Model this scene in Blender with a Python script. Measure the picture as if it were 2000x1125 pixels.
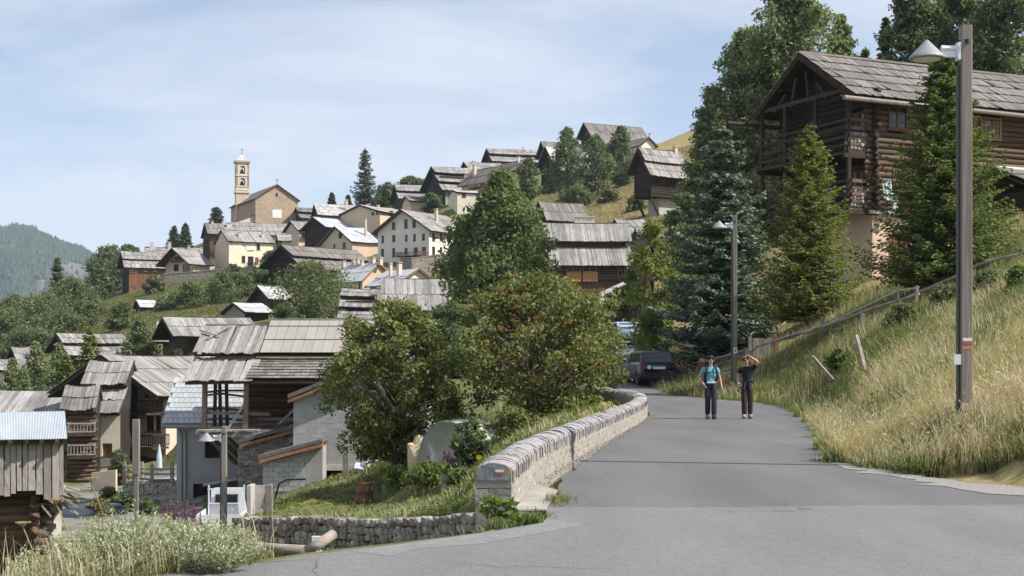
import bpy, bmesh, math, random
import numpy as np
from mathutils import Vector, Matrix
random.seed(7); RNG = np.random.default_rng(11)
R = math.radians
for _o in list(bpy.data.objects): bpy.data.objects.remove(_o)
SC = bpy.context.scene
COL = SC.collection
# ------------------------------------------------------------------ camera
F, HZ, CX, CH = 2800.0, 704.0, 1000.0, 1.6          # focal length and horizon row in photo pixels, eye height
cam = bpy.data.cameras.new('camera'); camo = bpy.data.objects.new('camera', cam); COL.objects.link(camo)
camo.location = (0, 0, CH); camo.rotation_euler = (R(90), 0, 0)
cam.sensor_width = 36.0; cam.lens = 36.0 * F / 2000.0
cam.shift_y = (HZ - 562.5) / 2000.0
cam.clip_start = 0.2; cam.clip_end = 20000
SC.camera = camo
# ------------------------------------------------------------------ light
SUN_E, SUN_PHI = R(47), R(13)
sdir = Vector((math.cos(SUN_E) * math.cos(SUN_PHI), -math.cos(SUN_E) * math.sin(SUN_PHI), math.sin(SUN_E)))
sun = bpy.data.lights.new('sun', 'SUN'); sun.energy = 4.9; sun.angle = R(0.5); sun.color = (1.0, 0.955, 0.89)
suno = bpy.data.objects.new('sun', sun); COL.objects.link(suno)
suno.rotation_euler = sdir.to_track_quat('Z', 'Y').to_euler()
W = bpy.data.worlds.new('World'); SC.world = W; W.use_nodes = True
wn, wl = W.node_tree.nodes, W.node_tree.links
wn.clear()
sky = wn.new('ShaderNodeTexSky'); sky.sky_type = 'NISHITA'; sky.sun_disc = False
sky.sun_elevation = SUN_E; sky.sun_rotation = R(90) + SUN_PHI
sky.altitude = 2000; sky.air_density = 1.0; sky.dust_density = 1.6; sky.ozone_density = 1.0
tc = wn.new('ShaderNodeTexCoord')
sep = wn.new('ShaderNodeSeparateXYZ'); wl.new(tc.outputs['Generated'], sep.inputs[0])
def wmath(op, a, b=None):
    n = wn.new('ShaderNodeMath'); n.operation = op
    for i, v in enumerate((a, b)):
        if v is None: continue
        if isinstance(v, (int, float)): n.inputs[i].default_value = v
        else: wl.new(v, n.inputs[i])
    return n.outputs[0]
# thin high cloud on a flat layer: direction divided by its height
zz = wmath('MAXIMUM', sep.outputs[2], 0.02)
zz = wmath('ADD', zz, 0.24)
cv = wn.new('ShaderNodeCombineXYZ')
wl.new(wmath('DIVIDE', sep.outputs[0], zz), cv.inputs[0]); wl.new(wmath('DIVIDE', sep.outputs[1], zz), cv.inputs[1])
mp = wn.new('ShaderNodeMapping'); mp.inputs['Scale'].default_value = (1.25, 2.0, 1); mp.inputs['Rotation'].default_value = (0, 0, R(12)); mp.inputs['Location'].default_value = (0.35, 0.4, 0)
wl.new(cv.outputs[0], mp.inputs[0])
nz = wn.new('ShaderNodeTexNoise'); nz.inputs['Scale'].default_value = 1.1; nz.inputs['Detail'].default_value = 7; nz.inputs['Roughness'].default_value = 0.55
nz.inputs['Distortion'].default_value = 0.5
wl.new(mp.outputs[0], nz.inputs['Vector'])
cr = wn.new('ShaderNodeValToRGB'); cr.color_ramp.elements[0].position = 0.36; cr.color_ramp.elements[1].position = 0.64
cr.color_ramp.elements[0].color = (0, 0, 0, 1); cr.color_ramp.elements[1].color = (1, 1, 1, 1)
wl.new(nz.outputs['Fac'], cr.inputs[0])
mr = wn.new('ShaderNodeMapRange'); mr.inputs['To Min'].default_value = 0.26; mr.inputs['To Max'].default_value = 0.88
wl.new(cr.outputs[0], mr.inputs['Value'])
mx = wn.new('ShaderNodeMix'); mx.data_type = 'RGBA'
wl.new(mr.outputs[0], mx.inputs['Factor']); wl.new(sky.outputs[0], mx.inputs['A'])
mx.inputs['B'].default_value = (5.5, 5.8, 6.45, 1)
bg = wn.new('ShaderNodeBackground'); bg.inputs['Strength'].default_value = 0.098
wo = wn.new('ShaderNodeOutputWorld')
wl.new(mx.outputs['Result'], bg.inputs[0]); wl.new(bg.outputs[0], wo.inputs[0])
SC.view_settings.view_transform = 'Standard'; SC.view_settings.look = 'None'
SC.view_settings.exposure = 0.66; SC.view_settings.gamma = 1.0; SC.view_settings.use_curve_mapping = False
SC.render.engine = 'CYCLES'
SC.cycles.max_bounces = 6; SC.cycles.diffuse_bounces = 3; SC.cycles.glossy_bounces = 2; SC.cycles.transmission_bounces = 4
SC.cycles.transparent_max_bounces = 6; SC.cycles.volume_bounces = 0; SC.cycles.caustics_reflective = False; SC.cycles.caustics_refractive = False
SC.cycles.use_denoising = True
SC.cycles.use_adaptive_sampling = True; SC.cycles.adaptive_threshold = 0.02

# ------------------------------------------------------------------ helpers
def at(px, py, Y): return Vector(((px - CX) / F * Y, Y, CH + (HZ - py) / F * Y))
def lerp(a, b, t): return a + (b - a) * t
def rnd(a, b): return random.uniform(a, b)

class MB:
    """collects shapes into one mesh"""
    def __init__(s): s.v = []; s.f = []; s.mi = []; s.cur = 0
    def add(s, vs, fs):
        b = len(s.v); s.v += [tuple(v) for v in vs]
        for f in fs: s.f.append(tuple(b + i for i in f)); s.mi.append(s.cur)
        return s
    def hexa(s, p):                                   # p: 4 bottom (ccw) + 4 top
        return s.add(p, [(3, 2, 1, 0), (4, 5, 6, 7), (0, 1, 5, 4), (1, 2, 6, 5), (2, 3, 7, 6), (3, 0, 4, 7)])
    def box(s, x0, x1, y0, y1, z0, z1, M=None):
        p = [(x0, y0, z0), (x1, y0, z0), (x1, y1, z0), (x0, y1, z0), (x0, y0, z1), (x1, y0, z1), (x1, y1, z1), (x0, y1, z1)]
        if M is not None: p = [M @ Vector(q) for q in p]
        return s.hexa(p)
    def beam(s, a, b, w, h=None, up=(0, 0, 1)):       # rectangular bar from a to b
        a = Vector(a); b = Vector(b); d = (b - a).normalized(); up = Vector(up)
        if abs(d.dot(up)) > .98: up = Vector((0, 1, 0))
        sx = d.cross(up).normalized(); sz = sx.cross(d); h = h or w
        p = []
        for c in (a, b):
            p.append([c - sx * w / 2 - sz * h / 2, c + sx * w / 2 - sz * h / 2, c + sx * w / 2 + sz * h / 2, c - sx * w / 2 + sz * h / 2])
        return s.add(p[0] + p[1], [(0, 1, 2, 3), (7, 6, 5, 4), (0, 4, 5, 1), (1, 5, 6, 2), (2, 6, 7, 3), (3, 7, 4, 0)])
    def prism(s, pts, ext):
        n = len(pts); ext = Vector(ext); a = [Vector(p) for p in pts]; b = [p + ext for p in a]
        return s.add(a + b, [tuple(range(n))[::-1], tuple(range(n, 2 * n))] + [(i, (i + 1) % n, n + (i + 1) % n, n + i) for i in range(n)])
    def tube(s, pts, r, n=8, caps=True):
        pts = [Vector(p) for p in pts]; k = len(pts)
        if not isinstance(r, (list, tuple)): r = [r] * k
        b = len(s.v); ref = None
        for i, p in enumerate(pts):
            d = (pts[min(i + 1, k - 1)] - pts[max(i - 1, 0)]).normalized()
            if ref is None:
                ref = d.cross(Vector((0, 0, 1)) if abs(d.z) < .9 else Vector((1, 0, 0))).normalized()
            e1 = (ref - d * ref.dot(d)).normalized(); e2 = d.cross(e1); ref = e1
            for j in range(n):
                a = 2 * math.pi * j / n
                s.v.append(tuple(p + (e1 * math.cos(a) + e2 * math.sin(a)) * r[i]))
        for i in range(k - 1):
            for j in range(n):
                s.f.append((b + i * n + j, b + i * n + (j + 1) % n, b + (i + 1) * n + (j + 1) % n, b + (i + 1) * n + j)); s.mi.append(s.cur)
        if caps:
            s.f.append(tuple(b + j for j in range(n))[::-1]); s.mi.append(s.cur)
            s.f.append(tuple(b + (k - 1) * n + j for j in range(n))); s.mi.append(s.cur)
        return s
    def lathe(s, prof, n=16, c=(0, 0, 0)):            # prof: (r, z)
        b = len(s.v); k = len(prof)
        for r, z in prof:
            for j in range(n):
                a = 2 * math.pi * j / n; s.v.append((c[0] + r * math.cos(a), c[1] + r * math.sin(a), c[2] + z))
        for i in range(k - 1):
            for j in range(n):
                s.f.append((b + i * n + j, b + i * n + (j + 1) % n, b + (i + 1) * n + (j + 1) % n, b + (i + 1) * n + j)); s.mi.append(s.cur)
        s.f.append(tuple(b + j for j in range(n))[::-1]); s.mi.append(s.cur)
        s.f.append(tuple(b + (k - 1) * n + j for j in range(n))); s.mi.append(s.cur)
        return s
    def mesh(s, name, mats, smooth=False):
        me = bpy.data.meshes.new(name); me.from_pydata(s.v, [], s.f)
        if not isinstance(mats, (list, tuple)): mats = [mats]
        for m in mats: me.materials.append(m)
        if len(mats) > 1: me.polygons.foreach_set('material_index', s.mi)
        if smooth: me.polygons.foreach_set('use_smooth', [True] * len(me.polygons))
        me.update(); return me
    def build(s, name, mats, parent=None, smooth=False, **kw):
        o = bpy.data.objects.new(name, s.mesh(name, mats, smooth)); COL.objects.link(o); o.parent = parent
        for k, v in kw.items(): o[k] = v
        return o

def tag(o, label, cat=None, group=None):
    o['label'] = label
    if cat: o['category'] = cat
    if group: o['group'] = group
    return o
def thing(name, label, cat, loc=(0, 0, 0), rotz=0, group=None):
    o = bpy.data.objects.new(name, None); COL.objects.link(o); o.empty_display_size = .2
    o.location = loc; o.rotation_euler = (0, 0, rotz)
    o['kind'] = 'thing'
    return tag(o, label, cat, group)
def piece(name, me, parent, loc=(0, 0, 0), rot=None, scale=None):
    o = bpy.data.objects.new(name, me); COL.objects.link(o); o.parent = parent; o.location = loc
    if rot is not None: o.rotation_euler = rot
    if scale is not None: o.scale = scale
    return o
def piece_m(name, me, parent, M):
    o = bpy.data.objects.new(name, me); COL.objects.link(o); o.parent = parent; o.matrix_basis = M; return o
def frame_m(o, x, y, z, sx=1, sy=1, sz=1):
    x = Vector(x) * sx; y = Vector(y) * sy; z = Vector(z) * sz
    return Matrix(((x.x, y.x, z.x, o[0]), (x.y, y.y, z.y, o[1]), (x.z, y.z, z.z, o[2]), (0, 0, 0, 1)))

def np_mesh(name, V, Q, mat, parent=None, tri=False, smooth=False, attr=None, **kw):
    """fast mesh from numpy arrays: V (n,3), Q (m,4) or (m,3)"""
    me = bpy.data.meshes.new(name); V = np.asarray(V, np.float32); Q = np.asarray(Q, np.int32)
    k = Q.shape[1]
    me.vertices.add(len(V)); me.vertices.foreach_set('co', V.ravel())
    me.loops.add(Q.size); me.loops.foreach_set('vertex_index', Q.ravel())
    me.polygons.add(len(Q)); me.polygons.foreach_set('loop_start', np.arange(0, Q.size, k, dtype=np.int32))
    if smooth: me.polygons.foreach_set('use_smooth', np.ones(len(Q), bool))
    me.update(calc_edges=True)
    for m in (mat if isinstance(mat, (list, tuple)) else [mat]): me.materials.append(m)
    if attr is not None:
        a = me.attributes.new('tint', 'FLOAT', 'FACE'); a.data.foreach_set('value', np.asarray(attr, np.float32))
    o = bpy.data.objects.new(name, me); COL.objects.link(o); o.parent = parent
    for kk, v in kw.items(): o[kk] = v
    return o

# ------------------------------------------------------------------ materials
MATS = {}
def mat(name, c, c2=None, scale=3.0, stretch=(1, 1, 1), rough=.85, bump=.25, vary=.25, detail=5, spec=.25, metal=0.0, spots=None, coarse=None):
    """surface with grain between c and c2, per-piece brightness, fine relief; spots: (colour, scale, lo, hi) a patchy overlay such as lichen or stain"""
    m = bpy.data.materials.new(name); m.use_nodes = True; MATS[name] = m
    n, l = m.node_tree.nodes, m.node_tree.links
    b = n['Principled BSDF']; b.inputs['Roughness'].default_value = rough; b.inputs['Metallic'].default_value = metal
    b.inputs['Specular IOR Level'].default_value = spec
    t = n.new('ShaderNodeTexCoord'); oi = n.new('ShaderNodeObjectInfo'); ge = n.new('ShaderNodeNewGeometry')
    off = n.new('ShaderNodeVectorMath'); off.operation = 'MULTIPLY_ADD'
    comb = n.new('ShaderNodeCombineXYZ')
    for i in range(3): l.new(oi.outputs['Random'], comb.inputs[i])
    l.new(comb.outputs[0], off.inputs[0]); off.inputs[1].default_value = (37, 53, 19); l.new(t.outputs['Object'], off.inputs[2])
    isl = n.new('ShaderNodeMath'); isl.operation = 'MULTIPLY'; l.new(ge.outputs['Random Per Island'], isl.inputs[0]); isl.inputs[1].default_value = 23.0
    off2 = n.new('ShaderNodeVectorMath'); off2.operation = 'ADD'; l.new(off.outputs[0], off2.inputs[0]); l.new(isl.outputs[0], off2.inputs[1])
    mpn = n.new('ShaderNodeMapping'); mpn.inputs['Scale'].default_value = stretch; l.new(off2.outputs[0], mpn.inputs[0])
    nt = n.new('ShaderNodeTexNoise'); nt.inputs['Scale'].default_value = scale; nt.inputs['Detail'].default_value = detail; nt.inputs['Roughness'].default_value = .62
    l.new(mpn.outputs[0], nt.inputs['Vector'])
    rp = n.new('ShaderNodeValToRGB'); rp.color_ramp.elements[0].position = .3; rp.color_ramp.elements[1].position = .7
    c2 = c2 or tuple(x * .6 for x in c)
    rp.color_ramp.elements[0].color = (*c2, 1); rp.color_ramp.elements[1].color = (*c, 1)
    l.new(nt.outputs['Fac'], rp.inputs[0]); col = rp.outputs[0]
    if coarse:                                         # large soft blotches of wear
        ct = n.new('ShaderNodeTexNoise'); ct.inputs['Scale'].default_value = coarse[0]; ct.inputs['Detail'].default_value = 3; l.new(off.outputs[0], ct.inputs['Vector'])
        mm = n.new('ShaderNodeMapRange'); mm.inputs['From Min'].default_value = .3; mm.inputs['From Max'].default_value = .7
        mm.inputs['To Min'].default_value = 1 - coarse[1]; mm.inputs['To Max'].default_value = 1 + coarse[1]; l.new(ct.outputs['Fac'], mm.inputs['Value'])
        vm = n.new('ShaderNodeVectorMath'); vm.operation = 'SCALE'; l.new(col, vm.inputs[0]); l.new(mm.outputs[0], vm.inputs['Scale']); col = vm.outputs[0]
    if spots:
        st = n.new('ShaderNodeTexNoise'); st.inputs['Scale'].default_value = spots[1]; st.inputs['Detail'].default_value = 4; l.new(off2.outputs[0], st.inputs['Vector'])
        sr = n.new('ShaderNodeMapRange'); sr.inputs['From Min'].default_value = spots[2]; sr.inputs['From Max'].default_value = spots[3]; l.new(st.outputs['Fac'], sr.inputs['Value'])
        sm = n.new('ShaderNodeMix'); sm.data_type = 'RGBA'; l.new(sr.outputs[0], sm.inputs['Factor']); l.new(col, sm.inputs['A']); sm.inputs['B'].default_value = (*spots[0], 1); col = sm.outputs['Result']
    if vary:
        ad = n.new('ShaderNodeMath'); ad.operation = 'ADD'; l.new(oi.outputs['Random'], ad.inputs[0]); l.new(ge.outputs['Random Per Island'], ad.inputs[1])
        fr = n.new('ShaderNodeMath'); fr.operation = 'FRACT'; l.new(ad.outputs[0], fr.inputs[0])
        mv = n.new('ShaderNodeMapRange'); mv.inputs['To Min'].default_value = 1 - vary; mv.inputs['To Max'].default_value = 1 + vary; l.new(fr.outputs[0], mv.inputs['Value'])
        vv = n.new('ShaderNodeVectorMath'); vv.operation = 'SCALE'; l.new(col, vv.inputs[0]); l.new(mv.outputs[0], vv.inputs['Scale']); col = vv.outputs[0]
    l.new(col, b.inputs['Base Color'])
    if bump:
        bp = n.new('ShaderNodeBump'); bp.inputs['Strength'].default_value = bump; bp.inputs['Distance'].default_value = .03
        l.new(nt.outputs['Fac'], bp.inputs['Height']); l.new(bp.outputs[0], b.inputs['Normal'])
    return m
def leafmat(name, c, c2, trans=.35, rough=.6, spec=.25):
    """foliage: every leaf its own tone between c and c2, some light passing through"""
    m = bpy.data.materials.new(name); m.use_nodes = True; MATS[name] = m
    n, l = m.node_tree.nodes, m.node_tree.links; n.clear()
    ge = n.new('ShaderNodeNewGeometry'); oi = n.new('ShaderNodeObjectInfo')
    rp = n.new('ShaderNodeValToRGB'); rp.color_ramp.elements[0].color = (*c2, 1); rp.color_ramp.elements[1].color = (*c, 1)
    l.new(ge.outputs['Random Per Island'], rp.inputs[0])
    p = n.new('ShaderNodeBsdfPrincipled'); p.inputs['Roughness'].default_value = rough; p.inputs['Specular IOR Level'].default_value = spec
    l.new(rp.outputs[0], p.inputs['Base Color'])
    tr = n.new('ShaderNodeBsdfTranslucent')
    tm = n.new('ShaderNodeVectorMath'); tm.operation = 'MULTIPLY'; tm.inputs[1].default_value = (1.25, 1.35, .6); l.new(rp.outputs[0], tm.inputs[0]); l.new(tm.outputs[0], tr.inputs['Color'])
    ms = n.new('ShaderNodeMixShader'); ms.inputs[0].default_value = trans; l.new(p.outputs[0], ms.inputs[1]); l.new(tr.outputs[0], ms.inputs[2])
    o = n.new('ShaderNodeOutputMaterial'); l.new(ms.outputs[0], o.inputs[0])
    return m
def flat(name, c, rough=.5, metal=0.0, spec=.5, coat=0):
    m = bpy.data.materials.new(name); m.use_nodes = True; MATS[name] = m
    b = m.node_tree.nodes['Principled BSDF']; b.inputs['Base Color'].default_value = (*c, 1); b.inputs['Roughness'].default_value = rough
    b.inputs['Metallic'].default_value = metal; b.inputs['Specular IOR Level'].default_value = spec; b.inputs['Coat Weight'].default_value = coat
    return m
# timber: 'y' grain runs with the roof slope (local y/z), 'x' grain runs along local x, 'z' upright
m_roof = mat('weathered_roof_boards', (.315, .30, .285), (.155, .146, .14), 7, (1.6, .10, .10), .9, .3, .30, coarse=(.35, .2), spots=((.19, .165, .13), .9, .58, .75))
m_roof2 = mat('brown_grey_roof_boards', (.225, .205, .19), (.11, .10, .094), 7, (1.6, .10, .10), .9, .3, .30, coarse=(.35, .16))
m_roof3 = mat('pale_roof_slabs', (.44, .43, .41), (.28, .27, .26), 3, (1, .4, .4), .85, .2, .20, coarse=(.3, .12))
m_tin = mat('pale_tin_roof', (.44, .46, .48), (.33, .35, .37), 2, (1, .3, .3), .45, .08, .1, spec=.5, spots=((.38, .27, .2), .6, .55, .75))
m_tinblue = mat('galvanised_blue_tin', (.43, .475, .51), (.35, .39, .42), 2, (1, .3, .3), .6, .05, .04, spec=.25)
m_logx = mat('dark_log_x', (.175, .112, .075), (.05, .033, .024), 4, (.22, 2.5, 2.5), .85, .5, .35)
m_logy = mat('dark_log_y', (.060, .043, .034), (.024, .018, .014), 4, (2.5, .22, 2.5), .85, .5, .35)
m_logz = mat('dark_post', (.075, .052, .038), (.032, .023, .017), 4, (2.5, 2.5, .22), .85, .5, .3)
m_blackwood = mat('sun_black_and_shade_boards', (.055, .040, .032), (.022, .017, .014), 4, (1.2, 1.2, .3), .9, .4, .3)  # barn boards' own black; on the log house gable it stands in for shade
m_greywoodz = mat('grey_upright_boards', (.40, .365, .33), (.20, .175, .155), 6, (1.8, 1.8, .14), .9, .45, .25)
m_greywoodx = mat('grey_level_boards', (.34, .31, .28), (.17, .15, .13), 6, (.14, 1.8, 1.8), .9, .45, .25)
m_brownz = mat('brown_upright_boards', (.26, .125, .065), (.14, .065, .035), 4, (1.6, 1.6, .15), .8, .3, .25)
m_orange = mat('new_orange_timber', (.34, .18, .09), (.20, .105, .055), 4, (1, 1, .3), .7, .15, .15)
m_door_orange = mat('orange_door_boards', (.50, .26, .11), (.36, .18, .07), 4, (1.6, 1.6, .2), .7, .2, .2)
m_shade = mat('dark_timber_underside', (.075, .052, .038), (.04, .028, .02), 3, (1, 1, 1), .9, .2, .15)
m_plaster_w = mat('off_white_render', (.74, .70, .62), (.66, .62, .545), 1.2, bump=.1, vary=.03, coarse=(.25, .07))
m_plaster_y = mat('pale_yellow_render', (.76, .68, .53), (.68, .60, .46), 1.2, bump=.1, vary=.03, coarse=(.25, .07))
m_plaster_t = mat('tan_render', (.62, .50, .375), (.53, .42, .31), 1.5, bump=.15, vary=.04, coarse=(.3, .08))
m_plaster_p = mat('pinkish_render', (.62, .45, .335), (.54, .385, .285), 1.3, bump=.12, vary=.04, coarse=(.25, .08))
m_plaster_g = mat('grey_cement_render', (.40, .395, .38), (.31, .305, .295), 1.6, bump=.2, vary=.04, coarse=(.35, .12))
m_cream = mat('cream_render', (.66, .585, .47), (.57, .50, .40), 1.5, bump=.15, vary=.04, coarse=(.3, .1))
m_church = mat('tan_church_rubble', (.52, .395, .285), (.27, .20, .145), 1.6, (1, 1, 2.6), detail=9, bump=.5, vary=.05, coarse=(.22, .14))
m_tower = mat('pale_tower_render', (.70, .60, .46), (.61, .515, .39), 1.3, bump=.12, vary=.03, coarse=(.3, .1))
m_stone = mat('grey_brown_stone', (.30, .27, .235), (.15, .135, .12), 4, bump=.5, vary=.4, spots=((.40, .36, .30), 1.6, .55, .7))
m_stonewall = mat('far_rubble_wall', (.36, .31, .26), (.12, .105, .09), 1.6, (1, 1, 2.0), detail=9, bump=.9, vary=.2)
m_coping = mat('lichen_slab_stone', (.35, .345, .345), (.18, .18, .185), 7, (1, 1, 1), bump=.55, vary=.12, spots=((.45, .26, .14), 1.9, .56, .68))
m_rubble = mat('limewashed_rubble', (.40, .36, .315), (.23, .205, .18), 7, bump=.6, vary=.24, spots=((.55, .33, .17), 2.4, .60, .72))
m_mortar = mat('pale_mortar', (.39, .355, .31), (.25, .23, .20), 6, bump=.5, vary=.05)
m_block = mat('concrete_block', (.43, .43, .42), (.33, .33, .325), 5, bump=.35, vary=.10)
m_concrete = mat('cast_concrete', (.50, .48, .45), (.38, .365, .34), 4, bump=.25, vary=.04, coarse=(.6, .1))
m_shingle = mat('grey_metal_shingle', (.40, .42, .43), (.35, .37, .38), 2, (1, 1, 1), .5, .05, .09, spec=.4)
m_beigetile = mat('beige_sheet_roof', (.31, .29, .26), (.26, .24, .215), 2, (1, .5, .5), .7, .08, .06)
m_pole = mat('grey_lamp_pole', (.30, .265, .235), (.16, .14, .12), 5, (2.2, 2.2, .1), .9, .5, .2)
m_fence = mat('weathered_fence', (.34, .30, .26), (.17, .15, .13), 5, (.5, .5, .5), .9, .4, .25)
m_lograil = mat('grey_log_rail', (.35, .30, .255), (.19, .16, .135), 6, (.2, 2, 2), .85, .4, .15)
m_bark = mat('bark', (.16, .125, .10), (.07, .055, .045), 5, (1.5, 1.5, .4), .95, .6, .2)
m_birchbark = mat('pale_bark', (.48, .46, .42), (.22, .20, .18), 4, (1, 1, 1), .9, .4, .2)
m_lampgrey = flat('lamp_grey_paint', (.24, .245, .26), .5)
m_lampwhite = flat('lamp_arm_white_paint', (.72, .74, .77), .45)
m_black = flat('black_paint', (.02, .02, .022), .5)
m_glass = flat('window_glass', (.02, .024, .03), .12, spec=.6)
m_glass2 = flat('car_glass', (.012, .014, .017), .06, spec=.7)
m_whiteframe = flat('white_frame_paint', (.72, .71, .68), .5)
m_brownframe = mat('brown_frame', (.16, .085, .05), (.10, .05, .03), 4, bump=.1, vary=.1)
m_shutter = flat('pale_blue_shutter', (.66, .70, .72), .6)
m_iron = mat('rusty_iron', (.20, .10, .065), (.10, .055, .04), 5, bump=.3, vary=.1, spots=((.30, .13, .06), 4, .5, .7))
m_redtile = mat('red_tile', (.36, .15, .11), (.26, .11, .08), 4, bump=.2, vary=.2)
m_chim = mat('chimney_render', (.60, .50, .41), (.50, .41, .33), 2, bump=.15, vary=.12)
# ------------------------------------------------------------------ buildings described by where their corners stand
SPECS = []
def S(name, label, xc, xf, xg, yb, ye, yr, Y, rot, **o):
    SPECS.append(dict(name=name, label=label, xc=xc, xf=xf, xg=xg, yb=yb, ye=ye, yr=yr, Y=Y, rot=rot, **o))
def along(P, u, px):
    k = (px - CX) / F
    return (k * P.y - P.x) / (u.x - k * u.y)
def solve(s):
    th = R(s['rot']); u = Vector((math.cos(th), math.sin(th), 0)); v = Vector((-math.sin(th), math.cos(th), 0))
    P = at(s['xc'], s['yb'], s['Y']); rf = s.get('rf', .5)
    if s['rot'] >= 0:
        w = s.get('w') or along(P, u, s['xf']); O = P
    else:
        w = s.get('w') or along(P, -u, s['xf']); O = P - u * w
    d = s.get('d') or along(P, v, s['xg'])
    h = (s['yb'] - s['ye']) / F * s['Y']
    A = P + v * (rf * d)
    rise = CH + (HZ - s['yr']) / F * A.y - (P.z + h)
    s.update(O=O, u=u, v=v, W=w, D=d, Hh=h, rise=rise, rfv=rf, th=th)
    return s

def wall_face(mb, o, ux, n, w, h, holes, depth=.22):
    """rectangle w x h standing on o, with openings (u0,z0,u1,z1) that have reveals going inwards"""
    o = Vector(o); ux = Vector(ux); n = Vector(n); uz = Vector((0, 0, 1))
    us = sorted({0, w, *[q[0] for q in holes], *[q[2] for q in holes]}); zs = sorted({0, h, *[q[1] for q in holes], *[q[3] for q in holes]})
    for a, b in zip(us, us[1:]):
        for c, e in zip(zs, zs[1:]):
            mu, mz = (a + b) / 2, (c + e) / 2
            if any(q[0] < mu < q[2] and q[1] < mz < q[3] for q in holes): continue
            mb.add([o + ux * a + uz * c, o + ux * b + uz * c, o + ux * b + uz * e, o + ux * a + uz * e], [(0, 1, 2, 3)])
    for (a, c, b, e) in holes:
        p = [o + ux * a + uz * c, o + ux * b + uz * c, o + ux * b + uz * e, o + ux * a + uz * e]; q = [k - n * depth for k in p]
        mb.add(p + q, [(0, 1, 5, 4), (1, 2, 6, 5), (2, 3, 7, 6), (3, 0, 4, 7)])
def make_window(parent, o, ux, n, q, style='b', depth=.16, bars=(1, 1)):
    a, c, b, e = q; o = Vector(o); ux = Vector(ux); n = Vector(n); uz = Vector((0, 0, 1))
    fr = MB(); t = min(.09, (b - a) * .12); zf = -depth
    def bar(u0, z0, u1, z1, f0=0, f1=.07):
        p = []
        for f in (f0, f1):
            p += [o + ux * x + uz * z + n * (zf + f) for x, z in ((u0, z0), (u1, z0), (u1, z1), (u0, z1))]
        fr.add(p, [(3, 2, 1, 0), (4, 5, 6, 7), (0, 1, 5, 4), (1, 2, 6, 5), (2, 3, 7, 6), (3, 0, 4, 7)])
    m = {'w': m_whiteframe, 'b': m_brownframe, 'o': m_orange, 's': m_shutter, 'd': m_brownz, 'D': m_blackwood, 'O': m_door_orange}[style]
    if style in 'sdDO':
        bar(a, c, b, e, 0, .05)
        k = 3
        for i in range(1, k): bar(lerp(a, b, i / k) - .02, c + .05, lerp(a, b, i / k) + .02, e - .05, .05, .065)
        return fr.build('shutter' if style == 's' else 'door', m, parent)
    bar(a, c, a + t, e); bar(b - t, c, b, e); bar(a + t, c, b - t, c + t); bar(a + t, e - t, b - t, e)
    for i in range(1, bars[0] + 1): x = lerp(a, b, i / (bars[0] + 1)); bar(x - t * .4, c + t, x + t * .4, e - t, .005, .06)
    for i in range(1, bars[1] + 1): z = lerp(c, e, i / (bars[1] + 1)); bar(a + t, z - t * .25, b - t, z + t * .25, .01, .05)
    bar(a - .06, c - .09, b + .06, c - .005, 0, depth + .07)      # sill
    win = fr.build('window', m, parent)
    pn = MB(); pn.add([o + ux * x + uz * z + n * (zf + .02) for x, z in ((a + t * .5, c + t * .5), (b - t * .5, c + t * .5), (b - t * .5, e - t * .5), (a + t * .5, e - t * .5))], [(0, 1, 2, 3)])
    pn.build('pane', m_glass, win)
    return win
def roof_seg(mb, x0, x1, ya, za, yb, zb, rows=2, pw=.3, th=.05, jit=.12, gap=.015, sag=None):
    """rows of boards laid up a slope from (ya,za) to (yb,zb)"""
    L = math.hypot(yb - ya, zb - za); sy, sz = (yb - ya) / L, (zb - za) / L; ny, nz_ = -sz, sy
    if nz_ < 0: ny, nz_ = -ny, -nz_
    n = max(1, int(round((x1 - x0) / pw))); sag = rnd(.03, .14) if sag is None else sag
    for r in range(rows):
        s0 = L * r / rows; s1 = L * (r + 1) / rows + (.18 if r < rows - 1 else 0)
        x = x0
        for i in range(n):
            wdt = (x1 - x0) / n; k0 = s0 - rnd(0, jit) - (.0 if r else 0); k1 = s1 + rnd(-.02, .03)
            sg_ = sag * (1 - math.sin(math.pi * (i + .5) / n)); l0 = .075 + rnd(0, .02) + sg_ + (rnd(.02, .07) if random.random() < .06 else 0); l1 = .02 + rnd(0, .01) + sg_; a = x + gap * .5; b = x + wdt - gap * .5 + rnd(-.01, .01); sk = rnd(-.02, .02)
            p = []
            for s_, l_, dx in ((k0, l0, sk), (k1, l1, 0)):
                for (xx, t_) in ((a, 0), (b, 0), (b, th), (a, th)):
                    p.append((xx + dx, ya + sy * s_ + ny * (l_ + t_), za + sz * s_ + nz_ * (l_ + t_)))
            q = [p[0], p[1], p[5], p[4], p[3], p[2], p[6], p[7]]
            mb.hexa(q); x += wdt
def slab(mb, x0, x1, ya, za, yb, zb, t=.14):
    L = math.hypot(yb - ya, zb - za); sy, sz = (yb - ya) / L, (zb - za) / L; ny, nz_ = -sz, sy
    if nz_ < 0: ny, nz_ = -ny, -nz_
    mb.prism([(x0, ya, za), (x0, yb, zb), (x0, yb - ny * t, zb - nz_ * t), (x0, ya - ny * t, za - nz_ * t)], (x1 - x0, 0, 0))
def railing(parent, pts, h=.95, mat_=None, step=.16, name='railing', bw=.05):
    mb = MB(); mat_ = mat_ or m_blackwood
    for a, b in zip(pts, pts[1:]):
        a = Vector(a); b = Vector(b); L = (b - a).length
        mb.beam(a + Vector((0, 0, h)), b + Vector((0, 0, h)), .09); mb.beam(a + Vector((0, 0, .12)), b + Vector((0, 0, .12)), .07)
        n = max(1, int(L / step))
        for i in range(n + 1): c = a.lerp(b, i / n); mb.beam(c + Vector((0, 0, .1)), c + Vector((0, 0, h)), bw)
    return mb.build(name, mat_, parent)
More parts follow.
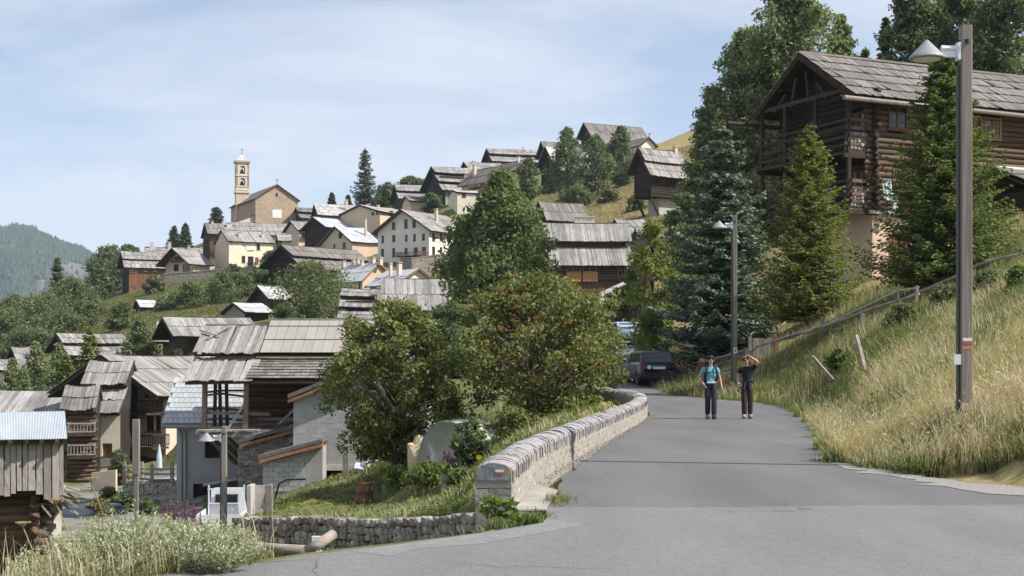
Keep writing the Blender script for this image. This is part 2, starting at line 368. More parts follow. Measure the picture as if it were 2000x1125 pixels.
def log_courses(mb, axis, a0, a1, z0, z1, face, dh=.27, out=.10, clip=None, ext=.18):
    """level logs one above another; axis x or y; clip(z) gives the allowed (lo, hi) along the wall"""
    z = z0; i = 0
    while z < z1 - .05:
        e = min(z + dh, z1); lo, hi = a0 - (ext if i % 2 else ext * .4), a1 + (ext if i % 2 else ext * .4)
        if clip: 
            c = clip((z + e) / 2)
            if c is None: break
            lo, hi = max(lo, c[0]), min(hi, c[1])
        o = out + rnd(-.03, .03); k = .05
        if axis == 'x':
            f = face; mb.prism([(lo, f, z + .01), (lo, f - o * .7, z + k), (lo, f - o, (z + e) / 2), (lo, f - o * .7, e - k), (lo, f, e - .01)], (hi - lo, 0, 0))
        else:
            f, sg = face; mb.prism([(f, lo, z + .01), (f + sg * o * .7, lo, z + k), (f + sg * o, lo, (z + e) / 2), (f + sg * o * .7, lo, e - k), (f, lo, e - .01)], (0, hi - lo, 0))
        z = e; i += 1

def build_house(s):
    w, d, h, rise, rf = s['W'], s['D'], s['Hh'], s['rise'], s['rfv']
    T = thing(s['name'], s['label'], s.get('cat', 'house'), s['O'], s['th'], s.get('group'))
    inv = T.matrix_basis.inverted() if False else Matrix.Translation(s['O']) @ Matrix.Rotation(s['th'], 4, 'Z')
    inv = inv.inverted(); campos = inv @ Vector((0, 0, CH))
    def on_plane(px, py, axis, val):                    # photo point -> local point on plane axis=val
        q = inv @ at(px, py, 100.0); dr = q - campos; i = 0 if axis == 'x' else 1
        t = (val - campos[i]) / dr[i]; return campos + dr * t
    gap = s.get('gap', .45) if s.get('tiers', 1) > 1 else 0
    zr = h + rise - gap                                 # ridge of the underlying slope
    sl = (zr - h) / (rf * d); slb = (zr - h) / ((1 - rf) * d)
    zroof = lambda y: h + sl * y if y <= rf * d else h + slb * (d - y)
    # windows
    holes = {'f': [], 'l': [], 'r': []}; todo = []
    faces = {'f': ((0, 0, 0), (1, 0, 0), (0, -1, 0)), 'l': ((0, d, 0), (0, -1, 0), (-1, 0, 0)), 'r': ((w, 0, 0), (0, 1, 0), (1, 0, 0))}
    for q in s.get('win', []):
        fc, x0, y0, x1, y1 = q[:5]; st = q[5] if len(q) > 5 else s.get('wst', 'b')
        ax, val = ('y', 0) if fc == 'f' else ('x', 0 if fc == 'l' else w)
        a, b = on_plane(x0, y1, ax, val), on_plane(x1, y0, ax, val)
        cu = (lambda p: p.x) if fc == 'f' else ((lambda p: d - p.y) if fc == 'l' else (lambda p: p.y))
        u0, u1 = sorted((cu(a), cu(b))); z0, z1 = a.z, b.z; lim = w if fc == 'f' else d
        u0 = max(u0, .1); u1 = min(u1, lim - .1); z0 = max(z0, .02)
        if u1 - u0 < .2: continue
        if z1 < h - .05 and not s.get('nohole'): holes[fc].append((u0, z0, u1, z1)); todo.append((fc, (u0, z0, u1, z1), st, .16))
        else: todo.append((fc, (u0, z0, u1, z1), st, -.03 - (.12 if s.get('log') else 0)))
    gm = s.get('gmat'); wm = s['wmat']
    fd = 2.2 if not s.get('nofoot') else .01                                             # walls go on below the sloping ground
    mb = MB()
    wall_face(mb, *faces['f'], w, h, holes['f'])
    mb.add([(0, 0, -fd), (w, 0, -fd), (w, 0, 0), (0, 0, 0)], [(0, 1, 2, 3)])
    mb.build('wall', wm, T)
    MB().add([(0, d, -fd), (w, d, -fd), (w, d, h), (0, d, h)], [(3, 2, 1, 0)]).build('wall', wm, T)
    for fc in 'lr':
        g = MB(); wall_face(g, *faces[fc], d, h, holes[fc]); x = 0 if fc == 'l' else w
        pts = [(x, 0, h), (x, d, h), (x, rf * d, zr), (x, 0, 0), (x, d, 0), (x, d, -fd), (x, 0, -fd)]
        g.add(pts, [(0, 1, 2), (6, 5, 4, 3)] if fc == 'r' else [(2, 1, 0), (3, 4, 5, 6)])
        g.build('gable_wall', gm or wm, T)
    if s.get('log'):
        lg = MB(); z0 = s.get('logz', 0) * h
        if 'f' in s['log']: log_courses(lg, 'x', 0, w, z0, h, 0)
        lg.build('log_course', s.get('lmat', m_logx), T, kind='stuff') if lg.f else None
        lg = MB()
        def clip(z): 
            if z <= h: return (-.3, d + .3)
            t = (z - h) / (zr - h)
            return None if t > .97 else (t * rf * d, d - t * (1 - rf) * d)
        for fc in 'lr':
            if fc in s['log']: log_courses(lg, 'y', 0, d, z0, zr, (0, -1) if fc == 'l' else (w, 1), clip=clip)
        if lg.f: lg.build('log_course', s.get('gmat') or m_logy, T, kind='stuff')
    for fc, q, st, dep in todo: make_window(T, *faces[fc], q, st, dep, s.get('bars', (1, 1)))
    # roof
    oe, ol, orr = s.get('oe', .6), s.get('ol', .7), s.get('orr', .5)
    rm = s.get('rmat', m_roof); pw = s.get('pw', .34); rows = s.get('rows', 2)
    x0, x1 = -ol, w + orr
    st = MB(); pl = MB()
    tiers = [(0, 1, 0)] if s.get('tiers', 1) == 1 else [(0, .56, 0), (.46, 1, gap)]
    if s.get('tiers') == 3: tiers = [(0, .4, 0), (.33, .72, gap * .5), (.64, 1, gap)]
    ye = -oe
    for (t0, t1, lf) in tiers:
        ya = lerp(ye, rf * d, t0); yb = lerp(ye, rf * d, t1)
        slab(st, x0, x1, ya, h + sl * ya + lf, yb, h + sl * yb + lf)
        roof_seg(pl, x0, x1, ya - .06, h + sl * (ya - .06) + lf, yb, h + sl * yb + lf, rows, pw, jit=s.get('jit', .1))
    yk = d + oe
    slab(st, x0, x1, yk, h - slb * oe + gap, rf * d, zr + gap)
    roof_seg(pl, x0, x1, yk, h - slb * oe + gap, rf * d, zr + gap, 1, pw * 2)
    if gap:                                             # timber closing the step between roof tiers
        st.box(0.02, w - .02, rf * d * .47 - .05, rf * d - .02, h + sl * rf * d * .4, h + sl * rf * d * .47 + gap - .16)
        st.add([(x0 + .3, rf * d, zr), (x0 + .3, rf * d * .5, zroof(rf * d * .5)), (x0 + .3, rf * d, zr + gap - .16)], [(0, 1, 2), (2, 1, 0)])
    st.beam((x0 - .03, rf * d, zr + gap + .06), (x1 + .03, rf * d, zr + gap + .06), .22, .1)
    for xe in (x0 + .06, x1 - .06):                     # barge boards
        st.beam((xe, ye - .03, h + sl * (ye - .03) - .08), (xe, rf * d, zr - .08 + gap * .5), .08, .2)
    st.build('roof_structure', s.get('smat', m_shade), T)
    pl.build('roof_boards', rm, T, kind='stuff')
    for q in s.get('chim', []):                         # (x, ytop, width) in photo pixels, or + fraction towards the ridge
        px, pt, pwd = q[:3]; fy = q[3] if len(q) > 3 else .6
        yl = rf * d * fy; p = on_plane(px, pt, 'y', yl); hw = pwd / F * s['Y'] / 2
        c = MB(); zb = zroof(yl) - .3; c.box(p.x - hw, p.x + hw, yl - hw, yl + hw, zb, max(p.z - .25, zb + .4)); zt = max(p.z - .25, zb + .4)
        for ax in (-1, 1):
            for ay in (-1, 1): c.box(p.x + ax * hw * .7 - .06, p.x + ax * hw * .7 + .06, yl + ay * hw * .7 - .06, yl + ay * hw * .7 + .06, zt, zt + .22)
        c.box(p.x - hw * 1.2, p.x + hw * 1.2, yl - hw * 1.2, yl + hw * 1.2, zt + .22, zt + .32)
        c.build('chimney', m_chim, T)
    for q in s.get('balc', []):                         # (face, x0, x1, y_rail_top, y_floor, depth)
        fc, xa, xb, yt, yf, dep = q[:6]; bmt = q[6] if len(q) > 6 else m_blackwood
        ax, val = ('y', 0) if fc == 'f' else ('x', 0 if fc == 'l' else w)
        a, b = on_plane(xa, yf, ax, val), on_plane(xb, yf, ax, val); n = Vector(faces[fc][2])
        hh = (yf - yt) / F * s['Y']; b.z = a.z
        fl = MB(); fl.add([a, b, b + n * dep, a + n * dep] + [k + Vector((0, 0, -.15)) for k in (a, b, b + n * dep, a + n * dep)], [(0, 1, 2, 3), (7, 6, 5, 4), (0, 4, 5, 1), (1, 5, 6, 2), (2, 6, 7, 3), (3, 7, 4, 0)])
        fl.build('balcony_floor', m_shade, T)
        railing(T, [a, a + n * dep, b + n * dep, b], hh, bmt, step=.3 if s['Y'] > 150 else .17)
    return T, on_plane

W_, Yl, T_, P_, G_, C_ = m_plaster_w, m_plaster_y, m_plaster_t, m_plaster_p, m_plaster_g, m_cream
# --- village on the hill, left to right
S('chalet', 'red brown boarded chalet at the left end of the upper village', 252, 330, 239, 577, 520, 492, 330, 24, wmat=m_brownz, gmat=m_blackwood, tiers=2, gap=.5, rmat=m_roof, ol=1.2,
  win=[('f', 253, 525, 257, 532, 'w'), ('f', 258, 525, 262, 532, 'w'), ('f', 264, 525, 268, 532, 'w'), ('f', 281, 523, 287, 530, 'w'), ('f', 300, 522, 306, 530, 'w'), ('f', 256, 560, 263, 571, 'd')],
  chim=[(262, 493, 3, .9), (284, 493, 3, .9), (312, 494, 3, .9)])
S('chalet', 'chalet with dark open gable and balcony above the stone terrace', 378, 409, 324, 541, 512, 486, 318, 50, wmat=T_, gmat=T_, rmat=m_roof, ol=2.2, oe=.9,
  win=[('l', 339, 516, 349, 530, 'D'), ('l', 357, 516, 372, 532, 'b'), ('l', 342, 499, 366, 509, 'D')], balc=[('l', 338, 368, 504, 511, 1.2, m_brownz)])
S('chalet', 'low chalet roof with two chimneys behind the dark open gable', 290, 420, 276, 530, 496, 483, 350, 14, wmat=T_, gmat=m_blackwood, d=9, ol=1, chim=[(296, 474, 7, .8), (331, 473, 7, .8), (369, 480, 5, .8), (393, 484, 4, .5)])
S('house', 'tall brown timber house with balconies left of the yellow house', 410, 438, 398, 526, 455, 436, 338, 20, wmat=m_cream, gmat=m_logy, log='fl', logz=.35, rmat=m_roof2, ol=.6, d=11,
  win=[('f', 420, 465, 432, 476, 'w'), ('f', 420, 487, 434, 500, 'b'), ('f', 420, 511, 435, 523, 'b')], chim=[(415, 432, 4, .9)], balc=[('f', 411, 438, 492, 500, 1.2)])
S('house', 'long grey roofed house with a small dormer below the church', 446, 577, 436, 500, 455, 434, 352, 20, wmat=m_cream, gmat=m_blackwood, d=12, rmat=m_roof, rows=3, chim=[(447, 436, 9, .5), (490, 447, 4, .4), (545, 437, 4, .9)],
  win=[('f', 540, 472, 547, 483), ('f', 541, 489, 547, 496)])
S('house', 'pale yellow rendered house with a sign above its door', 447, 533, 438, 526, 470, 450, 318, 30, wmat=Yl, gmat=T_, rmat=m_roof, oe=.35, ol=.3, d=9.5, pw=.5, rows=1,
  win=[('f', 473, 475, 480, 489, 's'), ('f', 501, 476, 508, 488, 'b'), ('f', 472, 500, 479, 513, 'b'), ('f', 484, 501, 495, 519, 'b'), ('f', 498, 503, 505, 518, 'd'), ('f', 512, 501, 519, 512, 'b')],
  chim=[(468, 454, 6, .45), (513, 455, 5, .45)], balc=[('f', 483, 497, 513, 519, 1.0)])
S('house', 'narrow cream house with two small windows right of the yellow house', 544, 566, 538, 506, 468, 458, 334, 14, wmat=C_, gmat=m_logy, d=4.5, ol=.3, win=[('f', 543, 471, 550, 481), ('f', 544, 489, 550, 495)])
S('chapel_house', 'white walled house with a balcony in the gap behind the church square', 583, 612, 575, 480, 447, 432, 350, 35, cat='house', wmat=P_, gmat=C_, d=7, win=[('f', 590, 455, 596, 463)], balc=[('f', 588, 604, 452, 461, 1)])
S('house', 'dark roofed house right behind the church front', 590, 625, 580, 440, 425, 406, 395, 20, wmat=m_stonewall, gmat=m_blackwood, d=12, rmat=m_roof2, tiers=2, gap=.8)
S('house', 'long pale slab roofed house with a tall chimney beside the church', 625, 724, 611, 446, 419, 399, 372, 16, wmat=m_stonewall, gmat=m_blackwood, d=13, rmat=m_roof3, pw=1.0, rows=4, chim=[(677, 390, 5, .5)])
S('barn', 'big black gabled barn with a rusty tin roof over the pink house', 640, 722, 596, 476, 442, 425, 330, 42, cat='barn', wmat=m_blackwood, gmat=m_blackwood, log='l', rmat=m_tin, pw=.9, rows=2, ol=1.0,
  win=[('l', 615, 462, 632, 472, 'd')])
S('house', 'pink rendered house with a bluish tin roof and a tall chimney pipe', 688, 738, 655, 508, 471, 443, 300, 38, wmat=P_, gmat=T_, rmat=m_tin, pw=1.1, rows=2, ol=.5, oe=.4, d=13,
  win=[('l', 662, 454, 668, 466, 'D'), ('l', 670, 473, 675, 486), ('l', 651, 477, 655, 487)], chim=[(714, 428, 4, .45)])
S('house', 'tan house with a low gable between the pink house and the white house', 742, 795, 712, 445, 413, 401, 330, 50, wmat=T_, gmat=T_, rmat=m_roof3, oe=.5, ol=.5, d=13, w=10,
  win=[('f', 760, 412, 768, 420), ('l', 726, 414, 731, 420), ('l', 735, 413, 739, 419)], chim=[(738, 401, 5, .9)])
S('house', 'large white house with four storeys of small windows', 838, 890, 738, 507, 446, 410, 272, 58, wmat=W_, gmat=W_, rmat=m_roof, ol=.9, oe=.9, pw=.45, rows=3, w=14, smat=m_brownframe,
  win=[('l', 766, 434, 772, 448), ('l', 790, 428, 796, 446), ('l', 806, 430, 812, 444), ('l', 745, 460, 750, 474), ('l', 766, 459, 772, 472), ('l', 791, 458, 796, 471), ('l', 807, 457, 812, 471), ('l', 824, 456, 830, 469),
       ('l', 744, 486, 750, 502), ('l', 766, 484, 772, 502), ('l', 790, 484, 796, 497), ('l', 808, 483, 816, 501), ('l', 824, 482, 832, 501),
       ('f', 844, 456, 850, 470), ('f', 859, 456, 864, 470), ('f', 844, 482, 850, 496), ('f', 859, 483, 864, 497), ('f', 873, 456, 877, 470)], chim=[(852, 408, 5, .5)], balc=[('l', 786, 836, 495, 502, 2.2, m_brownz)])
S('barn', 'black log barn with two tiered board roof in front of the pink house', 598, 682, 525, 556, 519, 480, 240, 47, cat='barn', wmat=m_blackwood, gmat=m_blackwood, log='lf', lmat=m_blackwood, tiers=2, gap=.6, rmat=m_roof2, ol=1.4, oe=1.0, w=15, win=[('l', 540, 541, 545, 548), ('l', 553, 534, 575, 552, 'D')])
S('house', 'long tin roofed house with orange gable trim and a row of chimneys', 708, 656, 768, 572, 545, 513, 225, -42, wmat=T_, gmat=P_, rmat=m_tin, smat=m_orange, orr=.5, oe=.5, pw=.9,
  win=[('f', 672, 560, 676, 566), ('f', 684, 560, 688, 566), ('f', 700, 553, 704, 566)], chim=[(690, 507, 6, .9), (699, 505, 7, .9), (707, 509, 6, .9), (729, 503, 7, .95), (743, 503, 7, .95), (671, 510, 6, .7)])
S('house', 'small gabled house with a tiny attic opening below the white house', 775, 722, 822, 575, 553, 525, 215, -50, wmat=T_, gmat=m_plaster_w, rmat=m_tin, smat=m_orange, oe=.5, orr=.6, pw=.9, d=7.5, win=[('r', 796, 535, 800, 540)], chim=[(763, 515, 5, .6), (780, 513, 8, .6)])
# --- upper right of the village
S('chalet', 'low chalet with two satellite dishes and two roof tiers left of the tan gables', 786, 866, 771, 402, 387, 361, 345, 14, wmat=T_, gmat=m_blackwood, tiers=2, gap=.7, ol=1, log='f', d=13)
S('house', 'tan wing with a sloping lean-to roof under the low chalet', 800, 832, 786, 410, 391, 384, 322, 20, wmat=T_, gmat=T_, d=6, rmat=m_roof2, ol=.4)
S('house', 'grey house with three stepped roofs beside the tan gable', 870, 938, 857, 402, 370, 326, 318, 22, wmat=m_plaster_g, gmat=m_blackwood, tiers=3, gap=1.6, ol=.9, d=15, win=[('f', 875, 376, 879, 388), ('f', 883, 374, 888, 386)], chim=[(909, 342, 4, .3)])
S('house', 'house with a board roof peeking out behind the stepped roofs', 920, 985, 908, 345, 330, 317, 350, 18, wmat=m_stonewall, gmat=m_blackwood, d=9, chim=[(925, 315, 5, .8)])
S('house', 'tan gabled house with an orange timber balcony', 950, 915, 998, 392, 352, 325, 305, -52, wmat=T_, gmat=T_, rmat=m_roof2, oe=.6, orr=.9, w=9, win=[('r', 971, 336, 976, 343), ('f', 927, 354, 932, 366, 'o'), ('f', 936, 354, 944, 366, 'o')], balc=[('f', 923, 949, 361, 369, 1.2, m_orange)], chim=[(927, 322, 6, .6)])
S('shed', 'flat cream annex below the orange balcony', 893, 942, 886, 398, 376, 372, 298, 20, cat='shed', wmat=C_, gmat=C_, d=6, rmat=m_roof3, ol=.2, oe=.2, rows=1, win=[('f', 902, 378, 910, 385)])
S('chalet', 'long two tiered roof chalet on the skyline', 968, 1066, 955, 330, 314, 291, 360, 14, wmat=m_brownz, gmat=m_blackwood, tiers=2, gap=.8, d=13, ol=1, chim=[(1024, 294, 5, .7), (1022, 288, 3, 1)])
S('house', 'small tan house with a white balcony under the skyline chalet', 1012, 1000, 1040, 345, 328, 312, 330, -55, wmat=T_, gmat=T_, rmat=m_roof2, w=9, orr=.8, chim=[(1013, 306, 4, .7)], balc=[('r', 1014, 1034, 331, 337, 1, m_whiteframe)])
S('chalet', 'dark chalet with a pale roof beside the three poplars', 1086, 1160, 1058, 382, 318, 288, 315, 42, wmat=m_blackwood, gmat=m_blackwood, log='lf', rmat=m_roof3, ol=1.2, oe=1.1, w=16, win=[('l', 1064, 320, 1068, 332), ('l', 1072, 345, 1076, 358)])
S('chalet', 'brown chalet with a white chimney behind the poplars', 1072, 1180, 1054, 330, 300, 277, 355, 24, wmat=m_brownz, gmat=m_blackwood, log='f', ol=1, rmat=m_roof2, chim=[(1138, 270, 6, .6)])
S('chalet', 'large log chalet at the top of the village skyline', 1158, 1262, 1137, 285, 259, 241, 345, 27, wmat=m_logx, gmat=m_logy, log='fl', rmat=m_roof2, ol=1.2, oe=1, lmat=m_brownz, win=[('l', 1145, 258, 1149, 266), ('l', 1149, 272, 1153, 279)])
S('chalet', 'dark boarded front wing below the top chalet', 1188, 1268, 1178, 300, 281, 262, 328, 24, wmat=m_brownz, gmat=m_blackwood, log='f', rmat=m_roof2, ol=1, d=9, win=[('f', 1238, 285, 1246, 291, 'w')], chim=[(1270, 261, 5, .8)])
S('house', 'small white ended cottage right of the dark front wing', 1252, 1240, 1279, 305, 281, 269, 318, -60, wmat=W_, gmat=W_, rmat=m_roof2, w=7)
S('barn', 'black hay barn on a bracketed base above the dry slope', 1272, 1337, 1240, 384, 329, 290, 205, 36, cat='barn', wmat=m_blackwood, gmat=m_blackwood, log='lf', lmat=m_blackwood, tiers=2, gap=.6, rmat=m_roof, ol=1.0, oe=.8, orr=.6, win=[('f', 1292, 347, 1300, 362, 'w')], chim=[(1319, 287, 7, .9)], nofoot=True)
S('barn', 'low red brown barn with a small board roof on the dry slope', 1068, 1145, 1045, 440, 421, 395, 215, 26, cat='barn', wmat=m_brownz, gmat=m_blackwood, rmat=m_roof2, ol=.5, oe=.7, log='f', pw=.45)
# --- middle ground
S('farmhouse', 'long board roofed farmhouse with orange timber doors behind the rowan', 1086, 1222, 1070, 556, 513, 437, 150, 4, wmat=m_logx, gmat=m_blackwood, tiers=2, gap=.9, d=9.5, rmat=m_roof, pw=.2, rows=1, ol=1.0, oe=.45, orr=1.0, log='f', win=[('f', 1107, 517, 1134, 531, 'o'), ('f', 1138, 517, 1166, 531, 'o'), ('f', 1206, 517, 1221, 541, 'o'), ('f', 1106, 532, 1135, 550, 'O'), ('f', 1138, 532, 1167, 550, 'O')], nohole=True)
S('barn', 'grey board roofed barn right behind the long farmhouse', 1222, 1270, 1212, 500, 456, 430, 165, 8, cat='barn', wmat=m_greywoodx, gmat=m_blackwood, rmat=m_roof, d=10, ol=.3, pw=.25)
S('barn', 'grey board roofed barn in the dip left of the birch', 757, 880, 748, 640, 600, 546, 140, 5, cat='barn', wmat=m_logx, gmat=m_blackwood, rmat=m_roof, d=11, pw=.22, rows=2, jit=.3)
S('house', 'stacked board roofs with a red tiled corner in the dip', 672, 762, 660, 660, 620, 566, 152, 2, wmat=m_stonewall, gmat=m_blackwood, rmat=m_roof, d=11, pw=.3, rows=2, tiers=3, gap=1.0, chim=[(742, 562, 10, .6)])
S('shed', 'black open shed with a rusty tin corner above the wooden cart shed', 530, 562, 522, 610, 582, 560, 185, 30, cat='shed', wmat=m_blackwood, gmat=m_blackwood, rmat=m_roof3, d=7)
S('shed', 'small plank cart shed with a tin lean-to roof on the slope', 478, 524, 450, 632, 607, 592, 178, 40, cat='shed', wmat=m_shade, gmat=m_greywoodx, rmat=m_tin, d=5, ol=.4, pw=.7)
S('shed', 'tiny hut with a tin roof alone on the green hillside', 276, 302, 268, 610, 597, 586, 232, 30, cat='shed', wmat=m_brownz, gmat=m_blackwood, rmat=m_tin, d=3.5, ol=.4, pw=.7)
S('barn', 'dark gabled barn with a sagging board roof among the valley trees', 150, 250, 112, 735, 690, 652, 150, 38, cat='barn', wmat=m_blackwood, gmat=m_blackwood, rmat=m_roof, tiers=2, gap=.5, ol=1.2, log='l')
S('barn', 'board roofed barn behind the dark poplar bush', 318, 372, 306, 705, 665, 631, 135, 12, cat='barn', wmat=m_logx, gmat=m_blackwood, rmat=m_roof, tiers=2, gap=.4, d=8, chim=[(346, 625, 5, .9)])
S('barn', 'board roofed barn with an open black gable left of the big barn roof', 368, 500, 349, 705, 654, 621, 118, 24, cat='barn', wmat=m_blackwood, gmat=m_blackwood, rmat=m_roof, ol=1.4, d=8.5)
S('hut', 'little board roofed hut among the valley trees at the left', 42, 60, 31, 730, 700, 680, 160, 30, cat='hut', wmat=m_blackwood, gmat=m_blackwood, rmat=m_roof, d=5)
S('house', 'board roofed house at the far left edge behind the poplars', 6, 13, -40, 760, 722, 703, 150, 40, wmat=C_, gmat=C_, rmat=m_roof, w=4)
S('house', 'low wide board roofed house behind the blue tin barn', -40, 122, -60, 870, 808, 765, 98, 6, wmat=T_, gmat=T_, rmat=m_roof, d=9, pw=.3, rows=1)

S('house', 'tall rendered house with two balconies behind the lamp pole at left', 324, 372, 118, 912, 768, 697, 95, 60, wmat=m_cream, gmat=m_cream, rmat=m_roof, rf=.5, w=9, d=9, ol=1.5, oe=.5, pw=.26, rows=3, smat=m_shade,
  win=[('l', 285, 812, 300, 842, 'b'), ('l', 303, 812, 314, 842, 'b'), ('l', 285, 755, 298, 775, 'b')], balc=[('l', 233, 318, 779, 803, 1.5), ('l', 240, 330, 845, 868, 1.5)])
S('house', 'cream house wing with a brown window and stepped board roofs at left', 157, 233, 146, 914, 799, 708, 91, 3, wmat=m_cream, gmat=m_blackwood, rmat=m_roof, tiers=2, gap=.5, d=8, w=2.5, ol=.35, orr=.05, oe=.45, pw=.24, rows=2,
  win=[('f', 231, 815, 256, 836, 'b'), ('f', 200, 866, 219, 895, 'd')])

S('barn', 'dark timber house side with wooden galleries between the tin roofed barn and the cream wing', 134, 180, 112, 960, 800, 757, 86, 12, cat='barn', wmat=m_blackwood, gmat=m_blackwood, log='fl', lmat=m_logx, rmat=m_roof2, w=1.5, d=7, ol=.5, oe=.3, orr=.1, pw=.25,
  balc=[('f', 135, 186, 826, 846, 1.0, m_fence), ('f', 135, 186, 868, 890, 1.0, m_fence)], win=[('f', 150, 900, 165, 940, 'D')])
# ------------------------------------------------------------------ terrain
for s_ in SPECS: solve(s_)
ANC = []
for s_ in SPECS:
    O, u, v, w_, d_ = s_['O'], s_['u'], s_['v'], s_['W'], s_['D']
    lo = .0 if not s_.get('nofoot') else -3.2
    pts = [O, O + u * w_] + ([O + v * d_] if s_['rot'] > 0 else [O + u * w_ + v * d_])
    for p in pts: ANC.append((p.x, p.y, p.z + .15 + lo))
def A(px, py, Y): p = at(px, py, Y); ANC.append(tuple(p))
for q in [  # right bank and the slope below the log house
    (1885, 836, 21.5), (1760, 905, 21.0), (1700, 870, 24.5), (1660, 850, 29), (1640, 820, 35), (1720, 788, 31), (1800, 728, 33), (1900, 672, 33), (2000, 618, 33), (1990, 860, 20), (2000, 945, 17.6), (1920, 915, 19),
    (1590, 780, 46), (1520, 765, 51), (1420, 755, 55), (1360, 760, 57), (1700, 650, 47), (1605, 658, 52), (1500, 680, 58), (1790, 600, 50), (2000, 530, 46), (1900, 568, 48), (1700, 550, 67), (1557, 652, 62), (1640, 600, 62), (1850, 530, 62), (2000, 425, 68), (1980, 430, 62), (1450, 690, 64),
    (1400, 712, 66), (1330, 735, 66), (1280, 757, 60), (1250, 700, 72), (1260, 655, 90), (1300, 640, 90), (1380, 620, 100), (1500, 480, 105), (1700, 420, 105), (1900, 350, 105), (1450, 520, 115), (1600, 330, 180), (1800, 200, 200), (1440, 400, 180),
    # road beyond the bend
    (1190, 746, 57), (1205, 690, 80), (1210, 655, 112), (1225, 610, 140),
    # dry slope, crest
    (1290, 440, 190), (1200, 415, 240), (1160, 420, 230), (1310, 400, 190), (1270, 398, 230), (1230, 360, 300), (1330, 262, 480), (1360, 250, 480), (1290, 284, 440), (1420, 230, 480), (1000, 455, 245), (925, 515, 250), (880, 535, 262), (830, 545, 255), (790, 545, 258), (860, 548, 252), (740, 530, 270), (905, 545, 255), (890, 512, 282), (1050, 450, 210), (1250, 470, 180), (990, 560, 130), (900, 600, 125), (1040, 600, 120),
    # lower village
    (560, 640, 150), (640, 655, 140), (700, 690, 110), (800, 700, 100), (520, 720, 100), (420, 740, 100), (300, 930, 88), (200, 930, 85), (120, 960, 75), (330, 1000, 64), (260, 1010, 58), (180, 1020, 55), (60, 1060, 45), (430, 1045, 52), (380, 1062, 46),
    (500, 1008, 43.5), (560, 985, 46), (690, 935, 57), (620, 960, 50), (600, 945, 57), (711, 985, 46), (750, 985, 46), (800, 920, 46), (870, 975, 41), (900, 960, 38), (930, 980, 33), (830, 890, 48), (760, 890, 52), (700, 905, 56), (880, 880, 44), (960, 890, 34), (1030, 870, 33), (1100, 830, 38), (1180, 790, 45), (1150, 775, 52), (1050, 800, 50), (950, 840, 50), (1000, 760, 70), (850, 800, 75), (700, 800, 80),
    # green hillside at left
    (165, 655, 215), (250, 655, 190), (330, 640, 190), (260, 598, 262), (200, 592, 300), (330, 600, 235), (230, 580, 325), (300, 572, 300), (420, 580, 270), (500, 575, 262), (440, 548, 300), (480, 600, 220), (130, 700, 180), (60, 745, 160), (0, 770, 140),
    (100, 660, 260), (0, 690, 240), (60, 650, 300), (-60, 700, 240), (150, 610, 380), (60, 620, 450), (0, 640, 500),
    # skyline and the far side of the ridge
    (200, 560, 400), (300, 515, 430), (400, 470, 440), (470, 440, 460), (560, 428, 460), (640, 412, 450), (750, 393, 450), (850, 372, 430), (950, 335, 420), (1050, 305, 430), (1150, 288, 430), (1240, 290, 430),
    (900, 690, 800), (600, 690, 800), (300, 690, 800), (0, 690, 800), (1250, 480, 800), (1600, 300, 700), (2000, 200, 700), (1000, 700, 2500), (0, 700, 2500), (2000, 600, 2500), (-500, 690, 800),
    (2300, 420, 46), (2300, 560, 33), (2300, 300, 105), (2300, 100, 300), (-300, 1060, 45), (-300, 800, 140), (-300, 700, 300)]: A(*q)
ANC = np.array(ANC)
def uv_(x, y):
    Y = np.maximum(y, 8.0)
    return np.clip(x / Y, -.62, .62) * 6.0, np.log(Y) * 1.6
_au, _av = uv_(ANC[:, 0], ANC[:, 1]); _at = (ANC[:, 2] - CH) / ANC[:, 1]
_r = np.hypot(_au[:, None] - _au[None], _av[:, None] - _av[None])
_n = len(ANC); _K = np.zeros((_n + 1, _n + 1)); _K[:_n, :_n] = -_r + np.eye(_n) * .035; _K[:_n, _n] = 1; _K[_n, :_n] = 1
_cf = np.linalg.solve(_K, np.r_[_at, 0])
def rbf(x, y):
    x = np.atleast_1d(np.asarray(x, float)); y = np.atleast_1d(np.asarray(y, float)); out = np.empty(x.shape)
    fx, fy, fo = x.ravel(), y.ravel(), out.ravel()
    for i in range(0, len(fx), 20000):
        a, b = uv_(fx[i:i + 20000], fy[i:i + 20000])
        fo[i:i + 20000] = (-np.hypot(a[:, None] - _au, b[:, None] - _av)) @ _cf[:_n] + _cf[_n]
    return CH + fo.reshape(x.shape) * np.maximum(y, 8.0)
# road edges: x as a function of y
RY = np.array([-40, 4, 8, 9.8, 11, 11.7, 12.4, 13.3, 14.1, 14.6, 17.5, 20.3, 27, 35.6, 41, 43.5, 46, 48.5, 51, 55, 60, 72, 92, 115, 150, 200.])
RL = np.array([-14, -9, -5.6, -3.4, -1.98, -1.45, -.78, 0.0, .28, .34, .55, .75, 1.75, 3.08, 3.95, 4.1, 3.9, 3.3, 2.5, 1.9, 1.9, 2.8, 4.5, 6.0, 8.0, 10])
RY2 = np.array([-40, 15.9, 16.6, 17.0, 18.4, 20.3, 22.4, 24, 27, 31, 35.6, 41, 45, 47.5, 49.5, 52, 55, 60, 72, 92, 115, 150, 200.])
RR = np.array([14, 12, 7.5, 6.1, 5.8, 5.45, 5.25, 5.35, 6.0, 6.8, 7.55, 8.3, 8.7, 8.6, 8.1, 7.0, 6.2, 6.2, 7.2, 9.0, 11, 13, 15.])
ZY = np.array([-40, 36, 42, 50, 56, 62, 75, 95, 115, 140, 200]); ZZ = np.array([0, 0, .05, .20, .30, .42, 1.2, 2.6, 3.8, 6.0, 10.])
xl = lambda y: np.interp(y, RY, RL); xr = lambda y: np.interp(y, RY2, RR); zroad = lambda y: np.interp(y, ZY, ZZ)
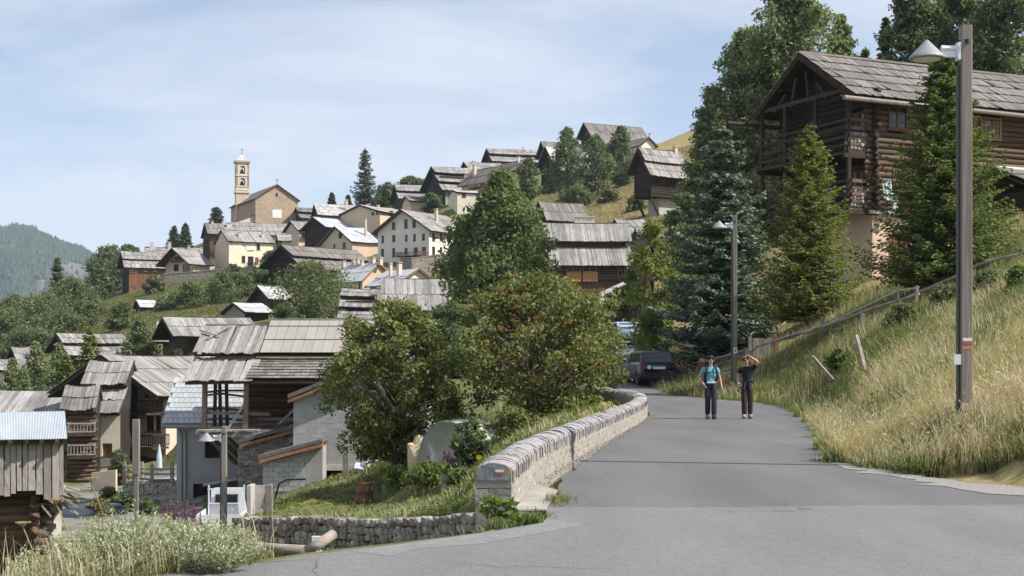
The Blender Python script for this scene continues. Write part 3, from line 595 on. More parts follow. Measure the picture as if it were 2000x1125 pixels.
sm = lambda t: np.clip(t, 0, 1) ** 2 * (3 - 2 * np.clip(t, 0, 1))
# line of the dry stone retaining wall in the dip (x from left to right, y, top z)
WX = np.array([-8.3, -5.6, -3.2, -1.4, -.35]); WY = np.array([43.0, 39.5, 35.0, 30.5, 26.0]); WZ = np.array([-3.10, -2.72, -2.30, -1.72, -1.15])
def ground(x, y):
    x = np.asarray(x, float); y = np.asarray(y, float)
    z = rbf(x, y)
    wy = np.interp(x, WX, WY)
    low_side = (x < .2) & (y < wy)                       # the dip in front of the retaining wall
    zl = -4.9 * sm((xl(y) - .22 - x) / (11 - 7.4 * sm((y - 12.3) / 1.6)) + np.maximum(0, (y - 14.5)) / 9) - np.maximum(0, (12 - y)) * .05
    zl = np.where(x < -9, np.minimum(zl, np.maximum(zl, -4.9)), zl)
    k = sm((wy - y) / .35) * sm((.25 - x) / .5) * sm((44 - y) / 3.0)
    z = z * (1 - k) + np.minimum(zl, z + 3) * k
    dl = xl(y) - x; dr = x - xr(y); dd = np.maximum(dl, dr)
    zr_ = zroad(y)
    ins = sm(1 - dd / np.where(dl > dr, np.where(y < 14.6, .12, .9), 1.6)) * (y < 190)
    ins = np.where(dd <= 0, 1.0, ins)
    ins = np.where(y >= 190, 0, ins)
    z = z * (1 - ins) + (zr_ - .07) * ins
    return z
def gz(x, y): return float(ground(np.array([x]), np.array([y]))[0])
def stretch_grid(lo, hi, fine_lo, fine_hi, step, grow):
    g = list(np.arange(fine_lo, fine_hi, step)); st = step
    while g[-1] < hi: st *= grow; g.append(g[-1] + st)
    st = step
    while g[0] > lo: st *= grow; g.insert(0, g[0] - st)
    return np.array(g)
gx = stretch_grid(-1400, 1500, -11, 14, .3, 1.05); gy = stretch_grid(-60, 2600, 9, 62, .3, 1.045)
GX, GY = np.meshgrid(gx, gy); GZ = ground(GX, GY)
_rg = np.random.default_rng(5)
GZ = GZ + np.where((xl(GY) - GX > .6) | (GX - xr(GY) > .6), 1, 0) * _rg.normal(0, .035, GZ.shape) * np.clip(GY / 25, .5, 3)
nx_, ny_ = len(gx), len(gy)
V = np.stack([GX, GY, GZ], -1).reshape(-1, 3)
i0 = (np.arange(ny_ - 1)[:, None] * nx_ + np.arange(nx_ - 1)[None]).ravel()
Q = np.stack([i0, i0 + 1, i0 + nx_ + 1, i0 + nx_], 1)
def ground_mat():
    m = bpy.data.materials.new('meadow_ground'); m.use_nodes = True; n, l = m.node_tree.nodes, m.node_tree.links
    b = n['Principled BSDF']; b.inputs['Roughness'].default_value = .95; b.inputs['Specular IOR Level'].default_value = .1
    t = n.new('ShaderNodeTexCoord'); at_ = n.new('ShaderNodeAttribute'); at_.attribute_name = 'dry'
    def noise(sc, det=5):
        k = n.new('ShaderNodeTexNoise'); k.inputs['Scale'].default_value = sc; k.inputs['Detail'].default_value = det; l.new(t.outputs['Object'], k.inputs['Vector']); return k.outputs['Fac']
    def mix(f, a, b_):
        k = n.new('ShaderNodeMix'); k.data_type = 'RGBA'; l.new(f, k.inputs['Factor'])
        for nm, c in (('A', a), ('B', b_)):
            if isinstance(c, tuple): k.inputs[nm].default_value = (*c, 1)
            else: l.new(c, k.inputs[nm])
        return k.outputs['Result']
    def rmp(f, a, b_):
        k = n.new('ShaderNodeMapRange'); k.inputs['From Min'].default_value = a; k.inputs['From Max'].default_value = b_; l.new(f, k.inputs['Value']); return k.outputs[0]
    green = mix(rmp(noise(.45), .35, .65), (.095, .110, .038), (.155, .145, .062)); straw = mix(rmp(noise(.8), .35, .65), (.30, .235, .115), (.21, .175, .075))
    ad = n.new('ShaderNodeMath'); ad.operation = 'ADD'; l.new(at_.outputs['Fac'], ad.inputs[0]); l.new(rmp(noise(.09, 6), -.2, 1.2), ad.inputs[1])
    c = mix(rmp(ad.outputs[0], .75, 1.05), green, straw)
    c = mix(rmp(noise(.22, 4), .62, .72), c, (.23, .17, .11))
    l.new(c, b.inputs['Base Color'])
    bp = n.new('ShaderNodeBump'); bp.inputs['Strength'].default_value = .6; bp.inputs['Distance'].default_value = .3; l.new(noise(1.5, 8), bp.inputs['Height']); l.new(bp.outputs[0], b.inputs['Normal'])
    return m
g_o = np_mesh('ground', V, Q, ground_mat(), smooth=True, kind='structure')
dry = np.clip(.12 + .55 * sm((V[:, 0] / np.maximum(V[:, 1], 8) - .02) / .06), 0, 1)
dry = np.where((V[:, 1] < 62) & (V[:, 0] < 2), .25, dry)
a_ = g_o.data.attributes.new('dry', 'FLOAT', 'POINT'); a_.data.foreach_set('value', dry.astype(np.float32))

# ------------------------------------------------------------------ road
def strip(name, ys, fl, fr, zf, m, n=10, **kw):
    V = []; Qd = []
    for j, y in enumerate(ys):
        for i in range(n + 1): x = lerp(fl(y), fr(y), i / n); V.append((x, y, zf(y)))
    for j in range(len(ys) - 1):
        for i in range(n): a = j * (n + 1) + i; Qd.append((a, a + 1, a + n + 2, a + n + 1))
    return np_mesh(name, V, Qd, m, smooth=True, **kw)
def asphalt(name, c, c2, sp, patch):
    m = bpy.data.materials.new(name); m.use_nodes = True; n, l = m.node_tree.nodes, m.node_tree.links
    b = n['Principled BSDF']; b.inputs['Roughness'].default_value = .82; b.inputs['Specular IOR Level'].default_value = .3
    t = n.new('ShaderNodeTexCoord')
    def noise(sc, det=4, st=(1, 1, 1)):
        mpp = n.new('ShaderNodeMapping'); mpp.inputs['Scale'].default_value = st; l.new(t.outputs['Object'], mpp.inputs[0])
        k = n.new('ShaderNodeTexNoise'); k.inputs['Scale'].default_value = sc; k.inputs['Detail'].default_value = det; l.new(mpp.outputs[0], k.inputs['Vector']); return k.outputs['Fac']
    def rmp(f, a, b_, c0=0, c1=1):
        k = n.new('ShaderNodeMapRange'); k.inputs['From Min'].default_value = a; k.inputs['From Max'].default_value = b_; k.inputs['To Min'].default_value = c0; k.inputs['To Max'].default_value = c1; l.new(f, k.inputs['Value']); return k.outputs[0]
    k = n.new('ShaderNodeMix'); k.data_type = 'RGBA'; l.new(rmp(noise(45, 3), .3, .7), k.inputs['Factor']); k.inputs['A'].default_value = (*c2, 1); k.inputs['B'].default_value = (*c, 1)
    v = n.new('ShaderNodeVectorMath'); v.operation = 'SCALE'; l.new(k.outputs['Result'], v.inputs[0])
    mu = n.new('ShaderNodeMath'); mu.operation = 'MULTIPLY'; l.new(rmp(noise(.55, 5, (1.6, .35, 1)), .3, .7, 1 - patch, 1 + patch), mu.inputs[0]); l.new(rmp(noise(9, 2), .3, .7, .93, 1.07), mu.inputs[1])
    l.new(mu.outputs[0], v.inputs['Scale'])
    vo = n.new('ShaderNodeTexVoronoi'); vo.feature = 'DISTANCE_TO_EDGE'; vo.inputs['Scale'].default_value = .33
    wa = n.new('ShaderNodeTexNoise'); wa.inputs['Scale'].default_value = 1.2; wa.inputs['Detail'].default_value = 6; l.new(t.outputs['Object'], wa.inputs['Vector'])
    wm = n.new('ShaderNodeVectorMath'); wm.operation = 'MULTIPLY_ADD'; l.new(wa.outputs['Color'], wm.inputs[0]); wm.inputs[1].default_value = (1.2, 1.2, 0); l.new(t.outputs['Object'], wm.inputs[2]); l.new(wm.outputs[0], vo.inputs['Vector'])
    ck = n.new('ShaderNodeMath'); ck.operation = 'MULTIPLY'; l.new(rmp(vo.outputs['Distance'], .0, .006, 1, 0), ck.inputs[0]); l.new(rmp(noise(.35, 2), .5, .6), ck.inputs[1])
    m2 = n.new('ShaderNodeMix'); m2.data_type = 'RGBA'; l.new(ck.outputs[0], m2.inputs['Factor']); l.new(v.outputs[0], m2.inputs['A']); m2.inputs['B'].default_value = (.06, .06, .06, 1)
    l.new(m2.outputs['Result'], b.inputs['Base Color'])
    bp = n.new('ShaderNodeBump'); bp.inputs['Strength'].default_value = .5; bp.inputs['Distance'].default_value = .012; l.new(noise(sp, 3), bp.inputs['Height']); l.new(bp.outputs[0], b.inputs['Normal'])
    return m
m_asph = asphalt('road_asphalt', (.142, .140, .141), (.088, .087, .088), 60, .16)
m_asph2 = asphalt('old_pale_asphalt', (.185, .184, .186), (.118, .118, .120), 50, .13)
ys_ = np.concatenate([np.arange(-20, 14, 1.0), np.arange(14, 62, .5), np.arange(62, 190, 3)])
_jl = np.random.default_rng(3).normal(0, .035, 4000); _jr = np.random.default_rng(4).normal(0, .06, 4000)
strip('road', ys_, lambda y: xl(y) + _jl[int(y * 2 + 100)], lambda y: xr(y) + _jr[int(y * 2 + 100)], lambda y: zroad(y), m_asph, kind='structure')
# older, paler asphalt of the junction: its far seam runs obliquely across the road
V = []; Qd = []; n_ = 24
for j in range(n_ + 1):
    t = j / n_; x = lerp(.36, 13, t); yf = 15.55 + .012 * x * x + .05 * math.sin(x * 2.1); 
    V += [(x - .0, yf, .005), (lerp(-14, 14, t), -20, .005)]
for j in range(n_): a = 2 * j; Qd.append((a + 1, a + 3, a + 2, a))
# left of the seam the sheet follows the asphalt edge
ly = [14.6, 14.1, 13.3, 12.4, 11.7, 11, 9.8, 8, 4]
b0 = len(V); V += [(.36, 15.55, .005)] + [(float(xl(y)) + .02 - (.28 if 9 < y < 13.4 else 0), y, .005) for y in ly] + [(-14, -20, .005)]
me_ = MB(); me_.add([tuple(q) for q in V[:b0:2]] + [(14, -20, .005), (-14, -20, .005)] + V[b0 + 1:-1][::-1], [tuple(range(n_ + 1 + 2 + len(ly)))[::-1]])
me_.build('junction_asphalt', m_asph2, kind='structure')
# gravel verge where the bank meets the asphalt at right
strip('gravel_verge', np.arange(16.2, 24, .25), lambda y: xr(y) - .35 + _jr[int(y * 9)] * 1.5, lambda y: xr(y) + .2 + 1.9 * max(0, (18.6 - y)) + _jr[int(y * 7)], lambda y: .006 + 0 * y, mat('gravel', (.33, .31, .285), (.17, .16, .15), 26, bump=.8, vary=0), n=6, kind='structure')

# paler worn strip where the asphalt breaks off at left
_e = [(float(xl(y)) - (.2 if y < 13.4 else -.03), y) for y in (14.4, 14.1, 13.7, 13.3, 12.8, 12.4, 12.0)]; MB().add([(x, y, .007) for x, y in _e] + [(x + .3 + .12 * math.sin(i * 2.2), y - .28 - .05 * math.cos(i * 3), .007) for i, (x, y) in list(enumerate(_e))[::-1]], [tuple(range(2 * len(_e)))[::-1]]).build('worn_edge', m_concrete_w if 'm_concrete_w' in globals() else mat('worn_edge', (.215, .212, .21), (.15, .148, .146), 9, bump=.4, vary=0), kind='structure')
for s_ in SPECS: s_['T'], s_['onp'] = build_house(s_)
for s_ in SPECS:
    if s_['label'].startswith('pale yellow'):            # dark painted letters above the door, too small to read
        mb = MB(); op = s_['onp']
        for i in range(6):
            a = op(483.2 + i * 2.2, 491.3, 'y', 0); b = op(484.6 + i * 2.2, 488.3, 'y', 0)
            mb.box(a.x, b.x, -.03, -.004, a.z, a.z + .08); mb.box(a.x, b.x, -.03, -.004, b.z - .08, b.z); mb.box(a.x, a.x + .06, -.03, -.004, a.z + .08, b.z - .08)
            if i % 2: mb.box(b.x - .06, b.x, -.03, -.004, a.z + .08, b.z - .08)
        mb.build('sign_lettering', m_black, s_['T'], kind='stuff')
    if s_['label'].startswith('black hay barn'):          # plastered core and struts carrying the upper floor
        w_, d_ = s_['W'], s_['D']; MB().box(w_ * .35, w_ * .9, d_ * .25, d_ * .9, -5.5, -.02).build('base_wall', m_plaster_g, s_['T'])
        for yy in (.2, d_ - .2): MB().beam((0.15, yy, -.05), (w_ * .4, yy, -4.2), .25).build('strut', m_blackwood, s_['T'])
# ---------------------------------------------------------------- church and bell tower
cs = solve(dict(name='church', label='church with a tan rubble gable front and a white painted square', cat='church', xc=499, xf=462, xg=582, yb=442, ye=387, yr=361, Y=398, rot=-64, wmat=m_church, gmat=m_church, rmat=m_roof2, smat=m_brownframe, oe=.5, orr=.45, ol=.3, w=26, pw=.6, rows=3,
     win=[('r', 538.5, 377, 542.5, 383.5, 'D')]))
CH_T, ch_on = build_house(cs)
a = ch_on(532, 425, 'x', cs['W']); b = ch_on(550, 410, 'x', cs['W'])
MB().box(cs['W'] + .004, cs['W'] + .05, a.y, b.y, a.z, b.z).build('white_panel', m_whiteframe, CH_T)
a = ch_on(539, 437, 'x', cs['W']); b = ch_on(542, 426, 'x', cs['W']); MB().box(cs['W'] + .004, cs['W'] + .03, a.y, b.y, a.z, b.z).build('pale_seam', m_mortar, CH_T)
zt = cs['Hh'] + cs['rise']; yc = cs['rfv'] * cs['D']; mb = MB(); xw = cs['W'] + .1
mb.box(xw - .05, xw + .05, yc - .05, yc + .05, zt, zt + 1.9); mb.box(xw - .05, xw + .05, yc - .5, yc + .5, zt + 1.2, zt + 1.3); mb.build('cross', m_black, CH_T)
an = MB(); q = cs['W'] - 1; an.prism([(q, 0, -1), (q, -5.5, -1), (q, -5.5, 1.0), (q, 0, 3.2)], (-6, 0, 0)); an.build('side_annex', m_cream, CH_T)
an = MB(); an.prism([(q + .3, .0, 3.25), (q + .3, -6, .95), (q + .3, -6, 1.15), (q + .3, 0, 3.45)], (-6.6, 0, 0)); an.build('annex_roof', m_roof2, CH_T)
tb = at(472.5, 440, 416); TW = thing('bell_tower', 'slim pale bell tower with two arched openings and a pyramid top', 'tower', tb, R(16)); k = 416 / F; a = 3.75
zf = lambda y: (440 - y) * k
body = MB(); body.box(-a / 2, a / 2, -a / 2, a / 2, -3, zf(379)); body.build('shaft', m_plaster_t, TW)
bf = MB()
for (z0, z1, ya, yb_) in ((zf(367), zf(346), 364, 349), (zf(345), zf(319), 341.5, 325)):
    o0, zs, ow = zf(ya), zf(yb_) - .75, 1.5; pts = []
    for fc in range(4):
        M = Matrix.Rotation(fc * math.pi / 2, 4, 'Z')
        arch = [(-ow / 2, o0), (-ow / 2, zs)] + [(-ow / 2 * math.cos(t), zs + ow / 2 * math.sin(t)) for t in np.linspace(.3, math.pi - .3, 7)] + [(ow / 2, zs), (ow / 2, o0)]
        out = [(-a / 2, z0), (-ow / 2, z0)] if False else None
        sill = MB()
        poly = [(-a / 2, o0)] + arch + [(a / 2, o0), (a / 2, z1), (-a / 2, z1)]
        p3 = [M @ Vector((x, -a / 2, z)) for x, z in poly]; bf.prism(p3[::1], M @ Vector((0, .55, 0)))
        bf.box(-a / 2, a / 2, -a / 2, -a / 2 + .55, z0, o0, M)
bf.box(-a / 2, a / 2, -a / 2, a / 2, zf(379), zf(367)); bf.build('belfry', m_tower, TW)
cn = MB()
for y, e, t in ((378, .25, .5), (373, .12, .3), (366.5, .12, .2), (345.5, .12, .25), (318.5, .35, .4)): MB().box(-a / 2 - e, a / 2 + e, -a / 2 - e, a / 2 + e, zf(y), zf(y) + t).build('cornice', m_tower, TW)
pr = MB(); e = .45; z0 = zf(318.5) + .4; pr.add([(-a / 2 - e, -a / 2 - e, z0), (a / 2 + e, -a / 2 - e, z0), (a / 2 + e, a / 2 + e, z0), (-a / 2 - e, a / 2 + e, z0), (-a / 5, -a / 5, z0 + 1.5), (a / 5, -a / 5, z0 + 1.5), (a / 5, a / 5, z0 + 1.5), (-a / 5, a / 5, z0 + 1.5), (0, 0, zf(301))],
   [(0, 1, 5, 4), (1, 2, 6, 5), (2, 3, 7, 6), (3, 0, 4, 7), (4, 5, 8), (5, 6, 8), (6, 7, 8), (7, 4, 8), (3, 2, 1, 0)]); pr.build('pyramid_roof', m_roof3, TW)
cx = MB(); cx.lathe([(.05, 0), (.22, .15), (.05, .3)], 8, (0, 0, zf(301) - .05)); cx.box(-.05, .05, -.05, .05, zf(301), zf(289)); cx.box(-.55, .55, -.04, .04, zf(293.2), zf(292.5)); cx.build('cross', m_black, TW)
for y in (339, 362): MB().lathe([(.75, 0), (.6, .25), (.45, .8), (.3, 1.15), (.08, 1.3), (.05, 2.2)], 12, (0, 0, zf(y))).build('bell', flat('bell_bronze%d' % y, (.10, .11, .09), .5, .6), TW)

# ---------------------------------------------------------------- dark log house on the right
ls = solve(dict(xc=1704, xf=0, xg=0, w=12.2, d=7.0, yb=548, ye=178, yr=95, Y=68, rot=25)); LW, LD, LH = 12.2, 7.0, ls['Hh']; LR = 2.25
LT = thing('log_house', 'tall dark log house with board roof and balconies above the bank', 'house', ls['O'], ls['th'])
_inv = (Matrix.Translation(ls['O']) @ Matrix.Rotation(ls['th'], 4, 'Z')).inverted(); _cp = _inv @ Vector((0, 0, CH))
def lp(px, py, ax, val):
    q = _inv @ at(px, py, 50.0); dr = q - _cp; i = 0 if ax == 'x' else 1; return _cp + dr * ((val - _cp[i]) / dr[i])
ZM = 3.3
mb = MB(); wall_face(mb, (0, 0, -1.5), (1, 0, 0), (0, -1, 0), LW, ZM + 1.5, [(.95, 1.55, 2.0, 3.75), (3.2, 1.6, 4.2, 3.5)], .5); mb.build('masonry_wall', m_plaster_p, LT)
mb = MB(); mb.add([(0, 0, -1.5), (0, LD, -1.5), (0, LD, ZM), (0, 0, ZM)], [(0, 3, 2, 1)]); mb.build('masonry_wall', m_plaster_p, LT)
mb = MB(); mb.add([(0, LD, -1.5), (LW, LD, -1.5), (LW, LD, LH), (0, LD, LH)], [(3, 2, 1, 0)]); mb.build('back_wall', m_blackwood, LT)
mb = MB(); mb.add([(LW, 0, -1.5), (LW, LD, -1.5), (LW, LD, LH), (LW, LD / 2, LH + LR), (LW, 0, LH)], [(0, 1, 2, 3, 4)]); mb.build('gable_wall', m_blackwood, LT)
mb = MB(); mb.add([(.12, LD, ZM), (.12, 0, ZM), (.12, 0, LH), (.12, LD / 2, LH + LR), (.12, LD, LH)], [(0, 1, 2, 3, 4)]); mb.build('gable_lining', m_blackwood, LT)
mb = MB(); mb.add([(0, .1, ZM), (LW, .1, ZM), (LW, .1, LH), (0, .1, LH)], [(0, 1, 2, 3)]); mb.build('inner_lining', m_blackwood, LT)
MB().box(-.3, LW + .2, -.22, .2, ZM - .14, ZM + .02).build('stone_ledge', m_concrete, LT)
make_window(LT, (0, 0, -1.5), (1, 0, 0), (0, -1, 0), (.95, 1.55, 2.0, 3.75), 'd', .12)
make_window(LT, (0, 0, -1.5), (1, 0, 0), (0, -1, 0), (3.2, 1.6, 4.2, 3.5), 'D', .3)
def log_mesh(nm, r, m, seed):
    rr = random.Random(seed); b = MB(); b.tube([(t, rr.uniform(-.012, .012), rr.uniform(-.01, .01)) for t in (0, .25, .5, .75, 1)], [r * rr.uniform(.92, 1.06) for _ in range(5)], 8); return b.mesh(nm, m, True)
LOGX = [log_mesh('log', .148, m_logx, i) for i in range(5)]; LOGD = [log_mesh('log', .148, m_blackwood, 10 + i) for i in range(5)]  # second set for the gable side, its shade put into the colour
def log_wall(parent, o, dr, L, z0, z1, holes, ext0=.4, ext1=.4, dh=.27, ph=0, meshes=None):
    """each log a part; holes (u0,z0,u1,z1) interrupt the logs"""
    z = z0 + dh / 2 + ph; i = 0; dr = Vector(dr); nrm = Vector((0, 0, 1))
    while z < z1:
        segs = [(-ext0 * rnd(.6, 1.25), L + ext1 * rnd(.6, 1.2))]
        for (a, c, b, e) in holes:
            if c - dh * .35 < z < e + dh * .35:
                segs = [q for sg in segs for q in ((sg[0], min(sg[1], a)), (max(sg[0], b), sg[1])) if q[1] - q[0] > .08]
        for (a, b) in segs:
            p = Vector(o) + dr * a + Vector((0, 0, z)); y = nrm.cross(dr)
            piece_m('log', random.choice(meshes or LOGX), parent, frame_m(p, dr, y, nrm, b - a, rnd(.93, 1.05), rnd(.95, 1.04)))
        z += dh; i += 1
def pxhole(x0, y0, x1, y1, ax, val, L):
    a, b = lp(x0, y1, ax, val), lp(x1, y0, ax, val)
    return (a.x, a.z, b.x, b.z) if ax == 'y' else (LD - a.y, a.z, LD - b.y, b.z)
hf = [pxhole(1731, 210, 1768, 252, 'y', 0, LW), pxhole(1912, 232, 1951, 270, 'y', 0, LW), pxhole(1740, 330, 1765, 360, 'y', 0, LW)]
hl = [pxhole(1582, 232, 1606, 264, 'x', 0, LD), (5.6, 3.9, 6.5, 5.3), (5.7, 6.6, 6.7, 8.1), (2.2, 3.9, 3.2, 5.4)]
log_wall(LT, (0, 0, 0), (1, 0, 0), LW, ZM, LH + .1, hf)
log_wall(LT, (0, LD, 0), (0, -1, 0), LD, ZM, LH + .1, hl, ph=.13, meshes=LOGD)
log_wall(LT, (LD * .12, .35, 0), (1, 0, 0), .1, ZM, LH, [], 0.2, .1)
z = LH + .15                                              # gable of shorter and shorter logs
while z < LH + LR - .35:
    t = (z - LH) / LR; a = LD / 2 * t + .15
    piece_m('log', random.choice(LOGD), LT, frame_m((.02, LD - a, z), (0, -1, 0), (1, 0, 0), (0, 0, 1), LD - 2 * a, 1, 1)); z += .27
for h_, fc in [(hf[0], 'f'), (hf[1], 'f'), (hf[2], 'f')] + [(q, 'l') for q in hl]:
    if fc == 'f': make_window(LT, (0, -.12, 0), (1, 0, 0), (0, -1, 0), h_, 'o' if h_ is hf[1] else 'b', .02, (1, 2) if h_ is not hf[1] else (4, 4))
    else: make_window(LT, (-.12, LD, 0), (0, -1, 0), (-1, 0, 0), h_, 'b', .02, (1, 1))
for h_ in (hf[0],):                                      # white curtains behind the front window
    for a, b in ((h_[0] + .12, h_[0] + .38), (h_[2] - .42, h_[2] - .14)): MB().box(a, b, -.117, -.112, h_[1] + .1, h_[3] - .1).build('curtain', m_whiteframe, LT)
# roof: boards in five overlapping rows
pl = MB(); stc = MB(); sl = LR / (LD / 2); ov = 1.7
x0, x1 = -ov, LW + .8; ye = -.75
slab(stc, x0, x1, ye, LH + sl * ye, LD / 2, LH + LR, .12); slab(stc, x0, x1, LD + .35, LH - sl * .35, LD / 2, LH + LR, .12)
stc.build('roof_deck', m_shade, LT)
roof_seg(pl, x0, x1, ye - .08, LH + sl * (ye - .08) + .02, LD / 2, LH + LR + .02, 5, .15, .035, .05, sag=.05); pl.build('roof_boards', m_roof2, LT, kind='stuff')
pl = MB(); roof_seg(pl, x0, x1, LD + .43, LH - sl * .43 + .02, LD / 2, LH + LR + .02, 5, .34, .035, .05, sag=.05); pl.build('roof_boards', m_roof2, LT, kind='stuff')
MB().beam((x0 - .05, LD / 2, LH + LR + .12), (x1 + .05, LD / 2, LH + LR + .12), .3, .1).build('ridge_board', m_greywoodx, LT)
for xe in (x0 + .03, x1 - .03):
    for sgn in (0, 1):
        y_ = ye if not sgn else LD + .38
        MB().beam((xe, y_, LH + sl * (ye if not sgn else -.38) - .08), (xe, LD / 2, LH + LR - .08), .06, .24).build('barge_board', m_shade, LT)
for y_, z_ in ((0, LH - .05), (LD, LH - .05), (LD / 2, LH + LR - .3), (LD * .25, LH + LR * .5 - .25), (LD * .75, LH + LR * .5 - .25)):
    MB().tube([(-ov + .15, y_, z_), (.2, y_, z_)], .13, 8).build('purlin', m_logy, LT)
for y_ in (1.6, 3.0, 4.4, 5.8):
    t = 1 - abs(y_ - LD / 2) / (LD / 2); MB().beam((-ov + .25, y_, LH - .2 + 0 * t), (-ov + .25, LD / 2 + (y_ - LD / 2) * .6, LH + LR * t * .7), .12).build('gable_strut', m_logz, LT)
# wooden gutters on hooks
for (xa, xb, z_) in ((-2.35, 5.3, LH - .62), (5.35, 13.1, LH - .66)):
    MB().tube([(xa, ye - .12, z_), (xb, ye - .12, z_ - .06)], .11, 10).build('log_gutter', m_pole, LT)
    for i in range(5):
        xx = lerp(xa + .4, xb - .4, i / 4); MB().beam((xx, ye - .1, z_ - .12), (xx, -.1, LH - .35), .05).build('gutter_hook', m_logx, LT)
MB().tube([(-3.2, LD + .5, LH - .6), (1, LD + .5, LH - .65)], .1, 10).build('log_gutter', m_shade, LT)
# balconies on the gable side, long rails darkened in colour for its shade
for (zf_, zrail, xo) in ((6.1, 1.45, -1.45), (3.42, 1.25, -1.35)):
    mb = MB(); mb.box(xo, 0, -.05, LD, zf_ - .14, zf_); mb.build('balcony_floor', m_shade, LT)
    for i in range(4):
        zz_ = zf_ + .3 + i * (zrail - .3) / 3
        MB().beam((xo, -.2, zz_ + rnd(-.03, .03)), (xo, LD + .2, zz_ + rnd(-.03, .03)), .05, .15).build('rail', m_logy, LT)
        MB().beam((xo - .15, -.02, zz_ + rnd(-.02, .04)), (.1, -.02, zz_ + rnd(-.02, .04)), .05, .16).build('rail', m_logx, LT)
for y_ in (.0, 2.5, 5.0, LD):
    MB().beam((-1.4, y_, ZM - (.0)), (-1.4, y_, LH + .0), .17).build('post', m_logz, LT)
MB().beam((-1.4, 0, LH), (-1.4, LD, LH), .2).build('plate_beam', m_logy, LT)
for z_ in (5.9, 3.25):
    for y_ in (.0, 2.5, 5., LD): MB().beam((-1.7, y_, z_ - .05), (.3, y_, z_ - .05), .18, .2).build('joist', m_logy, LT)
# firewood stacked at the corner of the balconies
fw = [log_mesh('billet', .09, m_greywoodx, 40 + i) for i in range(3)]
for zb_ in (3.45, 6.12):
    for i in range(5):
        for j in range(5): piece_m('billet', random.choice(fw), LT, frame_m((-1.25 + i * .21 + rnd(-.03, .03), rnd(-.1, .0) + .02, zb_ + .09 + j * .17), (0, 1, 0), (-1, 0, 0), (0, 0, 1), .45, 1, 1))
# porch roof at right
pr = MB(); roof_seg(pr, 7.2, 13, -2.6, 4.65, -.15, 5.7, 2, .22, .04, .05); pr.build('porch_roof_boards', m_roof2, LT, kind='stuff')
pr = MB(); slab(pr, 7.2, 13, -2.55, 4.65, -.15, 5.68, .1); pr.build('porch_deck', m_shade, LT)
MB().box(7.25, 13, -2.3, -.15, -1, 4.35).build('porch_shade', m_blackwood, LT)  # near-black block standing in for the shade below the porch roof
MB().tube([(7.0, -2.7, 4.42), (13.2, -2.7, 4.38)], .11, 8).build('log_gutter', m_greywoodx, LT)
MB().box(7.1, 13, -.2, -.12, 5.72, 5.86).build('flashing', m_whiteframe, LT)
cl = MB()
def cloth(x, z, w_, h_, lean): 
    n = 8
    for i in range(n):
        for j in range(n):
            pass
    vs = [(x + w_ * (i / n - .5) * (1 - .5 * (1 - j / n) * 0) + lean * (j / n) * .1, -.55 + .05 * math.sin(i * 1.9) , z - h_ * (1 - j / n)) for j in range(n + 1) for i in range(n + 1)]
    cl.add(vs, [(j * (n + 1) + i, j * (n + 1) + i + 1, (j + 1) * (n + 1) + i + 1, (j + 1) * (n + 1) + i) for j in range(n) for i in range(n)])
cp_ = lp(1737, 352, 'y', -.55); cloth(cp_.x, cp_.z, .55, .95, -1.5)
co = cl.build('laundry_towel', m_shutter, None); co.matrix_world = Matrix.Translation(ls['O']) @ Matrix.Rotation(ls['th'], 4, 'Z'); tag(co, 'pale towel drying on the front of the dark log house', 'towel')
cl = MB(); cloth(cp_.x + .32, cp_.z - .55, .35, .95, 1); co = cl.build('laundry_shirt', m_whiteframe, None); co.matrix_world = Matrix.Translation(ls['O']) @ Matrix.Rotation(ls['th'], 4, 'Z'); tag(co, 'white cloth hanging just right of the pale towel on the log house', 'laundry')
cl = MB(); cl.beam((cp_.x - .4, -.55, cp_.z + .02), (cp_.x + 1.2, -.55, cp_.z + .02), .03); cl.beam((cp_.x - .3, -.55, cp_.z + .02), (cp_.x - .3, 0, cp_.z + .02), .04); cl.beam((cp_.x + 1.1, -.55, cp_.z + .02), (cp_.x + 1.1, 0, cp_.z + .02), .04); cl.build('drying_rail', m_greywoodx, LT)

# ---------------------------------------------------------------- open timber barn with patched roofs
def based(name, label, cat, base):
    T = thing(name, label, cat, base); return T, (lambda px, py, Y: at(px, py, Y) - Vector(base))
BT, L_ = based('timber_barn', 'derelict timber barn with patched board and sheet roof above an open frame', 'barn', at(500, 1000, 62)); bo = Vector(BT.location)
plank_m = []
for i in range(6):
    rr = random.Random(i); b = MB(); w2 = .5; e = [rr.uniform(-.03, .03) for _ in range(4)]
    b.hexa([(-w2, 0, 0), (w2, e[0], 0), (w2 + e[1] * .6, 1 + e[2], 0), (-w2, 1, 0), (-w2, 0, 1), (w2, e[0], 1), (w2 + e[1] * .6, 1 + e[2], 1), (-w2, 1, 1)]); plank_m.append(b)
ROOFP = [b.mesh('roof_board', mat('board_grain%d' % i, (.33, .31, .29), (.17, .158, .148), 6, (.5, .9, .2), .9, .3, .33) if i == 0 else MATS['board_grain0']) for i, b in enumerate(plank_m)]
def board_roof(parent, xs, lo, hi, pw, th=.035, jit=.18, meshes=None, name='roof_board', tilt=.02):
    """each board a part: lo and hi are (y, z) of the eave and the top, in the parent's frame"""
    d = Vector((0, hi[0] - lo[0], hi[1] - lo[1])); L = d.length; d.normalize(); n = Vector((1, 0, 0)).cross(d)
    x = xs[0]
    while x < xs[1] - pw * .4:
        w_ = pw * rnd(.8, 1.2); j = rnd(-jit, jit * .3); yv = (d + Vector((rnd(-tilt, tilt), 0, 0))).normalized()
        piece_m(name, random.choice(meshes or ROOFP), parent, frame_m(Vector((x + w_ / 2, lo[0], lo[1])) + d * j + n * rnd(0, .035), Vector((1, 0, 0)), yv, n, w_ * .97, L - j + rnd(0, .06), th)); x += w_
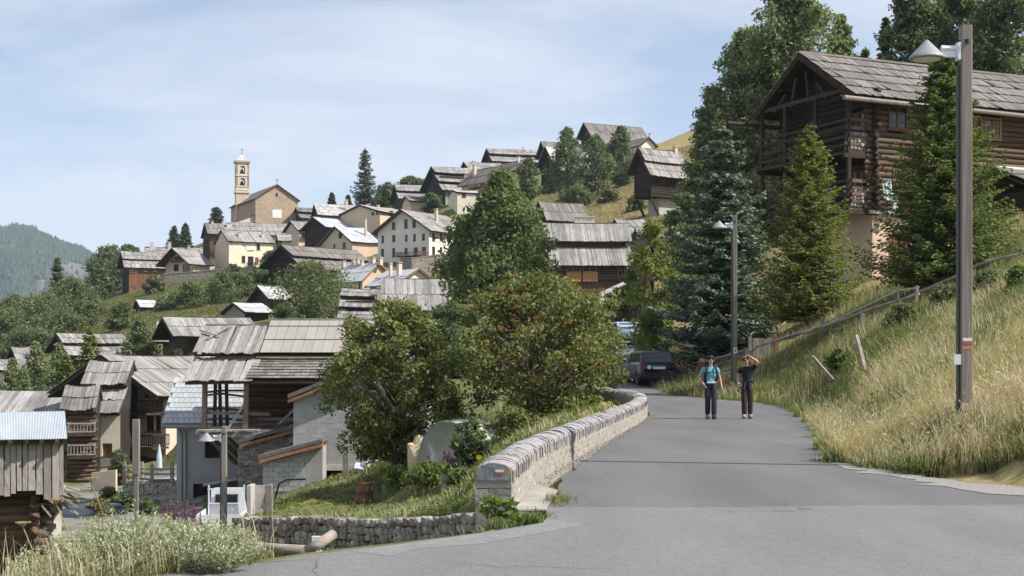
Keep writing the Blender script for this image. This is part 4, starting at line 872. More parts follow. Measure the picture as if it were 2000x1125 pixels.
X = lambda px, Y: (px - CX) / F * Y - bo.x
zz_ = lambda py, Y: CH + (HZ - py) / F * Y - bo.z
rA = (62.9 - bo.y, zz_(690, 62.9)), (65.7 - bo.y, zz_(637, 65.7)); rB = (61 - bo.y, zz_(744, 61)), (63.2 - bo.y, zz_(700, 63.2))
board_roof(BT, (X(377, 63), X(507, 63)), *rA, .205, tilt=.03); board_roof(BT, (X(357, 61), X(492, 61)), *rB, .205, tilt=.03)
rC = (62.9 - bo.y, zz_(692, 62.9)), (65.9 - bo.y, zz_(626, 65.9)); rD = (61 - bo.y, zz_(741, 61)), (63.2 - bo.y, zz_(703, 63.2))
xr0, xr1 = X(508, 63), X(508, 63) + 5.2
def ridged_panel(nm, m, nrib):
    b = MB(); b.hexa([(-.5, 0, 0), (.5, 0, 0), (.5, 1, 0), (-.5, 1, 0), (-.5, 0, 1), (.5, 0, 1), (.5, 1, 1), (-.5, 1, 1)])
    return b.mesh(nm, m)
sheet_me = ridged_panel('roof_sheet', m_beigetile, 2)
for (ta, tb_, lift) in ((0, .40, .0), (.38, .8, .03), (.78, 1, .06)):
    lo = (lerp(rC[0][0], rC[1][0], ta), lerp(rC[0][1], rC[1][1], ta) + .02 + (.05 - lift * 0)); hi = (lerp(rC[0][0], rC[1][0], tb_), lerp(rC[0][1], rC[1][1], tb_) + .02)
    d = Vector((0, hi[0] - lo[0], hi[1] - lo[1])); L = d.length; d.normalize(); n = Vector((1, 0, 0)).cross(d); x = xr0
    while x < xr1: piece_m('roof_sheet', sheet_me, BT, frame_m((x + .225, lo[0], lo[1]), (1, 0, 0), d, n, .435, L, .025)); x += .45
# ridged tiles of the lower right slope: rows too fine to pick apart singly
tl = MB(); d = Vector((0, rD[1][0] - rD[0][0], rD[1][1] - rD[0][1])); L = d.length; d.normalize(); n = Vector((1, 0, 0)).cross(d)
for r in range(7):
    x = xr0 - .25
    while x < xr1 - .2:
        p = Vector((x, rD[0][0], rD[0][1])) + d * (L * r / 7) + n * (.05 + rnd(0, .012)); a = Vector((1, 0, 0)) * .28
        q = p + d * (L / 7 + .05) - n * .045; t = n * .03
        tl.hexa([p, p + a, q + a, q, p + t, p + a + t, q + a + t, q + t]); x += .29
tl.build('roof_tiles', m_roof2, BT, kind='stuff')
for (lo, hi, xa, xb) in ((*rA, X(377, 63) + .1, X(507, 63)), (*rB, X(357, 61) + .15, X(492, 61)), (*rC, xr0, xr1), (*rD, xr0, xr1)):
    mb = MB(); slab(mb, xa, xb, lo[0] + .12, lo[1] - .03, hi[0], hi[1] - .03, .06); mb.build('roof_deck', m_shade, BT)
    for k_ in (.12, .9):
        yy, z2 = lerp(lo[0], hi[0], k_), lerp(lo[1], hi[1], k_) - .2
        MB().tube([(xa - .1, yy, z2), (xb, yy, z2 + rnd(-.05, .05))], .09, 7).build('purlin', m_logx, BT)
for xa, xb, r_ in ((X(377, 63), X(507, 63), rA), (xr0, xr1, rC)): MB().beam((xa, r_[1][0], r_[1][1] + .06), (xb, r_[1][0], r_[1][1] + .06), .2, .07).build('ridge_board', m_greywoodx, BT)
# loose poles lying on the boards
MB().tube([L_(405, 668, 64.1) + Vector((0, -.1, .12)), L_(450, 641, 65.3) + Vector((0, -.1, .1))], .05, 6).build('loose_pole', m_greywoodx, BT)
MB().beam(L_(392, 651, 64.9) + Vector((0, -.1, .14)), L_(428, 662, 64.4) + Vector((0, -.1, .14)), .13, .05).build('loose_board', m_greywoodx, BT)
zp = zz_(838, 61.5); m_oldpost = mat('old_post', (.24, .175, .13), (.12, .085, .065), 5, (2, 2, .2), .9, .4, .2)
def post(px, Y, y0, w_=.15, m=m_greywoodz, yb=838): MB().beam((X(px, Y), Y - bo.y, zz_(yb, Y)), (X(px, Y) + rnd(-.05, .05), Y - bo.y, zz_(y0, Y)), w_).build('post', m, BT)
post(399, 61.5, 748, .2, m_oldpost); post(480, 61.5, 746, .22, m_oldpost)
for px in (419, 431, 444): post(px, 64.3, 740, .14, m_logz)
MB().beam((X(402, 61.5), -.42, zz_(806, 61.5)), (X(527, 61.5), -.42, zz_(809, 61.5)), .1, .14).build('rail', m_oldpost, BT)
for y0, y1 in ((766, 763), (772, 775), (800, 803), (820, 822)): MB().tube([(X(404, 64), 2.1, zz_(y0, 64)), (X(430, 64), 2.1, zz_(y0 - 3, 64)), (X(482, 64), 2.1, zz_(y1, 64))], .055, 6).build('pole_rail', m_logx, BT)
MB().beam((X(446, 61.4), -.55, zz_(836, 61.4)), (X(480, 61.4), -.55, zz_(784, 61.4)), .1).build('brace', m_greywoodz, BT)
dk = []
for i in range(14):
    xa = lerp(X(384, 61), X(505, 61), i / 14); MB().box(xa + .01, xa + .21 - .01, -1.3 + rnd(-.15, .1), 2.4, zp - .08 + rnd(-.02, .02), zp).build('deck_board', m_greywoodz, BT)
MB().beam((X(384, 61), -1.15, zp - .2), (X(512, 61), -1.15, zp - .2), .2, .22).build('deck_beam', m_greywoodx, BT)
for a, b in (((405, 852), (462, 905)), ((420, 850), (470, 895)), ((435, 848), (480, 890))): MB().beam(L_(*a, 61) , L_(*b, 63.5), .2, .14).build('brace', m_greywoodx, BT)
# log back wall of the closed bay and its side
log_wall(BT, (X(487, 63.8), 63.8 - bo.y, 0), (1, 0, 0), 4.8, zz_(838, 63.8), zz_(700, 63.8), [], .1, .1, .24)
log_wall(BT, (X(487, 63.8) + 4.8, 61.3 - bo.y, 0), (0, 1, 0), 4.6, zz_(930, 63.8), zz_(690, 63.8), [], .1, .1, .24)
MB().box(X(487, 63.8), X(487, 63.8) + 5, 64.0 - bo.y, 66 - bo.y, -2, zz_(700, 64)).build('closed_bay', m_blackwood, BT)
MB().box(X(487, 63), X(487, 63) + 4.8, -.6, 1.9, zp - .15, zp - .02).build('bay_floor', m_greywoodx, BT)
for i in range(9): MB().beam((X(500, 62) + rnd(0, 1.2), rnd(-.3, 1), zp + .05 + i * .05), (X(560, 62) + rnd(0, .9), rnd(-.2, .8), zp + .05 + i * .05), .16, .04).build('stacked_plank', m_greywoodx, BT)
MB().beam(L_(545, 828, 61.2), L_(590, 785, 61.2), .14, .1).build('brace', m_greywoodz, BT)

# ---------------------------------------------------------------- grey house with metal shingle roof
GT, L_ = based('shingled_house', 'grey cement house with a metal shingle roof seen through the open barn frame', 'house', at(345, 1012, 66.4)); go = Vector(GT.location)
X2 = lambda px, Y: (px - CX) / F * Y - go.x
Z2 = lambda py, Y: CH + (HZ - py) / F * Y - go.z
mb = MB(); wd = X2(505, 66.4); ht = Z2(833, 66.4)
hw = (X2(400, 66.4), Z2(895, 66.4), X2(437, 66.4), Z2(857, 66.4)); hd = (X2(377, 66.4), Z2(1005, 66.4), X2(405, 66.4), Z2(945, 66.4))
wall_face(mb, (0, 0, 0), (1, 0, 0), (0, -1, 0), wd, ht, [hw, hd], .35); mb.add([(0, 0, -1), (wd, 0, -1), (wd, 0, 0), (0, 0, 0)], [(0, 1, 2, 3)]); mb.build('wall', m_plaster_g, GT)
mb = MB(); mb.add([(0, 0, -1), (0, 5, -1), (0, 5, ht), (0, 2.3, ht + 2), (0, 0, ht)], [(4, 3, 2, 1, 0)]); mb.build('gable_wall', m_plaster_g, GT)
make_window(GT, (0, 0, 0), (1, 0, 0), (0, -1, 0), hw, 'D', .3); make_window(GT, (0, 0, 0), (1, 0, 0), (0, -1, 0), hd, 'D', .3)
shm = MB(); shm.hexa([(-.5, 0, 0), (.5, 0, 0), (.5, 1, -.6), (-.5, 1, -.6), (-.5, 0, 1), (.5, 0, 1), (.5, 1, .4), (-.5, 1, .4)]); shm = shm.mesh('shingle', m_shingle)
lo = Vector((0, -.4, Z2(829, 66))); hi = Vector((0, 2.15, Z2(741, 68.55))); d = (hi - lo); L = d.length; d.normalize(); n = Vector((1, 0, 0)).cross(d); rows = 9
for r in range(rows):
    for i in range(17):
        x = X2(321, 66) + .255 * i + (.128 if r % 2 else 0)
        piece_m('shingle', shm, GT, frame_m(Vector((x, lo.y, lo.z)) + d * (L * r / rows) + n * .06, (1, 0, 0), d, n, .24, L / rows * 1.18, .04))
mb = MB(); slab(mb, X2(321, 66) - .12, X2(321, 66) + 4.25, lo.y, lo.z, hi.y, hi.z, .1); slab(mb, X2(321, 66) - .12, X2(321, 66) + 4.25, 5.2, ht - .2, hi.y, hi.z, .1); mb.build('roof_deck', m_shingle, GT)
MB().tube([(X2(321, 66), lo.y - .1, lo.z - .1), (X2(321, 66) + 4.2, lo.y - .1, lo.z - .14)], .08, 8).build('gutter', m_lampgrey, GT)
MB().tube([(X2(350, 66) , lo.y - .1, lo.z - .12), (X2(352, 66), -.1, lo.z - .5), (X2(352, 66), -.1, -.5)], .05, 8).build('downpipe', m_lampgrey, GT)
MB().box(X2(359, 66.4), X2(364, 66.4), -.12, -.003, -.5, ht - .2).build('pilaster', m_plaster_g, GT)
MB().prism([L_(398, 945, 66.3), L_(460, 935, 66.3), L_(462, 938, 64.6), L_(396, 950, 64.6)], (0, 0, .04)).build('tin_canopy', m_tinblue, GT)

# ---------------------------------------------------------------- concrete block shed, its lean-to and the rubble bay
KT, L_ = based('block_shed', 'concrete block shed with a stepped lean-to and orange roof edges', 'shed', at(573, 962, 57))
ko = Vector(KT.location); P = lambda px, py, Y: L_(px, py, Y)
lint = [(573, 985), (573, 772), (800, 681), (880, 714), (880, 985)]
mb = MB()
def Wp(poly, Y, dep, m, nm, hole=None):
    b = MB(); b.prism([P(x, y, Y) for x, y in poly], (0, dep, 0)); return b.build(nm, m, KT)
Wp([(573, 909), (573, 772), (770, 695), (830, 718), (830, 909)], 57, 7, m_plaster_g, 'upper_wall')
Wp([(573, 985), (573, 909), (597, 909), (597, 985)], 57, 7, m_plaster_g, 'pier'); Wp([(668, 985), (668, 909), (830, 909), (830, 985)], 57, 7, m_plaster_g, 'pier')
b = MB(); q = [P(583, 919, 56.94), P(720, 919, 56.94), P(720, 908, 56.94), P(583, 908, 56.94)]; b.prism(q, (0, .2, 0)); b.build('lintel', m_concrete, KT)
MB().prism([P(590, 990, 58.2), P(690, 990, 58.2), P(690, 905, 58.2), P(590, 905, 58.2)], (0, .1, 0)).build('opening_shade', m_black, KT)  # black sheet standing in for the shade inside the opening
def verge(a, b_, Y, m, dep, nm, th=10, ov=.35):
    """roof slope seen along its edge: from photo point a to b_"""
    p, q = P(*a, Y - ov), P(*b_, Y - ov); up = Vector((0, 0, th / F * Y)); mb = MB(); mb.prism([p, q, q + up, p + up], (0, dep + ov, 0)); return mb.build(nm, m, KT)
verge((562, 778), (773, 696), 57, m_roof2, 7, 'roof', 8); verge((562, 787), (773, 705), 57, m_orange, .1, 'verge_board', 6)
verge((773, 696), (835, 721), 57, m_roof2, 7, 'roof', 8)
# lean-to
Wp([(513, 1000), (513, 905), (575, 889), (575, 1000)], 55.8, 2.4, m_mortar, 'lean_to_wall'); Wp([(575, 1000), (575, 889), (630, 872), (630, 1000)], 55.8, 1.15, m_plaster_g, 'lean_to_wall')
verge((503, 897), (630, 864), 55.8, m_roof2, 2.2, 'lean_to_roof', 7); verge((506, 905), (629, 873), 55.8, m_orange, .12, 'verge_board', 7)
blk = MB().box(0, 1, -.02, .1, 0, 1).mesh('block', m_block); k = 55.8 / F
for r in range(7):
    yb_ = 950 - r * 9.6 + 9.6
    for i in range(-1, 4):
        xa = 514.5 + i * 20 + (10 if r % 2 else 0); xb = xa + 19; xa = max(xa, 514.5); xb = min(xb, 594)
        if xb - xa < 4 or yb_ - 9 < 905 - (xa - 513) * .26: continue
        piece('block', blk, KT, P(xa, yb_, 55.78), None, ((xb - xa) * k, .4, 8.9 * k))
blk2 = MB().box(0, 1, -.006, .05, 0, 1).mesh('block', m_block); k = 57 / F
for r in range(11):                                      # blocks showing faintly through the thin render
    for i in range(9):
        if random.random() < .45: continue
        xa = 579 + i * 20 + (10 if r % 2 else 0); yb_ = 905 - r * 9.8; yv = 772 - (xa - 573) * .4
        if yb_ - 14 < yv + 8: continue
        piece('block', blk2, KT, P(xa, yb_, 56.998), None, (19.3 * k, .25, 9.4 * k))
MB().lathe([(.13, 0), (.13, .06), (.09, .06)], 14).build('vent', m_iron, KT).matrix_basis = Matrix.Translation(P(625, 894, 56.95)) @ Matrix.Rotation(R(90), 4, 'X')
# rubble bay at left
Wp([(466, 1010), (466, 872), (590, 838), (590, 1010)], 58.6, 2.6, m_mortar, 'bay_wall')
rb = MB(); k = 58.6 / F
for r in range(36):
    y = 1000 - r * 4.4; x = 466 + rnd(-3, 0)
    while x < 588:
        wst = rnd(5, 14); top = 874 - (x - 466) * .275
        if y - 4 > top: p = P(x, y, 58.6); rb.box(p.x, p.x + (wst - .7) * k, p.y - rnd(.02, .07), p.y + .1, p.z, p.z + rnd(3.2, 4.0) * k)
        x += wst
rb.build('rubble', m_stone, KT, kind='stuff')
verge((464, 866), (592, 831), 58.6, m_roof2, 2.4, 'bay_roof', 7); verge((468, 874), (590, 841), 58.6, m_orange, .12, 'verge_board', 6)
# ---------------------------------------------------------------- near barn at the left edge
NT, L_ = based('plank_barn', 'old plank and log barn with a pale blue tin roof at the left edge', 'barn', at(60, 1125, 40)); no = Vector(NT.location)
X3 = lambda px, Y: (px - CX) / F * Y - no.x
Z3 = lambda py, Y: CH + (HZ - py) / F * Y - no.z
PLZ = []
for i in range(6):
    rr = random.Random(i + 90); b = MB(); n = 7; w2 = .5
    v0 = [(-w2 + rr.uniform(-.05, .05), 0, j / n) for j in range(n + 1)]; v1 = [(w2 + rr.uniform(-.05, .05), 0, j / n) for j in range(n + 1)]
    vs = []
    for j in range(n + 1): vs += [v0[j], v1[j], (v1[j][0] * .8, -1, v1[j][2]), (v0[j][0] * .8, -1 - rr.uniform(-.2, .2), v0[j][2])]
    fs = [(4 * j + c, 4 * j + (c + 1) % 4, 4 * j + 4 + (c + 1) % 4, 4 * j + 4 + c) for j in range(n) for c in range(4)] + [(3, 2, 1, 0), (4 * n, 4 * n + 1, 4 * n + 2, 4 * n + 3)]
    b.add(vs, fs); PLZ.append(b.mesh('plank', m_greywoodz))
x = X3(-90, 39.8)
while x < X3(122, 39.8):
    w_ = rnd(.12, .22); drop = rnd(-.1, .1); drop += .12 if x > X3(68, 39.8) else 0
    piece('plank', random.choice(PLZ), NT, (x + w_ / 2, 39.8 - no.y + rnd(-.03, .03), Z3(962, 39.8) - drop), (0, rnd(-.012, .012), 0), (w_ * .97, .05, Z3(852, 39.8) - Z3(962, 39.8) + drop)); x += w_
lo = (39.45 - no.y, Z3(857, 39.45)); hi = (41.6 - no.y, Z3(806, 41.6)); d = Vector((0, hi[0] - lo[0], hi[1] - lo[1])); L = d.length
tin = MB(); n = 300; xa, xb = X3(-100, 39.5), X3(124, 39.5); vs = []
for i in range(n + 1):
    x = lerp(xa, xb, i / n); w_ = .016 * math.cos(i * math.pi / 2); tk = .03 * math.sin(i * .05)
    vs += [(x, lo[0] + tk, lo[1] + w_), (x, hi[0], hi[1] + w_ + .05 * i / n)]
tin.add(vs, [(2 * i, 2 * i + 2, 2 * i + 3, 2 * i + 1) for i in range(n)]); tin.build('tin_roof', m_tinblue, NT, True)
mb = MB(); slab(mb, xa, xb - .05, lo[0] + .08, lo[1] - .05, hi[0], hi[1] - .05, .1); slab(mb, xa, xb - .05, hi[0] + 2.2, lo[1] - .1, hi[0], hi[1] - .05, .1); mb.build('roof_deck', m_shade, NT)
for px in (20, 50, 78, 106): p = X3(px, 39.6); MB().tube([(p, lo[0] - .05, lo[1] - .1), (p, lo[0] + .8, lo[1] + .1)], .07, 6).build('rafter_end', m_logz, NT)
MB().box(X3(-90, 40), X3(120, 40) , 40.05 - no.y, 43.5 - no.y, Z3(965, 40), lo[1] - .0).build('loft', m_shade, NT)
# recessed log wall below the planks
log_wall(NT, (X3(-90, 40.6), 40.6 - no.y, 0), (1, 0, 0), X3(88, 40.6) - X3(-90, 40.6), -.8, Z3(958, 40.6), [], .1, .45, .23)
log_wall(NT, (X3(88, 40.6), 40.4 - no.y, 0), (0, 1, 0), 3, -.8, Z3(930, 40.6), [], .5, .1, .23, .1)
MB().box(X3(-90, 40.8), X3(86, 40.8), 40.75 - no.y, 43.4 - no.y, -1, Z3(965, 41)).build('inner_wall', m_blackwood, NT)
# lean-to with board roof and a rendered stub wall at its right
ws = MB(); ws.prism([(X3(118, 40.9), 40.9 - no.y, -1), (X3(146, 40.9), 40.9 - no.y, -1), (X3(146, 40.9), 40.9 - no.y, Z3(972, 40.9)), (X3(118, 40.9), 40.9 - no.y, Z3(948, 40.9))], (0, 2.6, 0)); ws.build('stub_wall', m_plaster_w, NT)
board_roof(NT, (0, 0.01), (0, 0), (1, 1), .2) if False else None
p0, p1 = Vector((X3(100, 40.6), 40.3 - no.y, Z3(925, 40.6))), Vector((X3(160, 40.6), 40.3 - no.y, Z3(972, 40.6))); dd_ = (p1 - p0); Lr = dd_.length; dd_.normalize(); nn = dd_.cross(Vector((0, 1, 0))); nn = nn if nn.z > 0 else -nn
for i in range(13): piece_m('roof_board', random.choice(ROOFP), NT, frame_m(p0 + Vector((0, i * .24, .02 * (i % 2))), Vector((0, 1, 0)), dd_, nn, .23, Lr * rnd(.94, 1.06), .03))
for i in range(14):                                      # split stones and shakes spilling under the eave
    p = Vector((X3(rnd(96, 150), 40.4), 40.25 - no.y + rnd(-.1, .25), Z3(rnd(950, 990), 40.4))); MB().beam(p, p + Vector((rnd(.25, .5), 0, rnd(-.35, -.1))), .2, .05).build('loose_shake', m_greywoodx, NT)
st_ = MB()
for i in range(60):
    p = Vector((X3(rnd(84, 116), 40.5), 40.5 - no.y + rnd(-.05, .2), Z3(rnd(965, 1090), 40.5))); st_.box(p.x, p.x + rnd(.12, .35), p.y, p.y + .4, p.z, p.z + rnd(.06, .14))
st_.build('rubble', m_stone, NT, kind='stuff')

_c = Vector((X3(122, 39.8), 39.8 - no.y, 0)); NT.rotation_euler = (0, 0, R(19)); NT.location = no + _c - Matrix.Rotation(R(19), 3, 'Z') @ _c   # the barn stands turned towards the lane
# ---------------------------------------------------------------- stone pieces
def stone_mesh(nm, m, seed, flat_=1.0):
    rr = random.Random(seed); v = []
    for x in (-.5, .5):
        for y in (-.5, .5):
            for z in (-.5, .5): v.append((x * rr.uniform(.62, .95), y * rr.uniform(.7, .9), z * rr.uniform(.62, .95)))
    v += [(-.5, rr.uniform(-.1, .1), rr.uniform(-.1, .1)), (.5, 0, rr.uniform(-.1, .1)), (0, -.5, 0), (0, .5, 0), (rr.uniform(-.1, .1), 0, -.5), (0, 0, .5)]
    f = []
    for c, ring in ((8, (0, 1, 3, 2)), (9, (4, 6, 7, 5)), (10, (0, 4, 5, 1)), (11, (2, 3, 7, 6)), (12, (0, 2, 6, 4)), (13, (1, 5, 7, 3))):
        f += [(c, ring[i], ring[(i + 1) % 4]) for i in range(4)]
    return MB().add(v, f).mesh(nm, m, False)
ST_R = [stone_mesh('stone', m_rubble, i) for i in range(7)]; ST_G = [stone_mesh('stone', m_stone, 20 + i) for i in range(7)]
# ---------------------------------------------------------------- parapet along the road
PY = [15.15, 17, 19, 21.2, 24, 27.3, 31, 35, 38, 41, 43, 44.6, 46, 47.4, 48.6, 50, 51.5, 54]; PX = [0.0, .17, .36, .70, 1.17, 1.70, 2.33, 3.0, 3.5, 3.88, 3.98, 3.93, 3.72, 3.35, 2.95, 2.45, 2.05, 1.6]
_s = [0]; 
for i in range(1, len(PY)): _s.append(_s[-1] + math.hypot(PY[i] - PY[i - 1], PX[i] - PX[i - 1]))
def ppos(s):                                              # point and direction along the parapet's road face
    x, y = float(np.interp(s, _s, PX)), float(np.interp(s, _s, PY)); x2, y2 = float(np.interp(s + .3, _s, PX)), float(np.interp(s + .3, _s, PY)); x1, y1 = float(np.interp(s - .3, _s, PX)), float(np.interp(s - .3, _s, PY))
    d = Vector((x2 - x1, y2 - y1, 0)).normalized(); return Vector((x, y, float(zroad(y)))), d
PT = thing('stone_parapet', 'low stone parapet with upright coping slabs and orange lichen along the road', 'wall', (0, 15.2, 0)); po = Vector(PT.location); TH, PH = .37, .31
core = MB(); prev = None; ks = np.linspace(0, _s[-1], 70); vs = []
for s in ks:
    p, d = ppos(s); n = Vector((d.y, -d.x, 0)); a = p - n * .002 - po; b = p - n * (TH - .04) - po
    vs += [a + Vector((0, 0, -.25)), a + Vector((0, 0, PH + .1)), b + Vector((0, 0, PH + .1)), b + Vector((0, 0, -1.6))]
fs = [(4 * i + c, 4 * i + c + 1, 4 * i + 5 + c, 4 * i + 4 + c) for i in range(len(ks) - 1) for c in range(3)] + [(0, 1, 2, 3), (4 * len(ks) - 1, 4 * len(ks) - 2, 4 * len(ks) - 3, 4 * len(ks) - 4)]
core.add(vs, fs); core.build('mortar_core', m_mortar, PT)
COP = []
for i in range(7):                                        # upright slab with a rounded head
    rr = random.Random(300 + i); b = MB(); prof = []
    for t in np.linspace(0, math.pi, 8): prof.append((.5 * math.cos(t) * rr.uniform(.96, 1.03), .55 + .45 * math.sin(t) * rr.uniform(.93, 1.05)))
    prof = [(.5, 0)] + prof + [(-.5, 0)]
    v0 = [(0, y, z) for y, z in prof]; v1 = [(1, y * rr.uniform(.96, 1.02), z * rr.uniform(.97, 1.02)) for y, z in prof]; k = len(prof)
    b.add(v0 + v1, [tuple(range(k)), tuple(range(2 * k - 1, k - 1, -1))] + [(j, j + k, (j + 1) % k + k, (j + 1) % k) for j in range(k)]); COP.append(b.mesh('coping_stone', m_coping))
s = .0; ncop = 0; far_c = MB()
while s < _s[-1]:
    p, d = ppos(s); t = rnd(.05, .115) if s < 20 else rnd(.07, .15); n = Vector((d.y, -d.x, 0)); c = p - n * TH / 2 - po + Vector((0, 0, PH))
    up = (Vector((0, 0, 1)) + d * rnd(-.22, .02) + n * rnd(-.04, .04)).normalized(); z2 = up; x2 = n.cross(z2).normalized() * -1
    x2 = d - z2 * d.dot(z2); x2.normalize(); y2 = z2.cross(x2)
    if ncop < 300: piece_m('coping_stone', random.choice(COP), PT, frame_m(c, x2, y2, z2, t * 1.02, (TH + rnd(-.01, .035)), rnd(.19, .235)))
    else: M = frame_m(c, x2, y2, z2, t * .96, (TH + rnd(-.03, .05)), rnd(.18, .255)); me = random.choice(COP); far_c.add([M @ v_.co for v_ in me.vertices], [tuple(q.vertices) for q in me.polygons])
    s += t; ncop += 1
far_c.build('far_coping', m_coping, PT, kind='stuff')
# rubble on the road face: near stones one by one, far ones joined
far_r = MB(); nst = 0; s = .12
rows = [(.05, .09), (.14, .09), (.225, .09), (.30, .06)]
stones = []
for (zc, hh) in rows:
    s = .05 + rnd(0, .1)
    while s < _s[-1] - .1:
        w_ = rnd(.12, .34); stones.append((s + w_ / 2, zc + rnd(-.02, .02), w_ * .95, hh * rnd(.85, 1.2))); s += w_
stones.sort()
for (s, zc, w_, hh) in stones:
    p, d = ppos(s); n = Vector((d.y, -d.x, 0)); c = p - n * .05 - po + Vector((0, 0, zc))
    M = frame_m(c, d, Vector((0, 0, 1)).cross(d), (0, 0, 1), w_, .098 + rnd(0, .03), hh)
    if nst < 290: piece_m('stone', random.choice(ST_R), PT, M); nst += 1
    else:
        me = random.choice(ST_R); far_r.add([M @ v.co for v in me.vertices], [tuple(q.vertices) for q in me.polygons])
far_r.build('far_stones', m_rubble, PT, kind='stuff')
# squared stones of the near end
p, d = ppos(0); n = Vector((d.y, -d.x, 0))
for (za, zb, ua, ub) in ((-.2, .08, 0, .2), (-.2, .10, .205, .38), (.105, .17, 0, .38), (.175, .25, 0, .24), (.175, .245, .245, .38), (.255, .33, 0, .38)):
    b = MB(); q = p - po
    b.hexa([q - n * ub - d * .07 + Vector((0, 0, za)), q - n * ua - d * .07 + Vector((0, 0, za)), q - n * ua + d * .2 + Vector((0, 0, za)), q - n * ub + d * .2 + Vector((0, 0, za)), q - n * ub - d * .07 + Vector((0, 0, zb)), q - n * ua - d * .07 + Vector((0, 0, zb)), q - n * ua + d * .2 + Vector((0, 0, zb)), q - n * ub + d * .2 + Vector((0, 0, zb))])
    b.build('end_stone', m_rubble, PT)
q = p - po; b = MB(); v = []
for (u, z) in ((0, .335), (.38, .335), (.375, .44), (.32, .495), (.19, .525), (.06, .50), (.005, .45)): v.append(q - n * u - d * .075 + Vector((0, 0, z)))
b.prism(v[::-1], d * .12); b.build('end_slab', m_coping, PT)
for za, zb, c in ((.425, .45, m_whiteframe), (.398, .4245, flat('trail_red', (.42, .09, .08), .8))):
    b = MB(); b.prism([q - n * u - d * .0765 + Vector((0, 0, z)) for u, z in ((.17, za), (.08, za), (.08, zb), (.17, zb))][::-1], -d * .002); b.build('trail_mark', c, PT)
# concrete strip at the foot of its near end, with a dusty foot strip further on
b = MB(); b.prism([(0.02, 15.2, .0), (.36, 15.3, .0), (.56, 17.5, 0), (.30, 18.4, .0), (.18, 17.1, 0)], (0, 0, .018)); b.build('concrete_strip', mat('old_concrete', (.36, .34, .31), (.25, .235, .215), 6, bump=.4, vary=0, coarse=(1.2, .15)), None, kind='structure')

# ---------------------------------------------------------------- dry stone retaining wall in the dip
DT = thing('retaining_wall', 'shaded dry stone retaining wall below the garden', 'wall', (-4, 35, -4.5)); do = Vector(DT.location)
ds = [0]
for i in range(1, len(WX)): ds.append(ds[-1] + math.hypot(WX[i] - WX[i - 1], WY[i] - WY[i - 1]))
core = MB(); vs = []; ks = np.linspace(0, ds[-1], 30)
for s in ks:
    x, y, z = (float(np.interp(s, ds, q)) for q in (WX, WY, WZ)); a = Vector((x, y, 0)) - do; nrm = Vector((.83, .55, 0))
    vs += [a + Vector((0, 0, -6)) , a + Vector((0, 0, z - .05)), a + nrm * .5 + Vector((0, 0, z - .05)), a + nrm * .5 + Vector((0, 0, -6))]
core.add(vs, [(4 * i + c, 4 * i + 4 + c, 4 * i + 5 + c, 4 * i + c + 1) for i in range(len(ks) - 1) for c in range(3)] + [(3, 2, 1, 0)]); core.build('earth_core', m_shade, DT)
stones = []
for r in range(9):
    s = rnd(0, .2)
    while s < ds[-1]:
        w_ = rnd(.2, .48); stones.append((r, s + w_ / 2, w_)); s += w_
rest = MB()
for k, (r, s, w_) in enumerate(stones):
    x, y, z = (float(np.interp(s, ds, q)) for q in (WX, WY, WZ)); x2, y2 = float(np.interp(s + .2, ds, WX)), float(np.interp(s + .2, ds, WY)); x1, y1 = float(np.interp(s - .2, ds, WX)), float(np.interp(s - .2, ds, WY))
    d = Vector((x2 - x1, y2 - y1, 0)).normalized(); c = Vector((x, y, z - .09 - r * .185 + rnd(-.03, .03))) - do
    M = frame_m(c, d, Vector((0, 0, 1)).cross(d), (0, 0, 1), w_ * .97, rnd(.3, .42), rnd(.17, .22)) @ Matrix.Rotation(rnd(-.15, .15), 4, 'Y')
    if k < 295: piece_m('stone', random.choice(ST_G), DT, M)
    else: me = random.choice(ST_G); rest.add([M @ v.co for v in me.vertices], [tuple(q.vertices) for q in me.polygons])
rest.build('lower_stones', m_stone, DT, kind='stuff')

